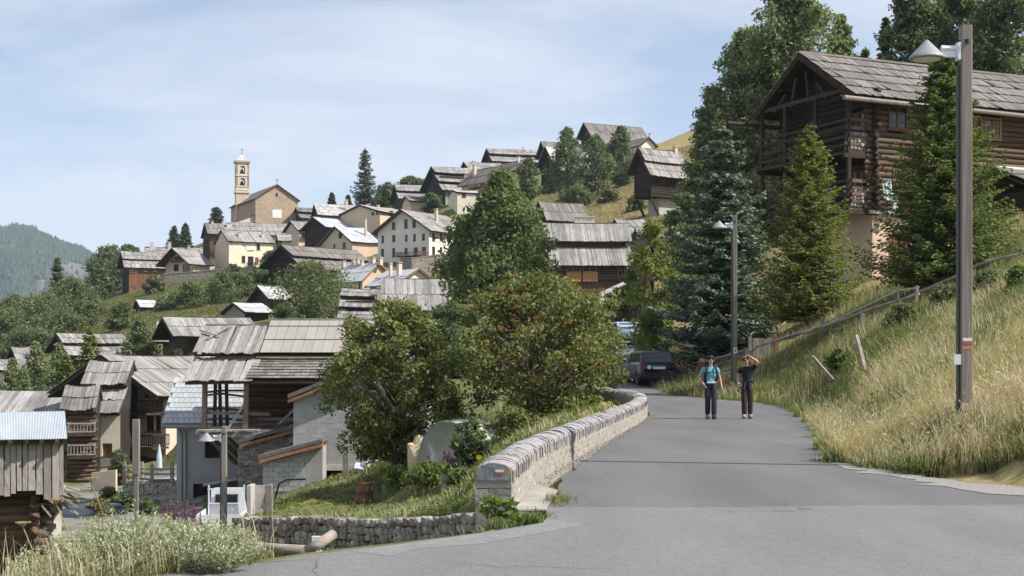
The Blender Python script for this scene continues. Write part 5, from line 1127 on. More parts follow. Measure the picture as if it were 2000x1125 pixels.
# ---------------------------------------------------------------- street lamps
def street_lamp(label, x, y, zb, ztop, dark=False):  # dark: the same lamp with its shade put into near-black colours
    T = thing('street_lamp', label, 'street lamp', (x, y, zb), 0, 'wooden street lamps along the road'); h = ztop - zb; w = .084
    mb = MB(); n = 14; vs = []
    for i in range(n + 1):
        z = -.6 + (h + .6) * i / n; e = w * (1 - .04 * i / n)
        vs += [(-e, -e * .85, z), (-e * .85, -e, z), (e * .85, -e, z), (e, -e * .85, z), (e, e * .85, z), (e * .85, e, z), (-e * .85, e, z), (-e, e * .85, z)]
    mb.add(vs, [(8 * i + c, 8 * i + (c + 1) % 8, 8 * i + 8 + (c + 1) % 8, 8 * i + 8 + c) for i in range(n) for c in range(8)] + [tuple(range(8 * n, 8 * n + 8))]); mb.build('pole', m_pole if not dark else m_logz, T)
    mb = MB(); mb.tube([(0, 0, h - .28), (0, 0, h - .22)], w * 1.42, 4); mb.build('steel_band', m_black, T)
    MB().tube([(-w - .03, 0, -.3), (-w - .03, 0, h - .6)], .028, 8).build('cable_pipe', m_black if dark else flat('pipe_grey' + label[:5], (.09, .085, .08), .6), T)
    a = MB(); a.tube([(-.36, 0, h - .34), (-w - .02, 0, h - .34)], .045, 10); a.beam((-.36, 0, h - .43), (-w - .02, 0, h - .43), .05, .09); a.build('arm', m_lampwhite if not dark else m_black, T)
    b = MB(); b.box(-w - .045, -w - .002, -.075, .075, h - .52, h - .26); b.box(-w - .06, -w - .045, -.05, .05, h - .49, h - .29); b.build('bracket', m_lampwhite if not dark else m_black, T)
    s = MB(); s.lathe([(.265, .0), (.27, .015), (.25, .045), (.02, .285), (.005, .29)], 24, (-.58, 0, h - .5)); s.build('shade', m_lampgrey if not dark else m_black, T)
    s = MB(); s.lathe([(.2, -.012), (.2, -.004)], 20, (-.58, 0, h - .5)); s.build('diffuser', m_whiteframe, T)
    return T
l1 = street_lamp('tall wooden street lamp with painted trail marks on the near bank at right', 6.8, 21.5, gz(6.8, 21.5), 6.62)
zb = l1.location.z
for y0, y1, c in ((660, 666, m_whiteframe), (666.3, 672, MATS['trail_red']), (677, 682, flat('trail_orange', (.6, .2, .08), .7))):
    MB().box(-.066, .07, -.0865, -.0845, CH + (HZ - y1) / F * 21.4 - zb, CH + (HZ - y0) / F * 21.4 - zb).build('trail_mark', c, l1)
MB().box(-.2, -.1, -.11, -.05, CH + (HZ - 712) / F * 21.4 - zb, CH + (HZ - 692) / F * 21.4 - zb).build('number_plate', m_shutter, l1)
MB().box(-.083, .083, -.0858, -.0848, .30, .42).build('pale_band', m_concrete, l1)
l2 = street_lamp('slim wooden street lamp behind the two walkers, with a small white notice', 8.39, 54, gz(8.39, 54) , 7.08)
MB().box(-.06, .07, -.091, -.085, CH + (HZ - 690) / F * 54 - l2.location.z, CH + (HZ - 679) / F * 54 - l2.location.z).build('notice', m_whiteframe, l2)
MB().box(-.02, .03, -.094, -.0915, CH + (HZ - 687) / F * 54 - l2.location.z, CH + (HZ - 682) / F * 54 - l2.location.z).build('notice_mark', m_black, l2)
street_lamp('black street lamp standing out dark before the long farmhouse roof', 8.13, 90, gz(8.13, 90), CH + (HZ - 490) / F * 90, True)
street_lamp('street lamp in the dip in front of the white pickup', at(438, 0, 47).x, 47, -6.2, CH + (HZ - 832) / F * 47)
T = thing('utility_post', 'plain wooden post with a thicker head between the houses at left', 'post', (at(266, 0, 50).x, 50, -6)); h = CH + (HZ - 820) / F * 50 + 6
MB().box(-.07, .07, -.07, .07, -.5, h).build('pole', m_pole, T); MB().box(-.11, .11, -.1, .1, h - 1.9, h + .02).build('head', m_pole, T)

# ---------------------------------------------------------------- fences and posts on the bank
FT = thing('rail_fence', 'long weathered pole fence climbing the bank to the right edge', 'fence', at(1605, 655, 52)); fo = Vector(FT.location)
def fp(px, py, Y): return at(px, py, Y) - fo
def jog(a, b, n=6, k=.03): return [a.lerp(b, i / n) + Vector((0, 0, rnd(-k, k))) for i in range(n + 1)]
for a, b, r in (((1478, 676, 57), (1600, 640, 53), .045), ((1522, 664, 56), (1602, 641, 52.5), .06), ((1590, 643, 52), (1795, 572, 49), .055), ((1760, 588, 50), (1935, 508, 47), .06), ((1925, 513, 47), (2060, 478, 45), .055), ((1830, 598, 47), (1850, 575, 46), .03), ((1610, 650, 52), (1700, 625, 50), .035)):
    MB().tube(jog(fp(*a), fp(*b)), r, 7).build('rail', m_fence, FT)
for px, y0, y1, Y, w_ in ((1605, 620, 668, 52, .13), (1683, 612, 655, 50, .12), (1753, 555, 612, 50, .06), (1900, 520, 560, 48, .12), (1972, 430, 485, 60, .1), (1712, 558, 612, 56, .08), (1790, 558, 590, 49, .09)):
    MB().beam(fp(px, y1, Y), fp(px + 2, y0, Y), w_).build('post', m_fence, FT)
for a, b in (((1590, 645, 52), (1752, 568, 50)), ((1716, 560, 56), (1752, 568, 50)), ((1754, 568, 50), (1795, 561, 49)), ((1975, 440, 60), (2040, 436, 60)), ((1975, 455, 60), (2040, 452, 60))): MB().tube([fp(*a), fp(*b)], .02, 5).build('rope', m_concrete, FT)
GT2 = thing('picket_gate', 'short run of grey pickets at the low end of the pole fence', 'fence', at(1490, 692, 57)); g2 = Vector(GT2.location)
for i, px in enumerate((1465, 1473, 1480, 1487.5, 1495, 1502, 1509, 1516.5)):
    y0 = 657 if i in (0, 7) else 661 + rnd(-1.5, 1.5); MB().beam(at(px, 696, 57) - g2, at(px + rnd(-.5, .5), y0, 57) - g2, .13, .05 if i not in (0, 7) else .12, up=(0, 1, 0)).build('picket', m_fence if i != 7 else m_brownz, GT2)
MB().beam(at(1463, 672, 57.1) - g2, at(1518, 672, 57.1) - g2, .05, .08).build('rail', m_fence, GT2)
HT = thing('handrail', 'low weathered handrail behind the walker in turquoise', 'fence', at(1372, 745, 55)); h0 = Vector(HT.location)
for a, b, r in (((1362, 710, 55), (1460, 684, 55), .06), ((1400, 700, 55.2), (1470, 686, 55.5), .03), ((1380, 722, 54), (1462, 690, 55), .03), ((1400, 728, 54.5), (1440, 716, 54.5), .045)): MB().tube(jog(at(*a) - h0, at(*b) - h0, 4, .015), r, 7).build('rail', m_fence, HT)
for px, y0, y1 in ((1371, 700, 752), (1458, 680, 730)): MB().beam(at(px, y1, 55) - h0, at(px, y0, 55) - h0, .16).build('post', m_fence, HT)
MB().box(-.18, .05, -.12, -.08, .35, .75).build('board', m_brownz, HT)
for i, (a, b, lb) in enumerate((((1687, 712, 40), (1673, 658, 40.3), 'grey post leaning left high on the grassy bank'), ((1618, 732, 41), (1588, 698, 41.3), 'fallen grey stake tilted low on the grassy bank'), ((1757, 775, 27.5), (1766, 764, 27.4), 'short dark stump poking from the dry grass'))):
    T = thing('leaning_post', lb, 'post', at(*a)); p = at(*b) - at(*a); w_ = .10 if i < 2 else .05
    MB().beam(-p * .3, p, w_, w_ * .8).build('shaft', m_pole, T); 
    MB().beam(p, p + p.normalized() * .05, w_ * .8, w_ * .6).build('worn_top', m_greywoodz, T)

# ---------------------------------------------------------------- log guard rail in the foreground
RT = thing('log_guard_rail', 'thick peeled log guard rail on short posts at the edge of the asphalt', 'rail', at(560, 1090, 12.6)); r0 = Vector(RT.location)
rl = [at(335, 1030, 15.8), at(400, 1046, 14.6), at(460, 1063, 13.6), at(530, 1072, 13.1), at(605, 1076, 12.9)]
MB().tube([p - r0 for p in rl], [.046, .048, .05, .051, .05], 12).build('log', m_lograil, RT, True)
MB().tube([at(600, 1076, 12.9) - r0, at(625, 1062, 12.9) - r0, at(650, 1044, 13.1) - r0], [.05, .05, .047], 12).build('log', m_lograil, RT, True)
for px in (527, 568, 602): MB().beam(at(px, 1120, 13) - r0, at(px, 1075, 13) - r0, .045, .05).build('post', m_pole, RT)
MB().beam(at(626, 1092, 12.85) - r0, at(618, 1060, 12.95) - r0, .05, .03).build('post', m_whiteframe, RT)
MB().box(-.0, .0, 0, 0, 0, 0) if False else None
b = MB(); q = at(617, 1058, 13.1) - r0; b.box(q.x - .035, q.x + .06, q.y - .02, q.y + .02, q.z - .05, q.z + .05); b.build('reflector_plate', m_shutter, RT)

# ---------------------------------------------------------------- garden things
bt = at(711, 990, 46); bz = gz(bt.x, 46); T = thing('oil_drum', 'rusty brown oil drum standing in the garden', 'barrel', (bt.x, 46, bt.z - .08))
MB().lathe([(.285, 0), (.29, .02), (.28, .04), (.28, .27), (.292, .285), (.28, .3), (.28, .57), (.292, .585), (.28, .6), (.28, .83), (.292, .85), (.28, .86), (.27, .84)], 24).build('drum', m_iron, T, True)
for lb, px, y0, Y, w_ in (('dark fence post beside the oil drum', 751, 935, 46, .16), ('weathered post at the left end of the garden', 527, 948, 43.6, .2), ('pale timber post against the block shed', 676, 870, 55, .22)):
    p = at(px, 0, Y); z0 = gz(p.x, Y); T = thing('garden_post', lb, 'post', (p.x, Y, z0)); zt_ = CH + (HZ - y0) / F * Y - z0
    MB().beam((0, 0, -.4), (rnd(-.04, .04), 0, zt_), w_, w_ * .8).build('shaft', m_fence, T); MB().beam((0, 0, zt_), (0, 0, zt_ + .03), w_ * .7, w_ * .5).build('worn_top', m_greywoodz, T)
T = thing('garden_fence', 'two post garden fence beside the end of the parapet', 'fence', at(888, 985, 41)); q0 = Vector(T.location)
for px, y0 in ((867, 928), (906, 925)): MB().beam(at(px, 1000, 41) - q0, at(px, y0, 41) - q0, .15).build('post', m_fence, T)
for y0, y1 in ((935, 940), (962, 955)): MB().beam(at(866, y0, 40.9) - q0, at(935, y1, 40.0) - q0, .05, .1).build('rail', m_fence, T)
# polythene greenhouse and wrapped bale
gl = at(872, 900, 43.6); zg = gz(gl.x, 43.6); T = thing('polytunnel', 'small arched polythene greenhouse half hidden by the rowan', 'greenhouse', (gl.x, 43.6, zg - .1), R(-25))
mb = MB(); n = 14; L = 2.4; pts = [(-.95 * math.cos(t), 1.35 * math.sin(t) ** .85) for t in np.linspace(0, math.pi, n + 1)]; vs = []
for y in np.linspace(0, L, 7): vs += [(x + rnd(-.015, .015), y, z + rnd(-.02, .02)) for x, z in pts]
m1 = n + 1; mb.add(vs, [(j * m1 + i, j * m1 + i + 1, (j + 1) * m1 + i + 1, (j + 1) * m1 + i) for j in range(6) for i in range(n)] + [tuple(range(m1))])
m_poly = mat('polythene', (.50, .51, .48), (.36, .37, .34), 2, rough=.35, bump=.1, vary=0, spec=.5); mb.build('film', m_poly, T, True)
for j in range(0, 7, 2): MB().tube([Vector((x * 1.01, L * j / 6, z * 1.01)) for x, z in pts], .02, 5).build('hoop', m_lampgrey, T)
T = thing('tarpaulin_bundle', 'yellowish tarpaulin bundle left of the greenhouse', 'tarpaulin', (at(815, 0, 45).x, 45, gz(at(815, 0, 45).x, 45)))
b = stone_mesh('bundle', mat('tarp', (.62, .52, .34), (.45, .37, .24), 3, bump=.4, vary=.1), 5); piece('bundle', b, T, (0, 0, .45), None, (.62, .6, 1.15)); piece('bundle', b, T, (.1, .05, .95), (0, .4, .3), (.5, .5, .5))
for i, (px, py, c, lb) in enumerate(((702, 917, (.55, .58, .75), 'lilac plastic bag on the pile by the block shed'), (717, 915, (.75, .75, .75), 'white plastic bag in the middle of the pile by the shed'), (728, 917, (.72, .73, .72), 'white plastic bag at the right of the pile by the shed'), (745, 916, (.15, .35, .25), 'coiled green garden hose next to the plastic bags'))):
    p = at(px, py, 53); z = gz(p.x, 53)
    if i < 3: o = piece('plastic_bag', stone_mesh('plastic_bag', flat('bag%d' % i, c, .5), 60 + i), None, (p.x, 53, z + .18), (rnd(0, 1), rnd(0, 1), 0), (.4, .35, .3))
    else: b = MB(); [b.tube([(.22 * math.cos(t), .22 * math.sin(t), .05 + k * .05) for t in np.linspace(0, 6.28, 16)], .022, 6, False) for k in range(4)]; o = b.build('garden_hose', flat('hose', c, .5), None); o.location = (p.x, 53, z)
    tag(o, lb, 'bag' if i < 3 else 'hose')
p = at(494, 1008, 45); T = thing('concrete_slab', 'upright concrete slab with a rusty sheet leaning on it beside the pickup', 'slab', (p.x, 45, gz(p.x + .6, 45) - .3))
MB().box(-.12, .0, -.4, .4, 0, 1.15).build('slab', m_concrete, T); MB().box(0, .55, .3, .38, 0, 1.1).build('back_slab', m_concrete, T)
b = MB(); b.prism([(.25, -.1, .45), (.55, -.15, .2), (.62, -.1, .95), (.42, .1, 1.1)], (.02, .05, 0)); b.build('rusty_sheet', mat('rust_brown', (.16, .12, .10), (.1, .075, .06), 4), T)
b = MB(); b.tube([at(537, 975, 47), at(545, 945, 47), at(560, 937, 47), at(597, 936, 47)], .035, 6); o = b.build('black_pipe', m_black, None); tag(o, 'bent black pipe sticking out in front of the block shed', 'pipe')
for k_ in range(6): pass
# terrace fence and garage wall at left
T = thing('terrace_wall', 'stone terrace wall with a brown garage door and a rail fence on top', 'wall', at(320, 1000, 72)); q0 = Vector(T.location); Lq = lambda px, py, Y: at(px, py, Y) - q0
b = MB(); b.prism([Lq(240, 1030, 73), Lq(350, 1030, 71), Lq(350, 940, 71), Lq(240, 945, 73)], (0, 3, 0)); b.build('wall', m_mortar, T)
sb = MB(); k = 72 / F
for r in range(18):
    y = 1005 - r * 3.7; x = 240.0
    while x < 348:
        w_ = rnd(3, 9); 
        if not (304 < x + w_ / 2 < 345 and y > 962): p_ = Lq(x, y, lerp(73, 71, (x - 240) / 110)); sb.box(p_.x, p_.x + w_ * k * .93, p_.y - rnd(.02, .08), p_.y + .05, p_.z, p_.z + 3.2 * k)
        x += w_
sb.build('rubble', m_stone, T, kind='stuff')
b = MB()
for i in range(8): a_ = Lq(306 + i * 4.6, 1005, 71.7); c_ = Lq(306 + i * 4.6 + 4.3, 962, 71.7); MB().box(a_.x, c_.x, a_.y - .06, a_.y + .02, a_.z, c_.z).build('door_board', m_brownz, T)
for px, Y in ((243, 73), (262, 72.8), (277, 72.6), (297, 72), (336, 71.2)): MB().beam(Lq(px, 942, Y - .1), Lq(px, 902, Y - .1), .15).build('post', m_fence, T)
for y in (912, 922, 933):
    MB().tube([Lq(240, y - 2, 72.9), Lq(297, y + 4, 71.9), Lq(340, y + 4, 71.1)], .06, 6).build('rail', m_fence, T)
# parasol and a yellow thing on the terrace
p = at(311, 905, 76); T = thing('parasol', 'closed blue grey parasol on the terrace at left', 'parasol', (p.x, 76, at(0, 940, 76).z)); MB().tube([(0, 0, 0), (0, 0, 1.9)], .03, 6).build('pole', m_lampgrey, T); MB().lathe([(.06, .6), (.16, .7), (.14, 1.3), (.03, 1.95)], 10).build('folded_canopy', flat('parasol_blue', (.45, .52, .62), .8), T)
# concrete ramp and terrace pieces by the farmhouse
o = MB().prism([at(1172, 576, 128), at(1222, 552, 132), at(1222, 548, 140), at(1172, 571, 138)], (0, 0, -.8)).build('concrete_ramp', m_concrete, None); tag(o, 'sloping concrete ramp roof below the orange farmhouse doors', 'ramp')
T = thing('balustrade_wall', 'cream parapet pierced by four square openings beside the low barn', 'wall', at(1122, 437, 214)); k = 214 / F
b = MB(); wall_face(b, (0, 0, -.6), (1, 0, 0), (0, -1, 0), 39 * k, 13 * k + .6, [((3 + i * 7.5) * k, .6 + 6 * k, (8 + i * 7.5) * k, .6 + 10 * k) for i in range(4)], .25); b.build('pierced_wall', m_plaster_w, T); MB().box(-.1, 39 * k + .1, -.12, .4, 13 * k, 13 * k + .12).build('coping', m_plaster_w, T)
# terrace walls of the upper village
def far_wall(lb, pts, hpx, m=m_stonewall, dep=.5):
    T = thing('terrace_wall', lb, 'wall', at(*pts[0])); o0 = Vector(T.location)
    for a, b_ in zip(pts, pts[1:]):
        p, q = at(*a) - o0, at(*b_) - o0; h = Vector((0, 0, hpx / F * a[2])); dn = Vector((0, 0, -2.5)); dr = (q - p).normalized(); nb = Vector((-dr.y, dr.x, 0)) * dep
        MB().hexa([p + dn, q + dn, q + dn + nb, p + dn + nb, p + h, q + h, q + h + nb, p + h + nb]).build('wall_face', m, T)
        MB().hexa([p + h - nb * .15, q + h - nb * .15, q + h + nb * 1.1, p + h + nb * 1.1] + [v + Vector((0, 0, .14)) for v in (p + h - nb * .15, q + h - nb * .15, q + h + nb * 1.1, p + h + nb * 1.1)]).build('coping', m_mortar, T)
    return T
far_wall('stone terrace wall under the dark gabled chalet', [(303, 570, 318), (322, 566, 308), (440, 556, 308)], 30)
far_wall('low rubble wall in front of the yellow house', [(437, 552, 306), (500, 545, 302)], 24)
far_wall('curved stone terrace wall below the large white house', [(782, 532, 268), (804, 533, 260), (868, 524, 262)], 28)
# ---------------------------------------------------------------- vehicles
def car(name, label, loc, rot, paint, L=4.4, W=1.78, H=1.6, suv=True, cat='car'):
    T = thing(name, label, cat, loc, rot); hw = W / 2
    # stations from tail (y=-L/2) to nose; ring: z heights and half widths
    y0 = -L / 2
    st = [(0.0, .38, .72, .74, .80, .80), (.06, .30, .84, .90, .94, .90), (.16, .24, .98, 1.0, .99, .95), (.5, .22, 1.0, 1.0, 1.0, .97), (1.1, .22, 1.0, 1.0, 1.0, .97), (2.2, .22, .99, 1.0, 1.0, .97), (3.1, .22, .97, 1.0, .99, .95), (3.7, .24, .88, .97, .97, .90), (4.15, .28, .78, .93, .90, .82), (4.4, .36, .62, .8, .76, .7)]
    sc = L / 4.4; vs = []; 
    for (y, zb_, zt_, wb, wm_, wt) in st:
        y = y0 + y * sc
        r = [(-wb * .9, zb_), (-wb, zb_ + .1), (-wm_, .55), (-wm_ * .995, zt_ * .88), (-wt, zt_), (wt, zt_), (wm_ * .995, zt_ * .88), (wm_, .55), (wb, zb_ + .1), (wb * .9, zb_)]
        vs += [(x * hw, y, z) for x, z in r]
    k = 10; n = len(st); mb = MB(); mb.add(vs, [(i * k + c, i * k + (c + 1) % k, (i + 1) * k + (c + 1) % k, (i + 1) * k + c) for i in range(n - 1) for c in range(k)] + [tuple(range(k)), tuple(range((n - 1) * k, n * k))[::-1]])
    body = mb.build('body', paint, T, True)
    # cabin: waist ring, mid ring, roof ring
    ca = [(.10, 3.35, .93, .96), (.22, 2.95, .90, 1.2), (.42, 2.45, .84, H - .06), (.55, 2.2, .76, H)]
    vs = []
    for (a, b, ww, z) in ca:
        a, b = y0 + a * sc, y0 + b * sc
        vs += [(-ww * hw, a + .06, z), (-ww * hw * .85, a, z), (ww * hw * .85, a, z), (ww * hw, a + .06, z), (ww * hw, b - .1, z), (ww * hw * .8, b, z), (-ww * hw * .8, b, z), (-ww * hw, b - .1, z)]
    mb = MB(); mb.add(vs, [(i * 8 + c, i * 8 + (c + 1) % 8, i * 8 + 8 + (c + 1) % 8, i * 8 + 8 + c) for i in range(3) for c in range(8)] + [tuple(range(24, 32))]); mb.build('cabin', paint, T)
    def pane(pts, nm='side_window'):
        c = sum((Vector(p) for p in pts), Vector()) / len(pts); out = Vector((c.x, c.y - (y0 + 1.6 * sc), 0)).normalized(); b = MB(); b.prism([Vector(p) + out * .012 for p in pts], -out * .02); return b.build(nm, m_glass2, T)
    za, zc = 1.0, H - .1
    for sx in (-1, 1):
        wl, wh = .925 * hw, .855 * hw
        for (a, b, a2, b2) in ((.45, 1.05, .55, 1.05), (1.13, 1.95, 1.13, 1.92), (2.03, 2.95, 2.0, 2.4)):
            pane([(sx * wl, y0 + a * sc, za), (sx * wl, y0 + b * sc, za), (sx * wh, y0 + b2 * sc, zc), (sx * wh, y0 + a2 * sc, zc)])
    b = MB(); b.add([(-.72 * hw, y0 + .125 * sc, 1.02), (.72 * hw, y0 + .125 * sc, 1.02), (.66 * hw, y0 + .375 * sc, H - .12), (-.66 * hw, y0 + .375 * sc, H - .12)], [(0, 1, 2, 3)]); o = b.build('rear_window', m_glass2, T); o.location.y = -.025
    b = MB(); b.add([(-.76 * hw, y0 + 3.25 * sc, 1.0), (.76 * hw, y0 + 3.25 * sc, 1.0), (.68 * hw, y0 + 2.52 * sc, H - .12), (-.68 * hw, y0 + 2.52 * sc, H - .12)], [(3, 2, 1, 0)]); o = b.build('windscreen', m_glass2, T); o.location.y = .03; o.location.z = .02
    rub = MATS.get('tyre') or flat('tyre', (.02, .02, .02), .8); rim = MATS.get('rim') or flat('rim', (.55, .56, .58), .3, .8)
    for sx in (-1, 1):
        for yy in (.82, 3.55):
            w = MB(); w.lathe([(.22, -.1), (.31, -.1), (.335, -.06), (.335, .06), (.31, .1), (.22, .1)], 20); wo_ = w.build('wheel', rub, T); wo_.matrix_basis = Matrix.Translation((sx * (hw - .1), y0 + yy * sc, .335)) @ Matrix.Rotation(R(90), 4, 'Y')
            w = MB(); w.lathe([(.21, -.075), (.21, .075)], 16)
            for i in range(5): a = i * 1.2566; w.beam((.03, 0, .085 * sx) if False else (.03 * math.cos(a), .03 * math.sin(a), .08 * sx), (.2 * math.cos(a), .2 * math.sin(a), .08 * sx), .06, .03)
            w.build('rim', rim, wo_)
            MB().box(sx * (hw - .23), sx * (hw - .015), y0 + (yy - .43) * sc, y0 + (yy + .43) * sc, .26, .60).build('wheel_arch', rub, T)
    red = MATS.get('tail_red') or flat('tail_red', (.35, .02, .02), .2)
    for sx in (-1, 1):
        b = MB(); b.box(sx * hw * .80, sx * hw * .95, y0 + .03, y0 + .2, .86, 1.0); b.build('tail_light', red, T)
        b = MB(); b.box(sx * hw * .60, sx * hw * .84, y0 + L - .34, y0 + L - .1, .62, .74); b.build('headlight', m_whiteframe, T)
        b = MB(); b.box(sx * (hw + .0), sx * (hw + .17), y0 + 2.85 * sc, y0 + 2.98 * sc, .98, 1.12); b.build('mirror', paint, T)
    b = MB(); b.box(-.27, .27, y0 - .012, y0 + .03, .70, .81); o = b.build('number_plate', m_whiteframe, T)
    b = MB(); b.box(-hw * .86, hw * .86, y0 - .05, y0 + .1, .32, .55); b.build('bumper', rub if suv else paint, T)
    return T
m_navy = flat('dark_blue_car_paint', (.018, .022, .032), .3, .0, .4, .25); m_silver = flat('silver_car_paint', (.5, .52, .55), .3, .5, .5, .5); m_carwhite = flat('white_car_paint', (.75, .76, .77), .35, 0, .5, .4); m_bluecar = flat('light_blue_car_paint', (.30, .40, .52), .35, .2, .5, .4)
p = at(1282, 755, 60.5); v1 = car('parked_car', 'dark blue estate car parked with its tail to us under the spruce', (p.x, 64.5, float(zroad(64)) - .02), R(9), m_navy, L=4.1, W=1.66, H=1.5)
b = MB(); b.tube([(0, 0, 0), (0, 0, .012)], .09, 14); o = b.build('round_sticker', m_shutter, v1); o.matrix_basis = Matrix.Translation((-.45, -2.06, .78)) @ Matrix.Rotation(R(90), 4, 'X')
b = MB(); b.tube([(0, .5, 1.58), (.02, .3, 1.8)], .008, 5); b.build('aerial', m_black, v1)
car('parked_car', 'silver blue car half hidden behind the rowan up the road', (at(1224, 0, 97).x, 97, gz(at(1224, 0, 97).x, 97) + .06), R(190), m_bluecar, H=1.5)
car('parked_car', 'white car showing behind the trunk of the yellow green larch', (at(1567, 0, 71).x, 71, at(0, 614, 71).z), R(75), m_carwhite, L=3.9, H=1.45)
car('parked_car', 'car with a pale bonnet low behind the bush at left', (at(160, 0, 58).x, 58, -5.75), R(160), m_navy, L=4.2, H=1.45)
# white flatbed pickup seen from behind
p = at(427, 1045, 52); T = thing('pickup', 'small white flatbed pickup seen from behind in the dip', 'pickup', (p.x, 52, -4.86), R(4)); wp = m_carwhite
MB().box(-.81, .81, .0, .06, .46, .86).build('tailgate', wp, T)
for sx in (-1, 1): MB().box(sx * .76, sx * .81, .06, 2.2, .5, .86).build('side_board', wp, T)
MB().box(-.76, .76, .06, 2.2, .46, .52).build('bed_floor', m_lampgrey, T)
b = MB(); b.hexa([(-.68, 2.3, .3), (.68, 2.3, .3), (.68, 3.5, .3), (-.68, 3.5, .3), (-.58, 2.35, 1.58), (.58, 2.35, 1.58), (.52, 3.1, 1.58), (-.52, 3.1, 1.58)]); b.build('cab', wp, T)
b = MB(); b.box(-.42, .42, 2.2, 2.315, 1.08, 1.40); b.build('rear_window', m_glass2, T)
hb = MB()
for x in (-.66, .66): hb.beam((x, 2.22, .5), (x, 2.22, 1.75), .05)
hb.beam((-.7, 2.22, 1.6), (.7, 2.22, 1.6), .05); hb.beam((-.66, 2.22, 1.06), (.66, 2.22, 1.06), .04)
hb.build('headboard_frame', wp, T)
for sx in (-1, 1):
    w = MB(); w.lathe([(.12, -.09), (.26, -.09), (.28, 0), (.26, .09), (.12, .09)], 16); o = w.build('wheel', MATS['tyre'], T); o.matrix_basis = Matrix.Translation((sx * .6, .6, .28)) @ Matrix.Rotation(R(90), 4, 'Y')
    MB().box(sx * .55, sx * .74, -.03, -.002, .5, .58).build('tail_light', MATS['tail_red'], T); MB().box(sx * .82, sx * .95, 2.75, 2.8, 1.05, 1.25).build('mirror', m_black, T)
# ---------------------------------------------------------------- vegetation
lm_birch = leafmat('birch_leaf', (.20, .235, .10), (.08, .11, .045), .36)
lm_rowan = leafmat('rowan_leaf', (.235, .245, .085), (.07, .095, .033), .34)
lm_dark = leafmat('dark_leaf', (.18, .215, .11), (.07, .098, .05), .36)
lm_poplar = leafmat('poplar_leaf', (.26, .29, .15), (.105, .135, .068), .36)
lm_valley = leafmat('valley_leaf', (.18, .205, .10), (.08, .105, .052), .36)
lm_fresh = leafmat('fresh_leaf', (.17, .21, .06), (.08, .115, .035), .38)
lm_spruce = leafmat('blue_spruce_needle', (.25, .31, .235), (.075, .110, .080), .12, .7)
lm_larch = leafmat('larch_needle', (.25, .275, .085), (.10, .13, .04), .36, .7)
lm_larchd = leafmat('dark_larch_needle', (.185, .225, .075), (.07, .10, .034), .32, .7)
lm_fir = leafmat('fir_needle', (.115, .150, .080), (.045, .065, .036), .12, .7)
lm_sage = leafmat('sage_leaf', (.50, .52, .37), (.27, .29, .19), .25, .8)
lm_straw = leafmat('straw_blade', (.60, .51, .37), (.35, .285, .185), .30, .8)
lm_grass = leafmat('green_blade', (.185, .22, .085), (.085, .115, .042), .35, .7)
lm_slope = leafmat('slope_blade', (.34, .29, .17), (.19, .165, .085), .3, .8)
lm_hill = leafmat('hill_blade', (.21, .20, .085), (.10, .115, .045), .3, .8)
lm_olive = leafmat('olive_blade', (.25, .24, .115), (.13, .13, .055), .35, .7)
def unit(v): return v / np.maximum(np.linalg.norm(v, axis=-1, keepdims=True), 1e-9)
def leaf_quads(C, D, N, ln, wd):
    """leaf shaped quads: centre C, along D, facing N, length ln, width wd (arrays)"""
    D = unit(D); S = unit(np.cross(N, D)); ln = np.asarray(ln)[:, None]; wd = np.asarray(wd)[:, None]
    V = np.stack([C - D * ln * .5, C + S * wd * .5 + D * ln * .05, C + D * ln * .5, C - S * wd * .5 + D * ln * .05], 1).reshape(-1, 3)
    Q = np.arange(len(V)).reshape(-1, 4); return V, Q
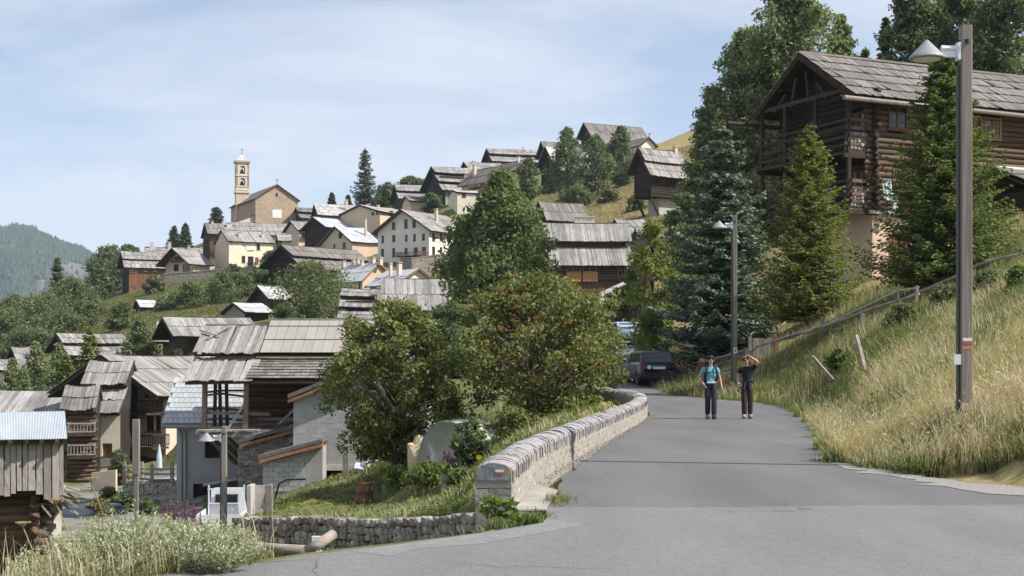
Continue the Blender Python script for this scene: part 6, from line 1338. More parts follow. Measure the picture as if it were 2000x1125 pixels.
def broadleaf(label, base, h, r, nclump, nleaf, ls, lm, shape='round', cb=.18, bark=None, seed=1, cat='tree', name='tree', lean=0.0, limbs=14, clump=.30, group=None, gaps=0.0, squash=1.0, bumpy=.15):
    g = np.random.default_rng(seed); bark = bark or m_bark
    T = thing(name, label, cat, base, 0, group)
    t = g.random(nclump); 
    if shape == 'round': env = lambda t: np.sqrt(np.clip(1 - (2 * t - .92) ** 2 / 1.25, 0.02, 1)) 
    elif shape == 'column': env = lambda t: np.clip(np.minimum(t * 5 + .45, 1) * np.sqrt(np.clip(1 - t ** 2.6, .03, 1)), .1, 1)
    elif shape == 'cone': env = lambda t: np.clip((1 - t) ** .78 * (.68 + .5 * np.minimum(t * 4, 1)), .08, 1)
    else: env = lambda t: np.sqrt(np.clip(1 - t ** 2, .05, 1))       # dome (bush)
    a = g.random(nclump) * 2 * np.pi; r = r * 1.08; lump = 1 + bumpy * (np.sin(a * 2 + seed) * np.cos(t * 7 + seed * 1.7) + .7 * np.sin(a * 5 + t * 11 + seed * 2.1)); rr = r * env(t) * np.clip(g.normal(.74, .22, nclump), .15, 1.04) * lump
    crc = r * clump * g.uniform(.7, 1.25, nclump) * (.55 + .45 * env(t))
    C = np.stack([np.cos(a) * (rr - crc * .45), np.sin(a) * (rr - crc * .45), h * (cb + (1 - cb) * t) - crc * .35 * (t > .8)], 1)
    per = max(4, nleaf // nclump); K = np.repeat(np.arange(nclump), per); n = len(K)
    dirs = unit(g.normal(size=(n, 3))); rad = crc[K] * g.random(n) ** .45
    P = C[K] + dirs * rad[:, None] * np.array([1, 1, .78 * squash]) + g.normal(size=(n, 3)) * r * .03
    P[:, 0] += lean * P[:, 2]
    P[:, 2] = np.maximum(P[:, 2], h * .03)
    N = unit(dirs * .7 + np.array([0, 0, .45]) + g.normal(size=(n, 3)) * .75); D = unit(np.cross(N, g.normal(size=(n, 3))) + np.array([0, 0, -.25]))
    sz = ls * np.clip(g.lognormal(-.05, .38, n), .45, 2.0)
    V, Q = leaf_quads(P, D, N, sz * 1.35, sz * .85); np_mesh('crown', V, Q, lm, T)
    mb = MB(); tr = max(.03, h * .018); top = .8 if shape != 'dome' else .5
    pts = [(0, 0, -.8)] + [(lean * z + g.normal() * r * .025, g.normal() * r * .025, z) for z in np.linspace(0, h * top, 6)]
    mb.tube(pts, [tr * 1.25] + [tr * (1 - .8 * k / 5) for k in range(6)], 8); mb.build('trunk', bark, T, True)
    if limbs:
        mb = MB()
        for k in g.choice(nclump, min(limbs, nclump), replace=False):
            c = C[k].copy(); c[0] += lean * c[2]; z0 = max(h * .06, c[2] - rr[k] * g.uniform(.5, 1.0)); s0 = np.array([lean * z0, 0, min(z0, h * .75)]); m_ = (s0 + c) / 2 + g.normal(size=3) * r * .05 + np.array([0, 0, r * .04])
            mb.tube([s0, m_, c], [tr * .45, tr * .28, tr * .1], 5)
        mb.build('limbs', bark, T, True, kind='stuff')
    return T
def conifer(label, base, h, r, lm, whorls=24, nb=8, steps=9, tuft=.16, droop=.25, seed=1, start=.06, power=.85, bark=None, name='tree', dens=4, cat='tree', fluff=.35, upturn=.15, group=None, jag=.25, tier=.05):
    g = np.random.default_rng(seed); T = thing(name, label, cat, base, 0, group); Cs, Ds = [], []; tw = MB(); tr = max(.04, h * .014)
    for i in range(whorls):
        t = start + (1 - start) * (i + g.uniform(-.3, .3)) / whorls; t = min(max(t, start), .985); z = h * t; L0 = (r * (1 - t) ** power + .02 * r) * (1 + tier * g.normal())
        k = max(3, int(nb * (1 - t * .45)))
        for j in range(k):
            a = 2 * np.pi * (j + g.uniform(-.35, .35)) / k + i * 2.4; L = L0 * g.uniform(1 - jag, 1 + jag * .5); da = np.array([np.cos(a), np.sin(a), 0]); sd = np.array([-np.sin(a), np.cos(a), 0])
            zs = z + g.uniform(-.03, .03) * h * .5; dr = droop * g.uniform(.6, 1.3)
            curve = lambda s: da * L * s + np.array([0, 0, zs + L * (-dr * s + (upturn + dr * .55) * s * s * s)])
            if h > 6 and L > .5: tw.tube([curve(0), curve(.5), curve(.9)], [tr * .28 * (1 - t) + .008, tr * .15 * (1 - t) + .006, .004], 4, False)
            ns = max(3, int(steps * (.35 + .65 * L / r)))
            for s in np.linspace(.12, 1.0, ns):
                p = curve(s); tl = fluff * L * (1.05 - s) * g.uniform(.6, 1.2) + tuft * .6
                for sg in (-1, 1):
                    m = max(1, int(dens * (.4 + .6 * tl / (fluff * r + tuft * .6))))
                    f = (np.arange(m) + .6) / m
                    dv = unit(sd * sg * .8 + da * .6 + np.array([0, 0, -.12]))
                    Cs.append(p + dv * (tl * f)[:, None] + g.normal(size=(m, 3)) * tuft * .22); Ds.append(np.repeat(dv[None], m, 0) + g.normal(size=(m, 3)) * .35)
    m = 14; Cs.append(np.stack([g.normal(size=m) * .02 * r, g.normal(size=m) * .02 * r, h * g.uniform(.93, 1.0, m)], 1)); Ds.append(np.tile([0, 0, 1.], (m, 1)) + g.normal(size=(m, 3)) * .3)
    C = np.concatenate(Cs); D = np.concatenate(Ds); n = len(C); N = unit(np.array([0, 0, 1.]) + g.normal(size=(n, 3)) * .55); sz = tuft * g.uniform(.75, 1.3, n)
    V, Q = leaf_quads(C, D, N, sz * 1.5, sz * .62); np_mesh('crown', V, Q, lm, T)
    mb = MB(); mb.tube([(0, 0, -.8), (0, 0, 0), (0, 0, h * .5), (0, 0, h * .97)], [tr * 1.2, tr, tr * .55, .01], 8); mb.build('trunk', bark or m_bark, T, True)
    if tw.f: tw.build('branches', bark or m_bark, T, False, kind='stuff')
    return T
def tree_at(px, ytop, wpx, Y, ybase=None):
    x = at(px, 0, Y).x; zb = gz(x, Y) if ybase is None else at(px, ybase, Y).z
    return (x, Y, zb), CH + (HZ - ytop) / F * Y - zb, wpx / 2 / F * Y
# --- near trees
m_twig = mat('pale_twig_bark', (.30, .25, .20), (.15, .12, .10), 6, bump=.3, vary=.2)
b, h, r = tree_at(775, 582, 262, 48); broadleaf('broad green tree with bare twigs in front of the block shed', b, h, r, 150, 30000, .085, lm_rowan, 'round', .10, m_twig, seed=3, limbs=110, clump=.19, bumpy=.2)
b, h, r = tree_at(1048, 538, 318, 46.5); RW = broadleaf('rowan tree covered in orange berries behind the parapet', b, h, r, 165, 33000, .08, lm_rowan, 'round', .06, m_twig, seed=5, limbs=110, clump=.19, bumpy=.2, name='rowan_tree')
g = np.random.default_rng(8); nB = 170; a = g.random(nB) * 2 * np.pi; t = g.random(nB); rr = r * np.sqrt(np.clip(1 - (2 * t - .92) ** 2 / 1.25, .02, 1)) * g.uniform(.70, 1.0, nB)
BC = np.stack([np.cos(a) * rr, np.sin(a) * rr, h * (.12 + .88 * t)], 1); BC = np.repeat(BC, 22, 0) + g.normal(size=(nB * 22, 3)) * np.array([.05, .05, .03])
oc = np.array([[1, 0, 0], [-1, 0, 0], [0, 1, 0], [0, -1, 0], [0, 0, 1], [0, 0, -1]]) * .014; of = np.array([[0, 2, 4], [2, 1, 4], [1, 3, 4], [3, 0, 4], [2, 0, 5], [1, 2, 5], [3, 1, 5], [0, 3, 5]])
V = (BC[:, None] + oc[None]).reshape(-1, 3); Q = (np.arange(len(BC))[:, None, None] * 6 + of[None]).reshape(-1, 3)
np_mesh('berries', V, Q, mat('orange_berry', (.42, .19, .05), (.28, .11, .03), 20, bump=0, vary=.2, rough=.4), RW, kind='stuff')
b, h, r = tree_at(1160, 622, 140, 51); broadleaf('smaller leaning rowan at the right of the berry laden one', b, h, r, 60, 9000, .08, lm_rowan, 'round', .08, seed=15, limbs=18, clump=.28, name='rowan_tree')
for i, (px, yt, w, Y, lb) in enumerate(((925, 815, 90, 41, 'leafy bush between the greenhouse and the parapet'), (1000, 800, 120, 43, 'dense bush hugging the back of the parapet'), (840, 905, 110, 42.5, 'low weedy bush in the middle of the garden'), (905, 920, 60, 38, 'weedy bush against the near end of the parapet'), (1105, 765, 110, 47, 'bush behind the far bend of the parapet'), (1190, 725, 60, 55, 'bush on the inner side of the road bend'), (790, 925, 70, 45, 'low green bush behind the garden post'))):
    b, h, r = tree_at(px, yt, w, Y); broadleaf(lb, b, max(h, .5), r, 34, 5200 if i < 2 else 3400, .07, (lm_dark, lm_rowan, lm_fresh, lm_fresh, lm_rowan, lm_valley, lm_fresh)[i], 'dome', .05, seed=40 + i, limbs=6, cat='bush', name='bush', clump=.35)
b, h, r = tree_at(978, 338, 232, 120); broadleaf('tall full birch in the middle of the picture', b, h, r * 1.06, 280, 60000, .20, lm_birch, 'cone', .02, m_birchbark, seed=9, limbs=40, clump=.25, name='birch_tree')
# blue spruce and larches by the log house
b, h, r = tree_at(1412, 246, 268, 66, 716); conifer('big blue spruce beside the parked dark car', b, h, r, lm_spruce, 25, 17, 17, .17, .20, 2, .005, .60, dens=10, tier=.13, fluff=.42, upturn=.12, name='spruce_tree')
b, h, r = tree_at(1580, 246, 260, 61, 655); conifer('yellow green larch in front of the log house balcony', b, h, r, lm_larch, 46, 12, 15, .11, .12, 4, .08, .70, dens=8, fluff=.42, upturn=.2, name='larch_tree', jag=.4)
b, h, r = tree_at(1842, 103, 330, 53, 575); conifer('dark green larch behind the near street lamp', b, h, r, lm_larchd, 50, 13, 16, .115, .10, 6, .06, .70, dens=9, fluff=.42, upturn=.15, name='larch_tree', jag=.4)
b, h, r = tree_at(1275, 430, 120, 84); broadleaf('loose green willow above the dark parked car', b, h, r, 60, 9000, .13, lm_larch, 'round', .05, seed=21, limbs=16, name='willow_tree')
b, h, r = tree_at(1340, 380, 120, 92); broadleaf('dark tree filling the gap left of the blue spruce', b, h, r, 70, 9000, .16, lm_dark, 'round', .02, seed=22, limbs=14)
b, h, r = tree_at(1232, 520, 70, 112); broadleaf('narrow tree before the right end of the farmhouse', b, h, r, 36, 4200, .16, lm_valley, 'column', .02, seed=23)
b, h, r = tree_at(1272, 598, 95, 71); broadleaf('bright green sapling above the car roof', b, h, r, 40, 4500, .10, lm_fresh, 'dome', .05, seed=24, cat='bush', name='bush')
b, h, r = tree_at(1240, 690, 60, 66); broadleaf('low shrub left of the parked dark car', b, h, r, 20, 1800, .08, lm_valley, 'dome', .05, seed=25, cat='bush', name='bush')
b, h, r = tree_at(1240, 445, 48, 145); conifer('small dark pine by the grey barn roof', b, h, r, lm_fir, 14, 7, 6, .3, .1, 8, .1, 1, dens=3)
b, h, r = tree_at(1205, 560, 50, 118); broadleaf('small tree at the foot of the farmhouse doors', b, h, r, 24, 2400, .15, lm_rowan, 'round', .02, seed=26)
# tall poplars behind the log house
for i, (px, yt, w, Y, lm, lb) in enumerate(((1395, 175, 120, 112, lm_poplar, 'lowest and leftmost of the tall poplars behind the log house'), (1460, 60, 175, 116, lm_poplar, 'second tall poplar from the left behind the log house'), (1545, -60, 210, 112, lm_poplar, 'tallest poplar rising out of the picture behind the log house'), (1640, 30, 90, 116, lm_poplar, 'slim poplar just left of the log house ridge'),
        (1795, -80, 150, 106, lm_dark, 'dark poplar above the middle of the log house roof'), (1880, -90, 140, 110, lm_dark, 'dark poplar behind the near lamp head'), (1975, -120, 170, 104, lm_dark, 'dark poplar in the top right corner'))):
    b, h, r = tree_at(px, yt, w, Y); broadleaf(lb, b, h, r, 300 if i < 4 else 260, 44000 if i < 3 else 30000, .19, lm, 'column', .05, m_birchbark, seed=60 + i, limbs=24, clump=.30, name='poplar_tree', group='tall poplars behind the log house')
for i, (px, yt, w, Y, lb) in enumerate(((1730, 35, 90, 112, 'pointed larch above the log house ridge'), (1690, 95, 90, 116, 'short larch left of the pointed larch on the ridge line'), (1840, 30, 110, 118, 'fir between the dark poplars at the top right'))):
    b, h, r = tree_at(px, yt, w, Y); conifer(lb, b, h, r, lm_larchd, 40, 11, 9, .26, .1, 70 + i, .05, .8, dens=6, name='larch_tree')
# village trees
for i, (px, yt, w, Y, lm, sh, lb) in enumerate((
        (1108, 252, 76, 292, lm_dark, 'column', 'left one of the three poplars by the dark chalet'), (1163, 266, 74, 286, lm_dark, 'column', 'middle one of the three poplars by the dark chalet'), (1213, 248, 66, 296, lm_dark, 'column', 'right one of the three poplars by the dark chalet'),
        (1032, 310, 46, 305, lm_dark, 'round', 'dark round tree by the skyline chalet'), (842, 378, 36, 312, lm_dark, 'round', 'grey green tree beside the low chalet'), (758, 358, 46, 370, lm_dark, 'round', 'bushy tree at the right foot of the tall spruce'), (803, 346, 60, 385, lm_valley, 'round', 'flat topped tree showing over the low chalet'),
        (608, 512, 150, 172, lm_valley, 'round', 'round leafy tree in front of the black log barn'), (505, 525, 55, 262, lm_valley, 'round', 'round bush left of the black log barn'), (470, 535, 60, 275, lm_valley, 'round', 'bush below the yellow house'), (530, 490, 40, 290, lm_dark, 'round', 'dark bush at the right of the yellow house'),
        (345, 575, 70, 236, lm_valley, 'dome', 'grey green shrub right of the tiny hut'), (400, 568, 90, 240, lm_valley, 'dome', 'wide shrub in the middle of the green hillside'), (450, 566, 70, 246, lm_valley, 'dome', 'shrub on the hillside below the low rubble wall'), (500, 570, 60, 240, lm_valley, 'dome', 'shrub left of the shed roofs'), (320, 590, 44, 228, lm_valley, 'dome', 'small shrub beside the tiny hut'),
        (210, 480, 80, 345, lm_dark, 'round', 'dark tree at the left end of the upper village'), (250, 478, 50, 385, lm_dark, 'round', 'tree behind the red brown chalet'), (195, 520, 40, 330, lm_dark, 'round', 'small dark tree at the foot of the village end'),
        (140, 545, 110, 260, lm_valley, 'round', 'big round valley tree at the edge of the green slope'), (85, 572, 130, 240, lm_valley, 'round', 'broad valley tree with pale bare branches'), (30, 578, 110, 250, lm_valley, 'round', 'broad valley tree near the left edge'), (10, 600, 110, 205, lm_valley, 'round', 'dark valley tree cut by the left edge'), (165, 585, 60, 235, lm_valley, 'round', 'small tree at the bottom of the green slope'), (120, 610, 110, 205, lm_valley, 'round', 'bushy valley tree above the sagging barn roof'), (55, 640, 100, 190, lm_dark, 'round', 'shaded valley tree above the little hut'),
        (25, 700, 70, 122, lm_poplar, 'cone', 'pale young poplar at the far left'), (70, 668, 80, 125, lm_poplar, 'cone', 'pale young poplar second from the left edge'), (115, 672, 70, 122, lm_poplar, 'cone', 'pale young poplar left of the larch'), (45, 720, 70, 112, lm_poplar, 'cone', 'short pale poplar in front of the others at left'),
        (272, 622, 80, 142, lm_dark, 'cone', 'dark dense poplar bush between the barns'), (345, 672, 40, 118, lm_dark, 'dome', 'dark bush behind the cream chimney'), (897, 470, 50, 225, lm_dark, 'round', 'dark tree at the right edge of the white house'), (870, 530, 60, 160, lm_dark, 'round', 'dark tree left of the birch by the grey barn roof'),
        (700, 640, 50, 120, lm_rowan, 'dome', 'bush behind the sheet roof'), (232, 880, 40, 80, lm_dark, 'round', 'dark bush before the cream house wing'), (238, 965, 60, 62, lm_dark, 'dome', 'dark bush below the terrace fence'), (285, 975, 40, 60, lm_valley, 'dome', 'bush left of the garage door'))):
    b, h, r = tree_at(px, yt, w, Y); big = w * (yt and 1)
    s_l = max(.10, Y * .0011); broadleaf(lb, b, max(h, r * .6), r, int(50 + w * .9), int(2600 + w * 75), s_l, lm, sh, .03, seed=100 + i, limbs=8, clump=.36, cat='bush' if sh == 'dome' else 'tree', name='bush' if sh == 'dome' else 'tree')
for i, (px, yt, w, Y, lm, lb, pw_) in enumerate(((713, 290, 66, 385, lm_fir, 'tall spruce alone on the skyline right of the church', .7), (422, 404, 40, 440, lm_fir, 'round topped pine left of the bell tower', .45), (340, 442, 40, 410, lm_fir, 'left one of the two conifers behind the brown chalets', .7), (362, 436, 36, 405, lm_fir, 'right one of the two conifers behind the brown chalets', .8), (648, 377, 20, 440, lm_fir, 'small fir on the skyline left of the tall spruce', .9), (680, 382, 14, 440, lm_fir, 'tiny fir close left of the tall spruce', .9), (742, 362, 34, 392, lm_fir, 'fir leaning out at the right of the tall spruce', .8),
        (112, 503, 40, 280, lm_valley, 'slender conifer rising above the valley trees', .5), (175, 638, 80, 128, lm_larch, 'light green larch in front of the sagging barn', .8), (130, 690, 60, 118, lm_larch, 'green larch beside the pale young poplars', .8))):
    b, h, r = tree_at(px, yt, w, Y); conifer(lb, b, h, r, lm, 30 if h > 10 else 20, 10, 9, max(.26, Y * .0013), .3 if i == 0 else .12, 200 + i, .04, pw_, dens=5, name='conifer_tree', jag=.4)

# ---------------------------------------------------------------- grasses
def blades(name, P, hgt, wid, lm, lean=.35, label=None, cat='grass', seed=1, wind=(0.3, 0), heads=0):
    g = np.random.default_rng(seed); n = len(P); a = g.random(n) * 2 * np.pi; d = np.stack([np.cos(a), np.sin(a), np.zeros(n)], 1)
    s = np.stack([-np.sin(a), np.cos(a), np.zeros(n)], 1); hg = hgt * g.uniform(.5, 1.25, n) * (.45 + 1.05 * np.clip(vn(P[:, 0], P[:, 1], 1.35, seed + 3) * .6 + vn(P[:, 0], P[:, 1], 4.1, seed) * .4, 0, 1)); w = wid * g.uniform(.7, 1.3, n); ln = lean * g.uniform(.2, 1.5, n)
    wa = 6 * vn(P[:, 0], P[:, 1], .8, seed + 1); ws = np.stack([np.cos(wa), np.sin(wa), 0 * wa], 1) * wind[0] + np.array([.1, 0, 0]); m = P + d * (hg * ln * .3)[:, None] + np.array([0, 0, 1]) * (hg * .6)[:, None] + ws * (hg * .25)[:, None]; t = P + d * (hg * ln)[:, None] + np.array([0, 0, 1]) * (hg * (1 - .25 * ln))[:, None] + ws * (hg * .9)[:, None]
    V = np.stack([P - s * w[:, None] / 2, P + s * w[:, None] / 2, m + s * w[:, None] * .4, t, m - s * w[:, None] * .4], 1).reshape(-1, 3); i = np.arange(n) * 5
    Q = np.concatenate([np.stack([i, i + 1, i + 2, i + 4], 1), np.stack([i + 4, i + 2, i + 3, i + 3], 1)])
    # second part as triangles: build as separate polygons of 4 loops would repeat a vertex, so use triangles throughout
    Tt = np.concatenate([np.stack([i, i + 1, i + 2], 1), np.stack([i, i + 2, i + 4], 1), np.stack([i + 4, i + 2, i + 3], 1)])
    if heads:                                             # feathery seed heads on some stalks
        k = g.choice(n, int(n * heads), replace=False); dr = unit(t[k] - m[k]); hs = hg[k] * .15
        V2, Q2 = leaf_quads(t[k], dr + g.normal(size=(len(k), 3)) * .1, unit(g.normal(size=(len(k), 3))), hs, np.maximum(.007, hs * .17)); b0 = len(V)
        V = np.concatenate([V, V2]); Tt = np.concatenate([Tt, Q2[:, [0, 1, 2]] + b0, Q2[:, [0, 2, 3]] + b0])
    o = np_mesh(name, V, Tt, lm, kind='stuff'); tag(o, label, cat); return o
def scatter(n, y0, y1, xlo, xhi, seed, keep=None, bias=1.0):
    g = np.random.default_rng(seed); u = g.random(n); y = y0 * (y1 / y0) ** u if bias else g.uniform(y0, y1, n)
    lo, hi = xlo(y), xhi(y); x = lo + (hi - lo) * g.random(n); ok = hi > lo
    if keep is not None: ok &= keep(x, y, g)
    x, y = x[ok], y[ok]; return np.stack([x, y, ground(x, y) - .03], 1)
def vn(x, y, f, seed=0):                                   # cheap smooth noise 0..1
    return .5 + .25 * (np.sin(x * f + 1.7 * seed) * np.cos(y * f * .83 + seed) + np.sin((x * .7 - y * .6) * f * 1.9 + seed * 2.3)) 
fr_hi = lambda y: np.minimum(.50 * y + 1, 30)
edge = lambda y: xr(y) - .10 + .24 * np.sin(y * 3.1) * np.sin(y * 1.3) + np.maximum(0, 20.5 - y) * .8
dryf = lambda x, y: np.clip(.95 - .60 * sm((24.5 - y) / 5) - sm((y - 29 - (x - 6) * .25) / 8) * .75 + (vn(x, y, .55, 2) - .5) * 1.5, 0.05, 1)
blades('dry_grass', scatter(165000, 16.8, 64, edge, fr_hi, 1, lambda x, y, g: (g.random(len(x)) < dryf(x, y)) & (vn(x, y, 1.1, 5) > .12)), .55, .010, lm_straw, .5, 'tall straw coloured dry grass covering the bank at right', seed=1, heads=.3)
blades('green_grass', scatter(160000, 20, 64, edge, fr_hi, 2, lambda x, y, g: g.random(len(x)) < 1.15 - dryf(x, y)), .38, .018, lm_grass, .5, 'green grass on the upper part of the bank below the fence', seed=2)
blades('olive_grass', scatter(120000, 17.5, 64, edge, fr_hi, 3, lambda x, y, g: g.random(len(x)) < .75 * vn(x, y, .9, 3)), .33, .018, lm_olive, .6, 'olive weeds mixed into the grass of the bank', seed=3)
blades('verge_grass', scatter(15000, 17.5, 60, edge, lambda y: edge(y) + .8, 4, lambda x, y, g: vn(x, y, 2.3, 3) > .35), .26, .02, lm_grass, .7, 'green grass fringe along the right edge of the asphalt', seed=4)
lw = lambda y: np.interp(y, WY[::-1], WX[::-1])
gpos = scatter(70000, 30, 60, lambda y: lw(y) + .15, lambda y: np.minimum(np.interp(y, PY, PX) - .6, 3.5) + 0 * y, 6)
blades('garden_grass', gpos[:62000], .15, .022, lm_grass, .6, 'short green grass and weeds of the garden terrace', seed=6)
blades('garden_straw', gpos[62000:][(vn(gpos[62000:, 0], gpos[62000:, 1], .8, 2) > .62)], .34, .016, lm_straw, .5, 'yellow grass stalks along the garden terrace', seed=7)
blades('edge_weeds', scatter(3500, 13.4, 26, lambda y: xl(y) - .5 - .0 * y, lambda y: np.minimum(xl(y) - .06, np.interp(y, PY, PX) - .45), 8, lambda x, y, g: (vn(x, y, 2, 1) > .3) & (g.random(len(x)) < .5)), .13, .013, lm_olive, .7, 'weeds along the left edge of the asphalt below the parapet', seed=8)
g = np.random.default_rng(31)                              # tuft at the near end of the parapet
tp = np.stack([g.normal(.02, .2, 1500), g.normal(14.75, .17, 1500), np.zeros(1500)], 1); tp = tp[tp[:, 0] < xl(tp[:, 1]) + .1]; tp[:, 2] = ground(tp[:, 0], tp[:, 1])
blades('parapet_tuft', tp, .17, .012, lm_grass, 1.0, 'grass tuft at the foot of the near end of the parapet', seed=9)
tp = np.stack([g.normal(.52, .07, 380), g.normal(16.3, .25, 380), np.full(380, .0)], 1); blades('kerb_tuft', tp, .11, .009, lm_olive, .9, 'small dry tuft on the concrete strip by the parapet', seed=10)
p_ = at(972, 1030, 14.75); broadleaf('leafy dock plant at the foot of the near end of the parapet', (p_.x - .02, 14.78, -.12), .34, .26, 16, 420, .05, lm_fresh, 'dome', .05, seed=88, limbs=3, cat='plant', name='dock_plant', clump=.42)
blades('hill_grass', scatter(60000, 180, 320, lambda y: -.31 * y, lambda y: -.16 * y, 12, bias=0), .5, .10, lm_hill, .5, 'green meadow grass on the hillside at left', seed=12)
blades('slope_grass', scatter(45000, 130, 330, lambda y: .02 * y, lambda y: .13 * y, 13, bias=0), .45, .09, lm_slope, .5, 'dry meadow grass on the slope below the poplars', seed=13)
# broad leaved weeds and low shrubs on the bank
def weeds(name, P, size, lm, label, seed):
    g = np.random.default_rng(seed); n = len(P); k = 26; C = np.repeat(P, k, 0); m = len(C); R_ = np.repeat(size * g.uniform(.5, 1.3, n), k)
    d = unit(g.normal(size=(m, 3)) * np.array([1, 1, .6]) + np.array([0, 0, .55])); C = C + d * (R_ * g.random(m) ** .5)[:, None]; C[:, 2] = np.maximum(C[:, 2], np.repeat(P[:, 2], k))
    V, Q = leaf_quads(C, d + g.normal(size=(m, 3)) * .4, unit(g.normal(size=(m, 3)) + np.array([0, 0, .8])), R_ * .34, R_ * .16); o = np_mesh(name, V, Q, lm, kind='stuff'); tag(o, label, 'weeds')
weeds('bank_weeds', scatter(1500, 19, 62, edge, fr_hi, 51, lambda x, y, g: vn(x, y, .7, 6) > .5), .34, lm_fresh, 'green leafy weeds scattered through the grass of the bank', 51)
weeds('verge_weeds', scatter(420, 18, 60, edge, lambda y: edge(y) + .7, 52, lambda x, y, g: vn(x, y, 1.6, 2) > .5), .22, lm_grass, 'low weeds hugging the right edge of the asphalt', 52)
weeds('garden_weeds', gpos[::75], .26, lm_fresh, 'leafy weeds of the garden terrace', 53)
for i, (px, py, Y, w, lb) in enumerate(((1935, 545, 44, 90, 'green shrub on the bank right of the near lamp'), (1990, 560, 40, 80, 'green shrub at the right edge above the dry grass'), (1760, 610, 46, 90, 'low shrub below the pole fence'), (1640, 690, 45, 70, 'weedy shrub beside the fallen stake'), (1850, 560, 46, 70, 'low shrub left of the near lamp pole'))):
    p = at(px, 0, Y); broadleaf(lb, (p.x, Y, gz(p.x, Y)), .75, w / 2 / F * Y, 26, 2200, .075, lm_fresh if i % 2 else lm_valley, 'dome', .05, seed=500 + i, limbs=4, cat='bush', name='bush', clump=.36)
b, h, r = tree_at(885, 590, 120, 86); broadleaf('dark tree in the gap between the two rowans', b, h, r, 70, 8000, .14, lm_dark, 'round', .02, seed=27, limbs=10)
for i, (px, py, Y, w, lb) in enumerate(((435, 600, 232, 80, 'wide scrub bush above the cart shed'), (375, 600, 226, 70, 'scrub bush right of the small hut shrub'), (300, 560, 292, 50, 'scrub under the red brown chalet'), (455, 520, 292, 50, 'bush at the foot of the rubble wall before the yellow house'), (515, 545, 250, 50, 'thick bush at the left foot of the black log barn'), (240, 640, 205, 70, 'scrub on the lower green slope'), (180, 610, 260, 60, 'scrub at the top edge of the green slope'), (560, 610, 165, 60, 'bush beside the black open shed'), (215, 960, 64, 60, 'yellowing shrub below the low tan wall at left'), (190, 985, 58, 50, 'dry herb clump beside the lean-to'), (1060, 405, 250, 50, 'dark scrub at the foot of the dark chalet'), (1130, 395, 268, 60, 'dark scrub under the three poplars'), (1190, 400, 262, 44, 'scrub on the dry slope right of the low barn'), (1240, 425, 225, 40, 'scrub bush on the dry slope under the hay barn'))):
    p = at(px, 0, Y); broadleaf(lb, (p.x, Y, gz(p.x, Y)), w / F * Y * .75, w / 2 / F * Y, 40, 3400, max(.09, Y * .0011), lm_olive if i in (8, 9) else lm_valley, 'dome', .03, seed=540 + i, limbs=4, cat='bush', name='bush', clump=.36)
g = np.random.default_rng(77)                              # grit washed to the edges of the asphalt
def grit(name, n, fx, y0, y1, sz, label, seed):
    g = np.random.default_rng(seed); y = g.uniform(y0, y1, n); x = fx(y, g); z = np.where((x > xl(y)) & (x < xr(y)), zroad(y), 0) + .006; P = np.stack([x, y, z], 1); s = sz * g.uniform(.4, 1.5, n)
    V = (P[:, None] + (oc / .014)[None] * s[:, None, None] * np.array([1, 1, .6])).reshape(-1, 3); Q = (np.arange(n)[:, None, None] * 6 + of[None]).reshape(-1, 3); o = np_mesh(name, V, Q, MATS['gravel'], kind='stuff'); tag(o, label, 'gravel')
grit('verge_grit', 2600, lambda y, g: xr(y) - np.abs(g.normal(0, .16, len(y))) + np.maximum(0, 20 - y) * .35, 16.2, 36, .008, 'loose gravel along the right edge of the asphalt', 5)
grit('parapet_grit', 1500, lambda y, g: np.interp(y, PY, PX) + np.abs(g.normal(0, .12, len(y))), 15.4, 42, .011, 'grit along the foot of the parapet', 6)
# ---------------------------------------------------------------- foreground sagebrush and flowers
def sage(label, px, py, Y, rad, hgt, n, seed):
    g = np.random.default_rng(seed); p = at(px, py, Y); z0 = gz(p.x, Y) ; T = thing('sagebrush', label, 'bush', (p.x, Y, z0), 0, 'sagebrush at the edge of the asphalt'); H = hgt if hgt > 0 else .6
    H = max(.45, H + (p.z - z0)); Cs, Ds = [], []; st = MB()
    for i in range(n):
        a = g.random() * 6.283; rr = rad * g.random() ** .5; b = np.array([np.cos(a) * rr * .55, np.sin(a) * rr * .5, 0]); L = H * g.uniform(.55, 1.08) * (1 - .35 * rr / rad); out = np.array([np.cos(a), np.sin(a), 0]) * rr * .9 + np.array([.12, 0, 0])
        k = 30; s = np.linspace(.15, 1, k); C = b + out * (s ** 1.6)[:, None] + np.array([0, 0, L]) * s[:, None]
        C = np.repeat(C, 3, 0); wv = .03 * (1.15 - np.repeat(s, 3))[:, None] + .008
        off = g.normal(size=(len(C), 3)); Cs.append(C + off * wv); Ds.append(unit(off * np.array([1, 1, .4]) + np.array([0, 0, .9])))
        st.tube([b, b + out * .3 + np.array([0, 0, L * .5]), b + out + np.array([0, 0, L])], [.004, .003, .001], 4, False)
    C = np.concatenate(Cs); D = np.concatenate(Ds); m = len(C); sz = g.uniform(.6, 1.3, m)
    V, Q = leaf_quads(C, D, unit(g.normal(size=(m, 3))), .034 * sz, .0105 * sz); np_mesh('leaves', V, Q, lm_sage, T); st.build('stems', lm_olive, T, kind='stuff'); return T
for i, (px, py, Y, rd, hg, n, lb) in enumerate(((352, 1076, 11.5, .38, .06, 220, 'pale sagebrush nearest the asphalt'), (305, 1035, 11.8, .40, .08, 220, 'pale sagebrush under the log guard rail'), (225, 1010, 11.4, .42, .10, 220, 'tallest pale sagebrush left of the guard rail'), (150, 1060, 11.2, .42, .1, 140, 'pale sagebrush near the left corner'), (80, 1080, 11.6, .4, .08, 110, 'sagebrush in the bottom left corner'), (405, 1105, 10.9, .24, .05, 90, 'low sagebrush spilling onto the asphalt'))):
    sage(lb, px, py, Y, rd, hg, n, 300 + i)
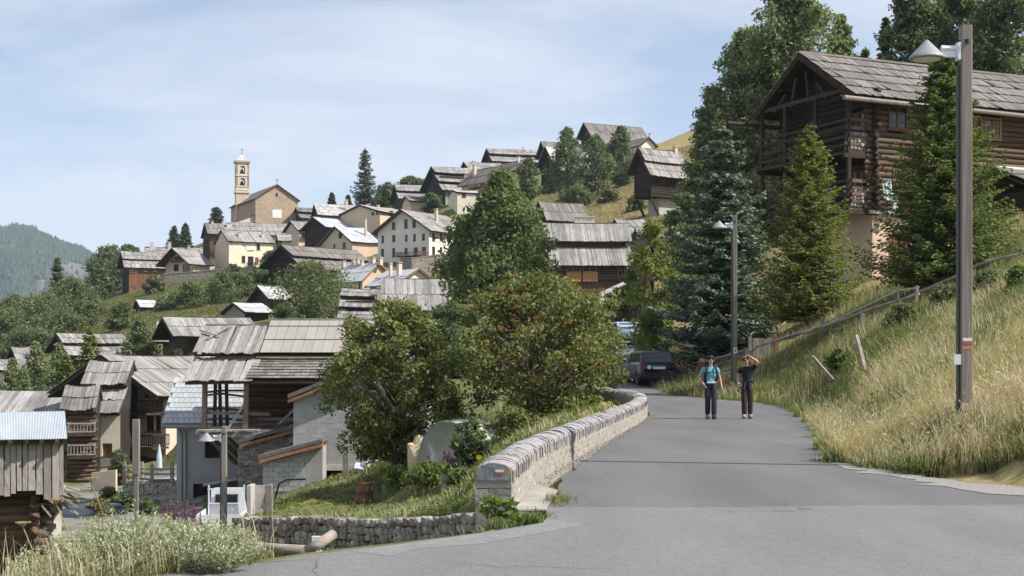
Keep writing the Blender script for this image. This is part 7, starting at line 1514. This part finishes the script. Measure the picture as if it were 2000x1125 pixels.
fg = scatter(16000, 10.2, 12.6, lambda y: -.40 * y, lambda y: np.minimum(xl(y) - .15, -2.05), 20, lambda x, y, g: vn(x, y, 3, 1) > .2); blades('foreground_weeds', fg[::3], .20, .010, lm_olive, .6, 'weeds and grasses among the sagebrush in the left foreground', seed=20)
blades('foreground_straw', fg[::24] + np.array([.03, .02, 0]), .40, .007, lm_straw, .35, 'dry stalks standing among the sagebrush', seed=21)
m_umb = mat('dry_umbel', (.36, .25, .12), (.22, .15, .07), 8); m_twine = flat('green_twine', (.25, .55, .42), .6)
for i, (px, py, Y, hh, lb) in enumerate(((45, 1030, 10.8, .55, 'dry flat headed umbel at the lower left'), (178, 943, 11.4, .6, 'dry umbel in front of the lean-to'), (110, 985, 11.2, .5, 'withered umbel leaning before the plank barn'))):
    p = at(px, py, Y); T = thing('dry_umbel', lb, 'plant', (p.x + .12, Y, p.z - hh), 0, 'dry umbels in the foreground'); MB().tube([(0, 0, -.4), (-.03, 0, hh * .6), (-.12, 0, hh)], .005, 5).build('stem', m_umb, T)
    b = MB()
    for k in range(18): a = k * 2.4; rr = .055 * math.sqrt(k / 18); b.tube([(-.12, 0, hh), (-.12 + rr * math.cos(a), rr * math.sin(a), hh + .035)], [.0015, .0015], 3, False); b.box(-.12 + rr * math.cos(a) - .007, -.12 + rr * math.cos(a) + .007, rr * math.sin(a) - .007, rr * math.sin(a) + .007, hh + .033, hh + .042)
    b.build('flower_head', m_umb, T)
m_purple = leafmat('fireweed_petal', (.34, .10, .34), (.20, .06, .22), .3)
def spikes(label, px, py, Y, n, hgt, lm, seed, spread=.5):
    g = np.random.default_rng(seed); p = at(px, py, Y); z0 = p.z - hgt; T = thing('fireweed', label, 'flowers', (p.x, Y, z0)); C = []; st = MB()
    for i in range(n):
        b = np.array([g.normal() * spread, g.normal() * spread * .5, 0]); L = hgt * g.uniform(.8, 1.15); st.tube([b, b + np.array([g.normal() * .05, 0, L])], .008, 4, False)
        s = g.uniform(.55, 1, 46); C.append(b + np.array([0, 0, L]) * s[:, None] + g.normal(size=(46, 3)) * (.05 * (1.1 - s))[:, None])
    C = np.concatenate(C); m = len(C); V, Q = leaf_quads(C, unit(g.normal(size=(m, 3))), unit(g.normal(size=(m, 3))), np.full(m, .045), np.full(m, .035)); np_mesh('petals', V, Q, lm, T); st.build('stems', lm_grass, T, kind='stuff')
spikes('purple fireweed left of the white pickup', 358, 985, 40, 26, 1.3, m_purple, 1, .32); spikes('purple flowers in front of the greenhouse', 875, 885, 43, 8, .5, m_purple, 2, .2)
for i, (px, py, Y, lb) in enumerate(((323, 1055, 11.4, 'yellow flower in the sagebrush'), (936, 893, 33, 'yellow flower by the near end of the parapet'))):
    p = at(px, py, Y); k = Y / 11.4; T = thing('yellow_flower', lb, 'flower', p); b = MB()
    for j in range(8): a = j * .785; b.add([(0, 0, 0), (.014 * k * math.cos(a - .3), -.004, .014 * k * math.sin(a - .3)), (.03 * k * math.cos(a), -.008, .03 * k * math.sin(a)), (.014 * k * math.cos(a + .3), -.004, .014 * k * math.sin(a + .3))], [(0, 1, 2, 3)])
    b.build('petals', MATS.get('yellow_petal') or flat('yellow_petal', (.75, .52, .02), .6), T); MB().tube([(0, .005, 0), (.03, .02, -.35 * k)], .004 * k, 4).build('stem', lm_grass, T)

# gravelled lane between the lower houses
V = []; Qd = []; ys_ = np.arange(45, 86, .8)
for y in ys_:
    for i in range(13): x = lerp(-.36 * y, -.215 * y, i / 12); V.append((x, y, 0))
V = np.array(V); V[:, 2] = ground(V[:, 0], V[:, 1]) + .07
Qd = [(b * 13 + a, b * 13 + a + 1, (b + 1) * 13 + a + 1, (b + 1) * 13 + a) for b in range(len(ys_) - 1) for a in range(12)]
np_mesh('lane', V, Qd, mat('lane_gravel', (.24, .23, .215), (.14, .135, .125), 4, bump=.4, vary=0, coarse=(.3, .15)), smooth=True, kind='structure')
T = thing('low_wall', 'low tan wall with an iron railing in front of the cream wing', 'wall', at(178, 945, 78)); q0 = Vector(T.location)
MB().prism([at(178, 960, 78) - q0, at(226, 960, 76) - q0, at(226, 918, 76) - q0, at(178, 924, 78) - q0], (0, .3, 0)).build('wall', m_plaster_t, T); railing(T, [at(190, 920, 77.5) - q0, at(224, 915, 76) - q0], .7, m_black, .12, bw=.03)
# ---------------------------------------------------------------- far wooded mountain
def mountain():
    T = thing('far_mountain', 'far blue green wooded mountain at the left horizon', 'mountain', (-1100, 3600, 0)); T['kind'] = 'structure'; o0 = Vector(T.location)
    px = np.array([-400, -150, 0, 25, 60, 100, 150, 190, 260, 400, 600]); cy = np.array([560, 480, 456, 447, 452, 470, 490, 507, 545, 610, 690])
    u = np.linspace(-380, 520, 90); v = np.linspace(0, 1, 40); g = np.random.default_rng(4); V = []
    for j in v:
        for i in u:
            Y = 2700 + 1100 * j; top = np.interp(i, px, cy); y_ = lerp(690, top, sm(j * 1.0)) if True else 0
            z = CH + (HZ - y_) / F * Y; V.append(((i - CX) / F * Y + g.normal() * 4 - o0.x, Y - o0.y, z + 14 * math.sin(i * .11 + j * 9) * (1 - j) + g.normal() * 3))
    n = len(u); m = len(v); Q = [(b * n + a, b * n + a + 1, (b + 1) * n + a + 1, (b + 1) * n + a) for b in range(m - 1) for a in range(n - 1)]
    np_mesh('slope', V, Q, mat('scree_and_turf', (.16, .155, .12), (.05, .06, .035), .012, bump=.5, vary=0), T, smooth=True)
    V = np.array(V).reshape(m, n, 3); N = 26000; a = g.random(N) * (n - 2); b = 2 + g.random(N) ** .8 * (m - 3.01); ia, ib = a.astype(int), b.astype(int); fa, fb = (a - ia)[:, None], (b - ib)[:, None]
    P = (V[ib, ia] * (1 - fa) + V[ib, ia + 1] * fa) * (1 - fb) + (V[ib + 1, ia] * (1 - fa) + V[ib + 1, ia + 1] * fa) * fb
    pxx = (P[:, 0] + o0.x) / (P[:, 1] + o0.y) * F + CX; pyy = HZ - (P[:, 2] + o0.z - CH) / (P[:, 1] + o0.y) * F
    ok = ~(((np.abs(pxx - 158) < 34) & (np.abs(pyy - 535 - (pxx - 158) * .25) < 19)) & (g.random(N) < .93)) & ~(((np.abs(pxx - 12) < 22) & (np.abs(pyy - 482) < 5))) & ~(((np.abs(pxx - 80) < 9) & (np.abs(pyy - 560) < 14)))
    P = P[ok]; N = len(P); h = g.uniform(9, 19, N); r = h * g.uniform(.3, .42, N); k = 6; an = np.arange(k) * 2 * np.pi / k
    ring = np.stack([np.cos(an), np.sin(an), np.zeros(k)], 1); A_ = P[:, None] + ring[None] * r[:, None, None] + np.array([0, 0, 1]) * (h * .05)[:, None, None]; B = P + np.array([0, 0, 1]) * h[:, None]
    VV = np.concatenate([A_, B[:, None]], 1).reshape(-1, 3); i = np.arange(N)[:, None] * (k + 1); F_ = np.concatenate([np.stack([i[:, 0] + c, i[:, 0] + (c + 1) % k, i[:, 0] + k], 1) for c in range(k)])
    np_mesh('forest', VV, F_, leafmat('far_conifer', (.055, .080, .040), (.024, .040, .024), .1), T, kind='stuff')
mountain()
# air: one closed box of thin haze round everything
hz = MB(); hz.box(-2600, 2600, -80, 4000, -420, 420); hm = bpy.data.materials.new('haze'); hm.use_nodes = True; n_ = hm.node_tree.nodes; n_.clear()
pv = n_.new('ShaderNodeVolumePrincipled'); pv.inputs['Color'].default_value = (.72, .84, 1.0, 1); pv.inputs['Density'].default_value = .00009; pv.inputs['Anisotropy'].default_value = .2
mo = n_.new('ShaderNodeOutputMaterial'); hm.node_tree.links.new(pv.outputs[0], mo.inputs['Volume'])
hm.volume_intersection_method = 'FAST' if hasattr(hm, 'volume_intersection_method') else None
try: hm.cycles.homogeneous_volume = True
except Exception: pass
o = hz.build('haze', hm, None, kind='stuff'); tag(o, 'thin blue summer haze filling the valley', 'haze')
# ---------------------------------------------------------------- people
def skin_obj(name, parent, J, E, m, root, sub=2, smooth=True):
    """J: name -> (x, y, z, rx, ry)"""
    names = list(J); me = bpy.data.meshes.new(name); me.from_pydata([J[k][:3] for k in names], [(names.index(a), names.index(b)) for a, b in E], [])
    o = bpy.data.objects.new(name, me); COL.objects.link(o); o.parent = parent
    mod = o.modifiers.new('skin', 'SKIN'); mod.use_smooth_shade = True; mod.branch_smoothing = .6
    if not me.skin_vertices:
        bpy.context.view_layer.objects.active = o
        me.skin_vertices if me.skin_vertices else None
    lay = me.skin_vertices[0]
    for i, k in enumerate(names):
        r = J[k][3:]; lay.data[i].radius = (r[0], r[1] if len(r) > 1 else r[0]); lay.data[i].use_root = (k == root)
    s = o.modifiers.new('sub', 'SUBSURF'); s.levels = sub; s.render_levels = sub; me.materials.append(m); return o
m_skin = mat('skin', (.52, .31, .22), (.46, .27, .19), 8, bump=.05, vary=0, rough=.55); m_hair = mat('dark_hair', (.025, .017, .013), (.012, .009, .007), 30, (3, 3, .3), .5, .2, 0); m_hairb = mat('light_brown_hair', (.25, .13, .06), (.12, .06, .03), 30, (3, 3, .3), .5, .2, 0)
m_turq = mat('turquoise_shirt', (.16, .42, .50), (.11, .33, .41), 9, bump=.3, vary=0); m_navyc = mat('navy_trousers', (.030, .034, .050), (.018, .02, .032), 6, (1, 1, .4), bump=.4, vary=0); m_blackc = mat('black_shirt', (.018, .019, .024), (.011, .012, .015), 8, bump=.3, vary=0); m_brownc = mat('brown_trousers', (.055, .040, .033), (.034, .025, .021), 6, (1, 1, .4), bump=.4, vary=0)
m_shoe = mat('grey_shoe', (.30, .28, .26), (.18, .17, .16), 10); m_shoed = mat('dark_shoe', (.04, .035, .03), (.02, .02, .02), 10); m_strap = flat('strap_blue', (.05, .09, .18), .7)
def person(label, loc, sc, L, shirt, trousers, shoeL, shoeR, hair, longhair, rz=0):
    T = thing('person', label, 'person', loc, rz); T.scale = (sc, sc, sc)
    J = {k: v for k, v in L.items()}
    def fingers(side, w, d):
        w = Vector(w); d = Vector(d).normalized(); s = d.cross(Vector((0, 1, 0))).normalized(); f = Vector((0, -1, 0))
        J['palm' + side] = (*(w + d * .075), .022, .03); out = []
        for i, (off, ln) in enumerate(((-.03, .07), (-.01, .08), (.01, .075), (.03, .06))):
            b = w + d * .105 + f * -off; J['fa%s%d' % (side, i)] = (*b, .010); J['fb%s%d' % (side, i)] = (*(b + d * ln * .6 + s * .01), .009); J['fc%s%d' % (side, i)] = (*(b + d * ln + s * .022), .007); out += [('palm' + side, 'fa%s%d' % (side, i)), ('fa%s%d' % (side, i), 'fb%s%d' % (side, i)), ('fb%s%d' % (side, i), 'fc%s%d' % (side, i))]
        b = w + d * .06 + f * .035; J['ta' + side] = (*b, .011); J['tb' + side] = (*(b + d * .05 + f * .015), .009); out += [('palm' + side, 'ta' + side), ('ta' + side, 'tb' + side)]
        return out
    E = [('pelvis', 'spine'), ('spine', 'chest'), ('chest', 'neck'), ('neck', 'jaw'), ('jaw', 'skull'), ('skull', 'crown')]
    for s in 'LR': E += [('chest', 'sh' + s), ('sh' + s, 'el' + s), ('el' + s, 'wr' + s), ('wr' + s, 'palm' + s), ('pelvis', 'hip' + s), ('hip' + s, 'kn' + s), ('kn' + s, 'an' + s), ('an' + s, 'toe' + s)]
    for s in 'LR': E += fingers(s, J['wr' + s][:3], Vector(J['wr' + s][:3]) - Vector(J['el' + s][:3]))
    skin_obj('body', T, J, E, m_skin, 'pelvis', 1)
    g = lambda ks, add: {k: (*J[k][:3], *[q + add for q in J[k][3:]]) for k in ks}
    t = g(['pelvis', 'hipL', 'hipR', 'knL', 'knR', 'anL', 'anR'], .022)
    for s in 'LR': t['an' + s] = (*J['an' + s][:2], J['an' + s][2] + .0, .072, .078); t['kn' + s] = (*J['kn' + s][:3], .078, .08)
    t['waist'] = (J['pelvis'][0], J['pelvis'][1], J['pelvis'][2] + .15, .125, .095)
    skin_obj('trousers', T, t, [('waist', 'pelvis'), ('pelvis', 'hipL'), ('pelvis', 'hipR'), ('hipL', 'knL'), ('hipR', 'knR'), ('knL', 'anL'), ('knR', 'anR')], trousers, 'pelvis', 2)
    t = g(['spine', 'chest', 'shL', 'shR'], .042); t['shL'] = (*J['shL'][:3], .075); t['shR'] = (*J['shR'][:3], .075); t['hem'] = (J['pelvis'][0], J['pelvis'][1], J['pelvis'][2] + .02, .15, .118)
    for s in 'LR': a, b = Vector(J['sh' + s][:3]), Vector(J['el' + s][:3]); t['sl' + s] = (*a.lerp(b, .62), .062, .062)
    a, b = Vector(J['chest'][:3]), Vector(J['neck'][:3]); t['collar'] = (*a.lerp(b, .85), .08, .074)
    skin_obj('shirt', T, t, [('hem', 'spine'), ('spine', 'chest'), ('chest', 'collar'), ('chest', 'shL'), ('chest', 'shR'), ('shL', 'slL'), ('shR', 'slR')], shirt, 'spine', 2)
    for s, m in (('L', shoeL), ('R', shoeR)):
        a, b = Vector(J['an' + s][:3]), Vector(J['toe' + s][:3]); skin_obj('shoe', T, {'heel': (a.x, a.y + .05, a.z - .04, .062), 'mid': (*a.lerp(b, .5), .066, .062), 'tip': (*b, .056, .05), 'cuff': (a.x, a.y, a.z + .02, .064)}, [('heel', 'mid'), ('mid', 'tip'), ('heel', 'cuff')], m, 'heel', 2)
    hc = Vector(J['skull'][:3]); up = (Vector(J['crown'][:3]) - Vector(J['jaw'][:3])).normalized(); sx = up.cross(Vector((0, -1, 0))).normalized(); fw = sx.cross(up) * -1
    if fw.y > 0: fw = -fw
    # nose, ears, mouth, sunglasses
    b = MB(); q = hc + fw * .092 - up * .03; b.add([q + up * .045, q + sx * .016 - up * .01, q - sx * .016 - up * .01, q + fw * .024 - up * .008], [(0, 1, 3), (1, 2, 3), (2, 0, 3)]); b.build('nose', m_skin, T)
    for s_ in (-1, 1): piece('ear', ST_EAR, T, hc + sx * s_ * .088 - up * .015, None, (.018, .04, .06))
    q = hc + fw * .088 - up * .072; MB().beam(q - sx * .024, q + sx * .024, .006, .012).build('mouth', MATS.get('lips') or flat('lips', (.35, .13, .11), .5), T)
    b = MB()
    for s_ in (-1, 1): c_ = hc + fw * .097 + up * .012 + sx * s_ * .036; b.prism([c_ + sx * .03 * math.cos(a) + up * .022 * math.sin(a) for a in np.linspace(0, 6.0, 10)], fw * .008)
    b.beam(hc + fw * .1 - sx * .02 + up * .018, hc + fw * .1 + sx * .02 + up * .018, .006); b.beam(hc + fw * .09 + sx * .07 + up * .018, hc + sx * .09 + up * .015, .005); b.beam(hc + fw * .09 - sx * .07 + up * .018, hc - sx * .09 + up * .015, .005)
    b.build('sunglasses', m_black, T)
    # hair cap: a shell open towards the face
    b = MB(); n, m = 16, 9; vs = []
    for j in range(m + 1):
        for i in range(n):
            a = 2 * math.pi * i / n; el = R(90) - R(122 if math.sin(a) > -.25 else (62 if not longhair else 58)) * j / m; rr = .109 + .006 * math.sin(i * 5 + j)
            vs.append(hc + up * (.112 * math.sin(el) + .022) + sx * (rr * .92 * math.cos(el) * math.cos(a)) - fw * (rr * 1.06 * math.cos(el) * math.sin(a) + .008))
    b.add(vs, [(j * n + i, j * n + (i + 1) % n, (j + 1) * n + (i + 1) % n, (j + 1) * n + i) for j in range(m) for i in range(n)]); hr = b.build('hair', hair, T, True)
    if longhair:
        b = MB()
        for k in range(12):
            s0 = hc + sx * (.03 + .06 * (k % 4) / 3) - fw * (.02 + .05 * (k // 4) / 2) + up * .03; b.tube([s0, s0 + sx * .05 - up * .12, s0 + Vector((.075 + .02 * (k % 3), .02, -.30)), s0 + Vector((.06 + .025 * (k % 3), 0, -.50 + .03 * (k % 4)))], [.022, .03, .026, .006], 6)
        b.build('long_hair', hair, T, True)
    else:
        b = MB()
        for k in range(9): s0 = hc - fw * (.05) + sx * (-.08 + .02 * k); b.tube([s0 + up * .04, s0 - up * .06 - fw * .03, s0 - up * .13 - fw * .02], [.025, .024, .008], 5)
        b.build('back_hair', hair, T, True)
    return T
ST_EAR = stone_mesh('ear', m_skin, 77)
def pose(**k):
    J = dict(pelvis=(0, 0, .95, .115, .088), spine=(0, .0, 1.12, .10, .075), chest=(0, 0.01, 1.29, .108, .078), neck=(0, .01, 1.45, .048), jaw=(0, -.012, 1.515, .058, .062), skull=(0, -.012, 1.585, .083, .092), crown=(0, -.005, 1.635, .06, .066),
        shL=(-.165, .01, 1.375, .052), shR=(.165, .01, 1.375, .052), hipL=(-.085, 0, .90, .082), hipR=(.085, 0, .90, .082)); J.update(k); return J
z1 = float(zroad(38.6))
P1 = person('walker in a turquoise shirt with a backpack and dark trousers', (at(1388, 0, 38.6).x, 38.6, z1), 1.0, pose(
    elL=(-.295, .07, 1.13, .04), wrL=(-.215, -.04, .965, .03), elR=(.255, .03, 1.11, .04), wrR=(.285, -.05, .885, .028),
    knL=(-.085, -.02, .50, .06), anL=(-.07, .06, .10, .042), toeL=(-.085, -.09, .035, .035), knR=(.07, -.10, .51, .06), anR=(.06, -.14, .10, .042), toeR=(.065, -.29, .04, .035)), m_turq, m_navyc, m_shoe, m_shoed, m_hair, False, R(4))
bp_ = MB(); bp_.hexa([(-.16, .10, .98), (.16, .10, .98), (.14, .30, 1.0), (-.14, .30, 1.0), (-.15, .10, 1.45), (.15, .10, 1.45), (.12, .26, 1.43), (-.12, .26, 1.43)]); bp_ = bp_.build('backpack', m_navyc, None); bp_.location = P1.location; bp_.rotation_euler = P1.rotation_euler; tag(bp_, 'dark backpack worn by the walker in turquoise', 'backpack')
for s_ in (-1, 1):
    b = MB(); pts = [(s_ * .10, .10, 1.44), (s_ * .115, .0, 1.465), (s_ * .125, -.10, 1.38), (s_ * .14, -.115, 1.22), (s_ * .165, -.05, 1.08), (s_ * .15, .10, 1.02)]
    for a, c in zip(pts, pts[1:]): b.beam(a, c, .05, .018)
    b.build('shoulder_strap', m_navyc, bp_)
b = MB(); b.beam((-.13, -.122, 1.26), (.13, -.122, 1.26), .012, .02); b.build('chest_strap', m_navyc, bp_)
b = MB(); b.beam((-.12, -.125, .99), (.12, -.125, .99), .03, .035); b.build('bright_hem', m_shutter, P1)
P2 = person('walker in black with long brown hair, shading her eyes with a raised arm', (at(1459, 0, 38.9).x, 38.9, z1), 1.0, pose(
    neck=(-.005, .01, 1.44, .046), jaw=(-.02, -.02, 1.505, .057, .06), skull=(-.04, -.025, 1.572, .082, .09), crown=(-.06, -.015, 1.62, .06, .065),
    elL=(-.245, .05, 1.12, .039), wrL=(-.235, -.08, .895, .028), elR=(.30, -.08, 1.53, .038), wrR=(.10, -.13, 1.66, .028),
    knL=(-.08, -.03, .50, .06), anL=(-.075, 0, .10, .042), toeL=(-.09, -.15, .035, .035), knR=(.085, -.02, .50, .06), anR=(.085, .01, .10, .042), toeR=(.1, -.14, .035, .035)), m_blackc, m_brownc, m_shoe, m_shoe, m_hairb, True, R(-3))
for s_ in (-1, 1): b = MB(); b.beam((s_ * .06, -.135, .99), (s_ * .08, -.14, .80), .025, .012); b.build('belt_tail', m_strap, P2)
b = MB(); b.beam((-.14, -.11, 1.0), (.14, -.11, 1.0), .05, .07); b.build('hip_belt', m_blackc, P2)
b = MB(); b.box(-.035, .035, -.005, .005, -.07, .07); b = b.build('phone', m_black, None); b.location = P2.location + Vector((-.235, -.135, .80)); b.rotation_euler = (.3, .3, 0); tag(b, 'dark phone held low by the walker in black', 'phone')
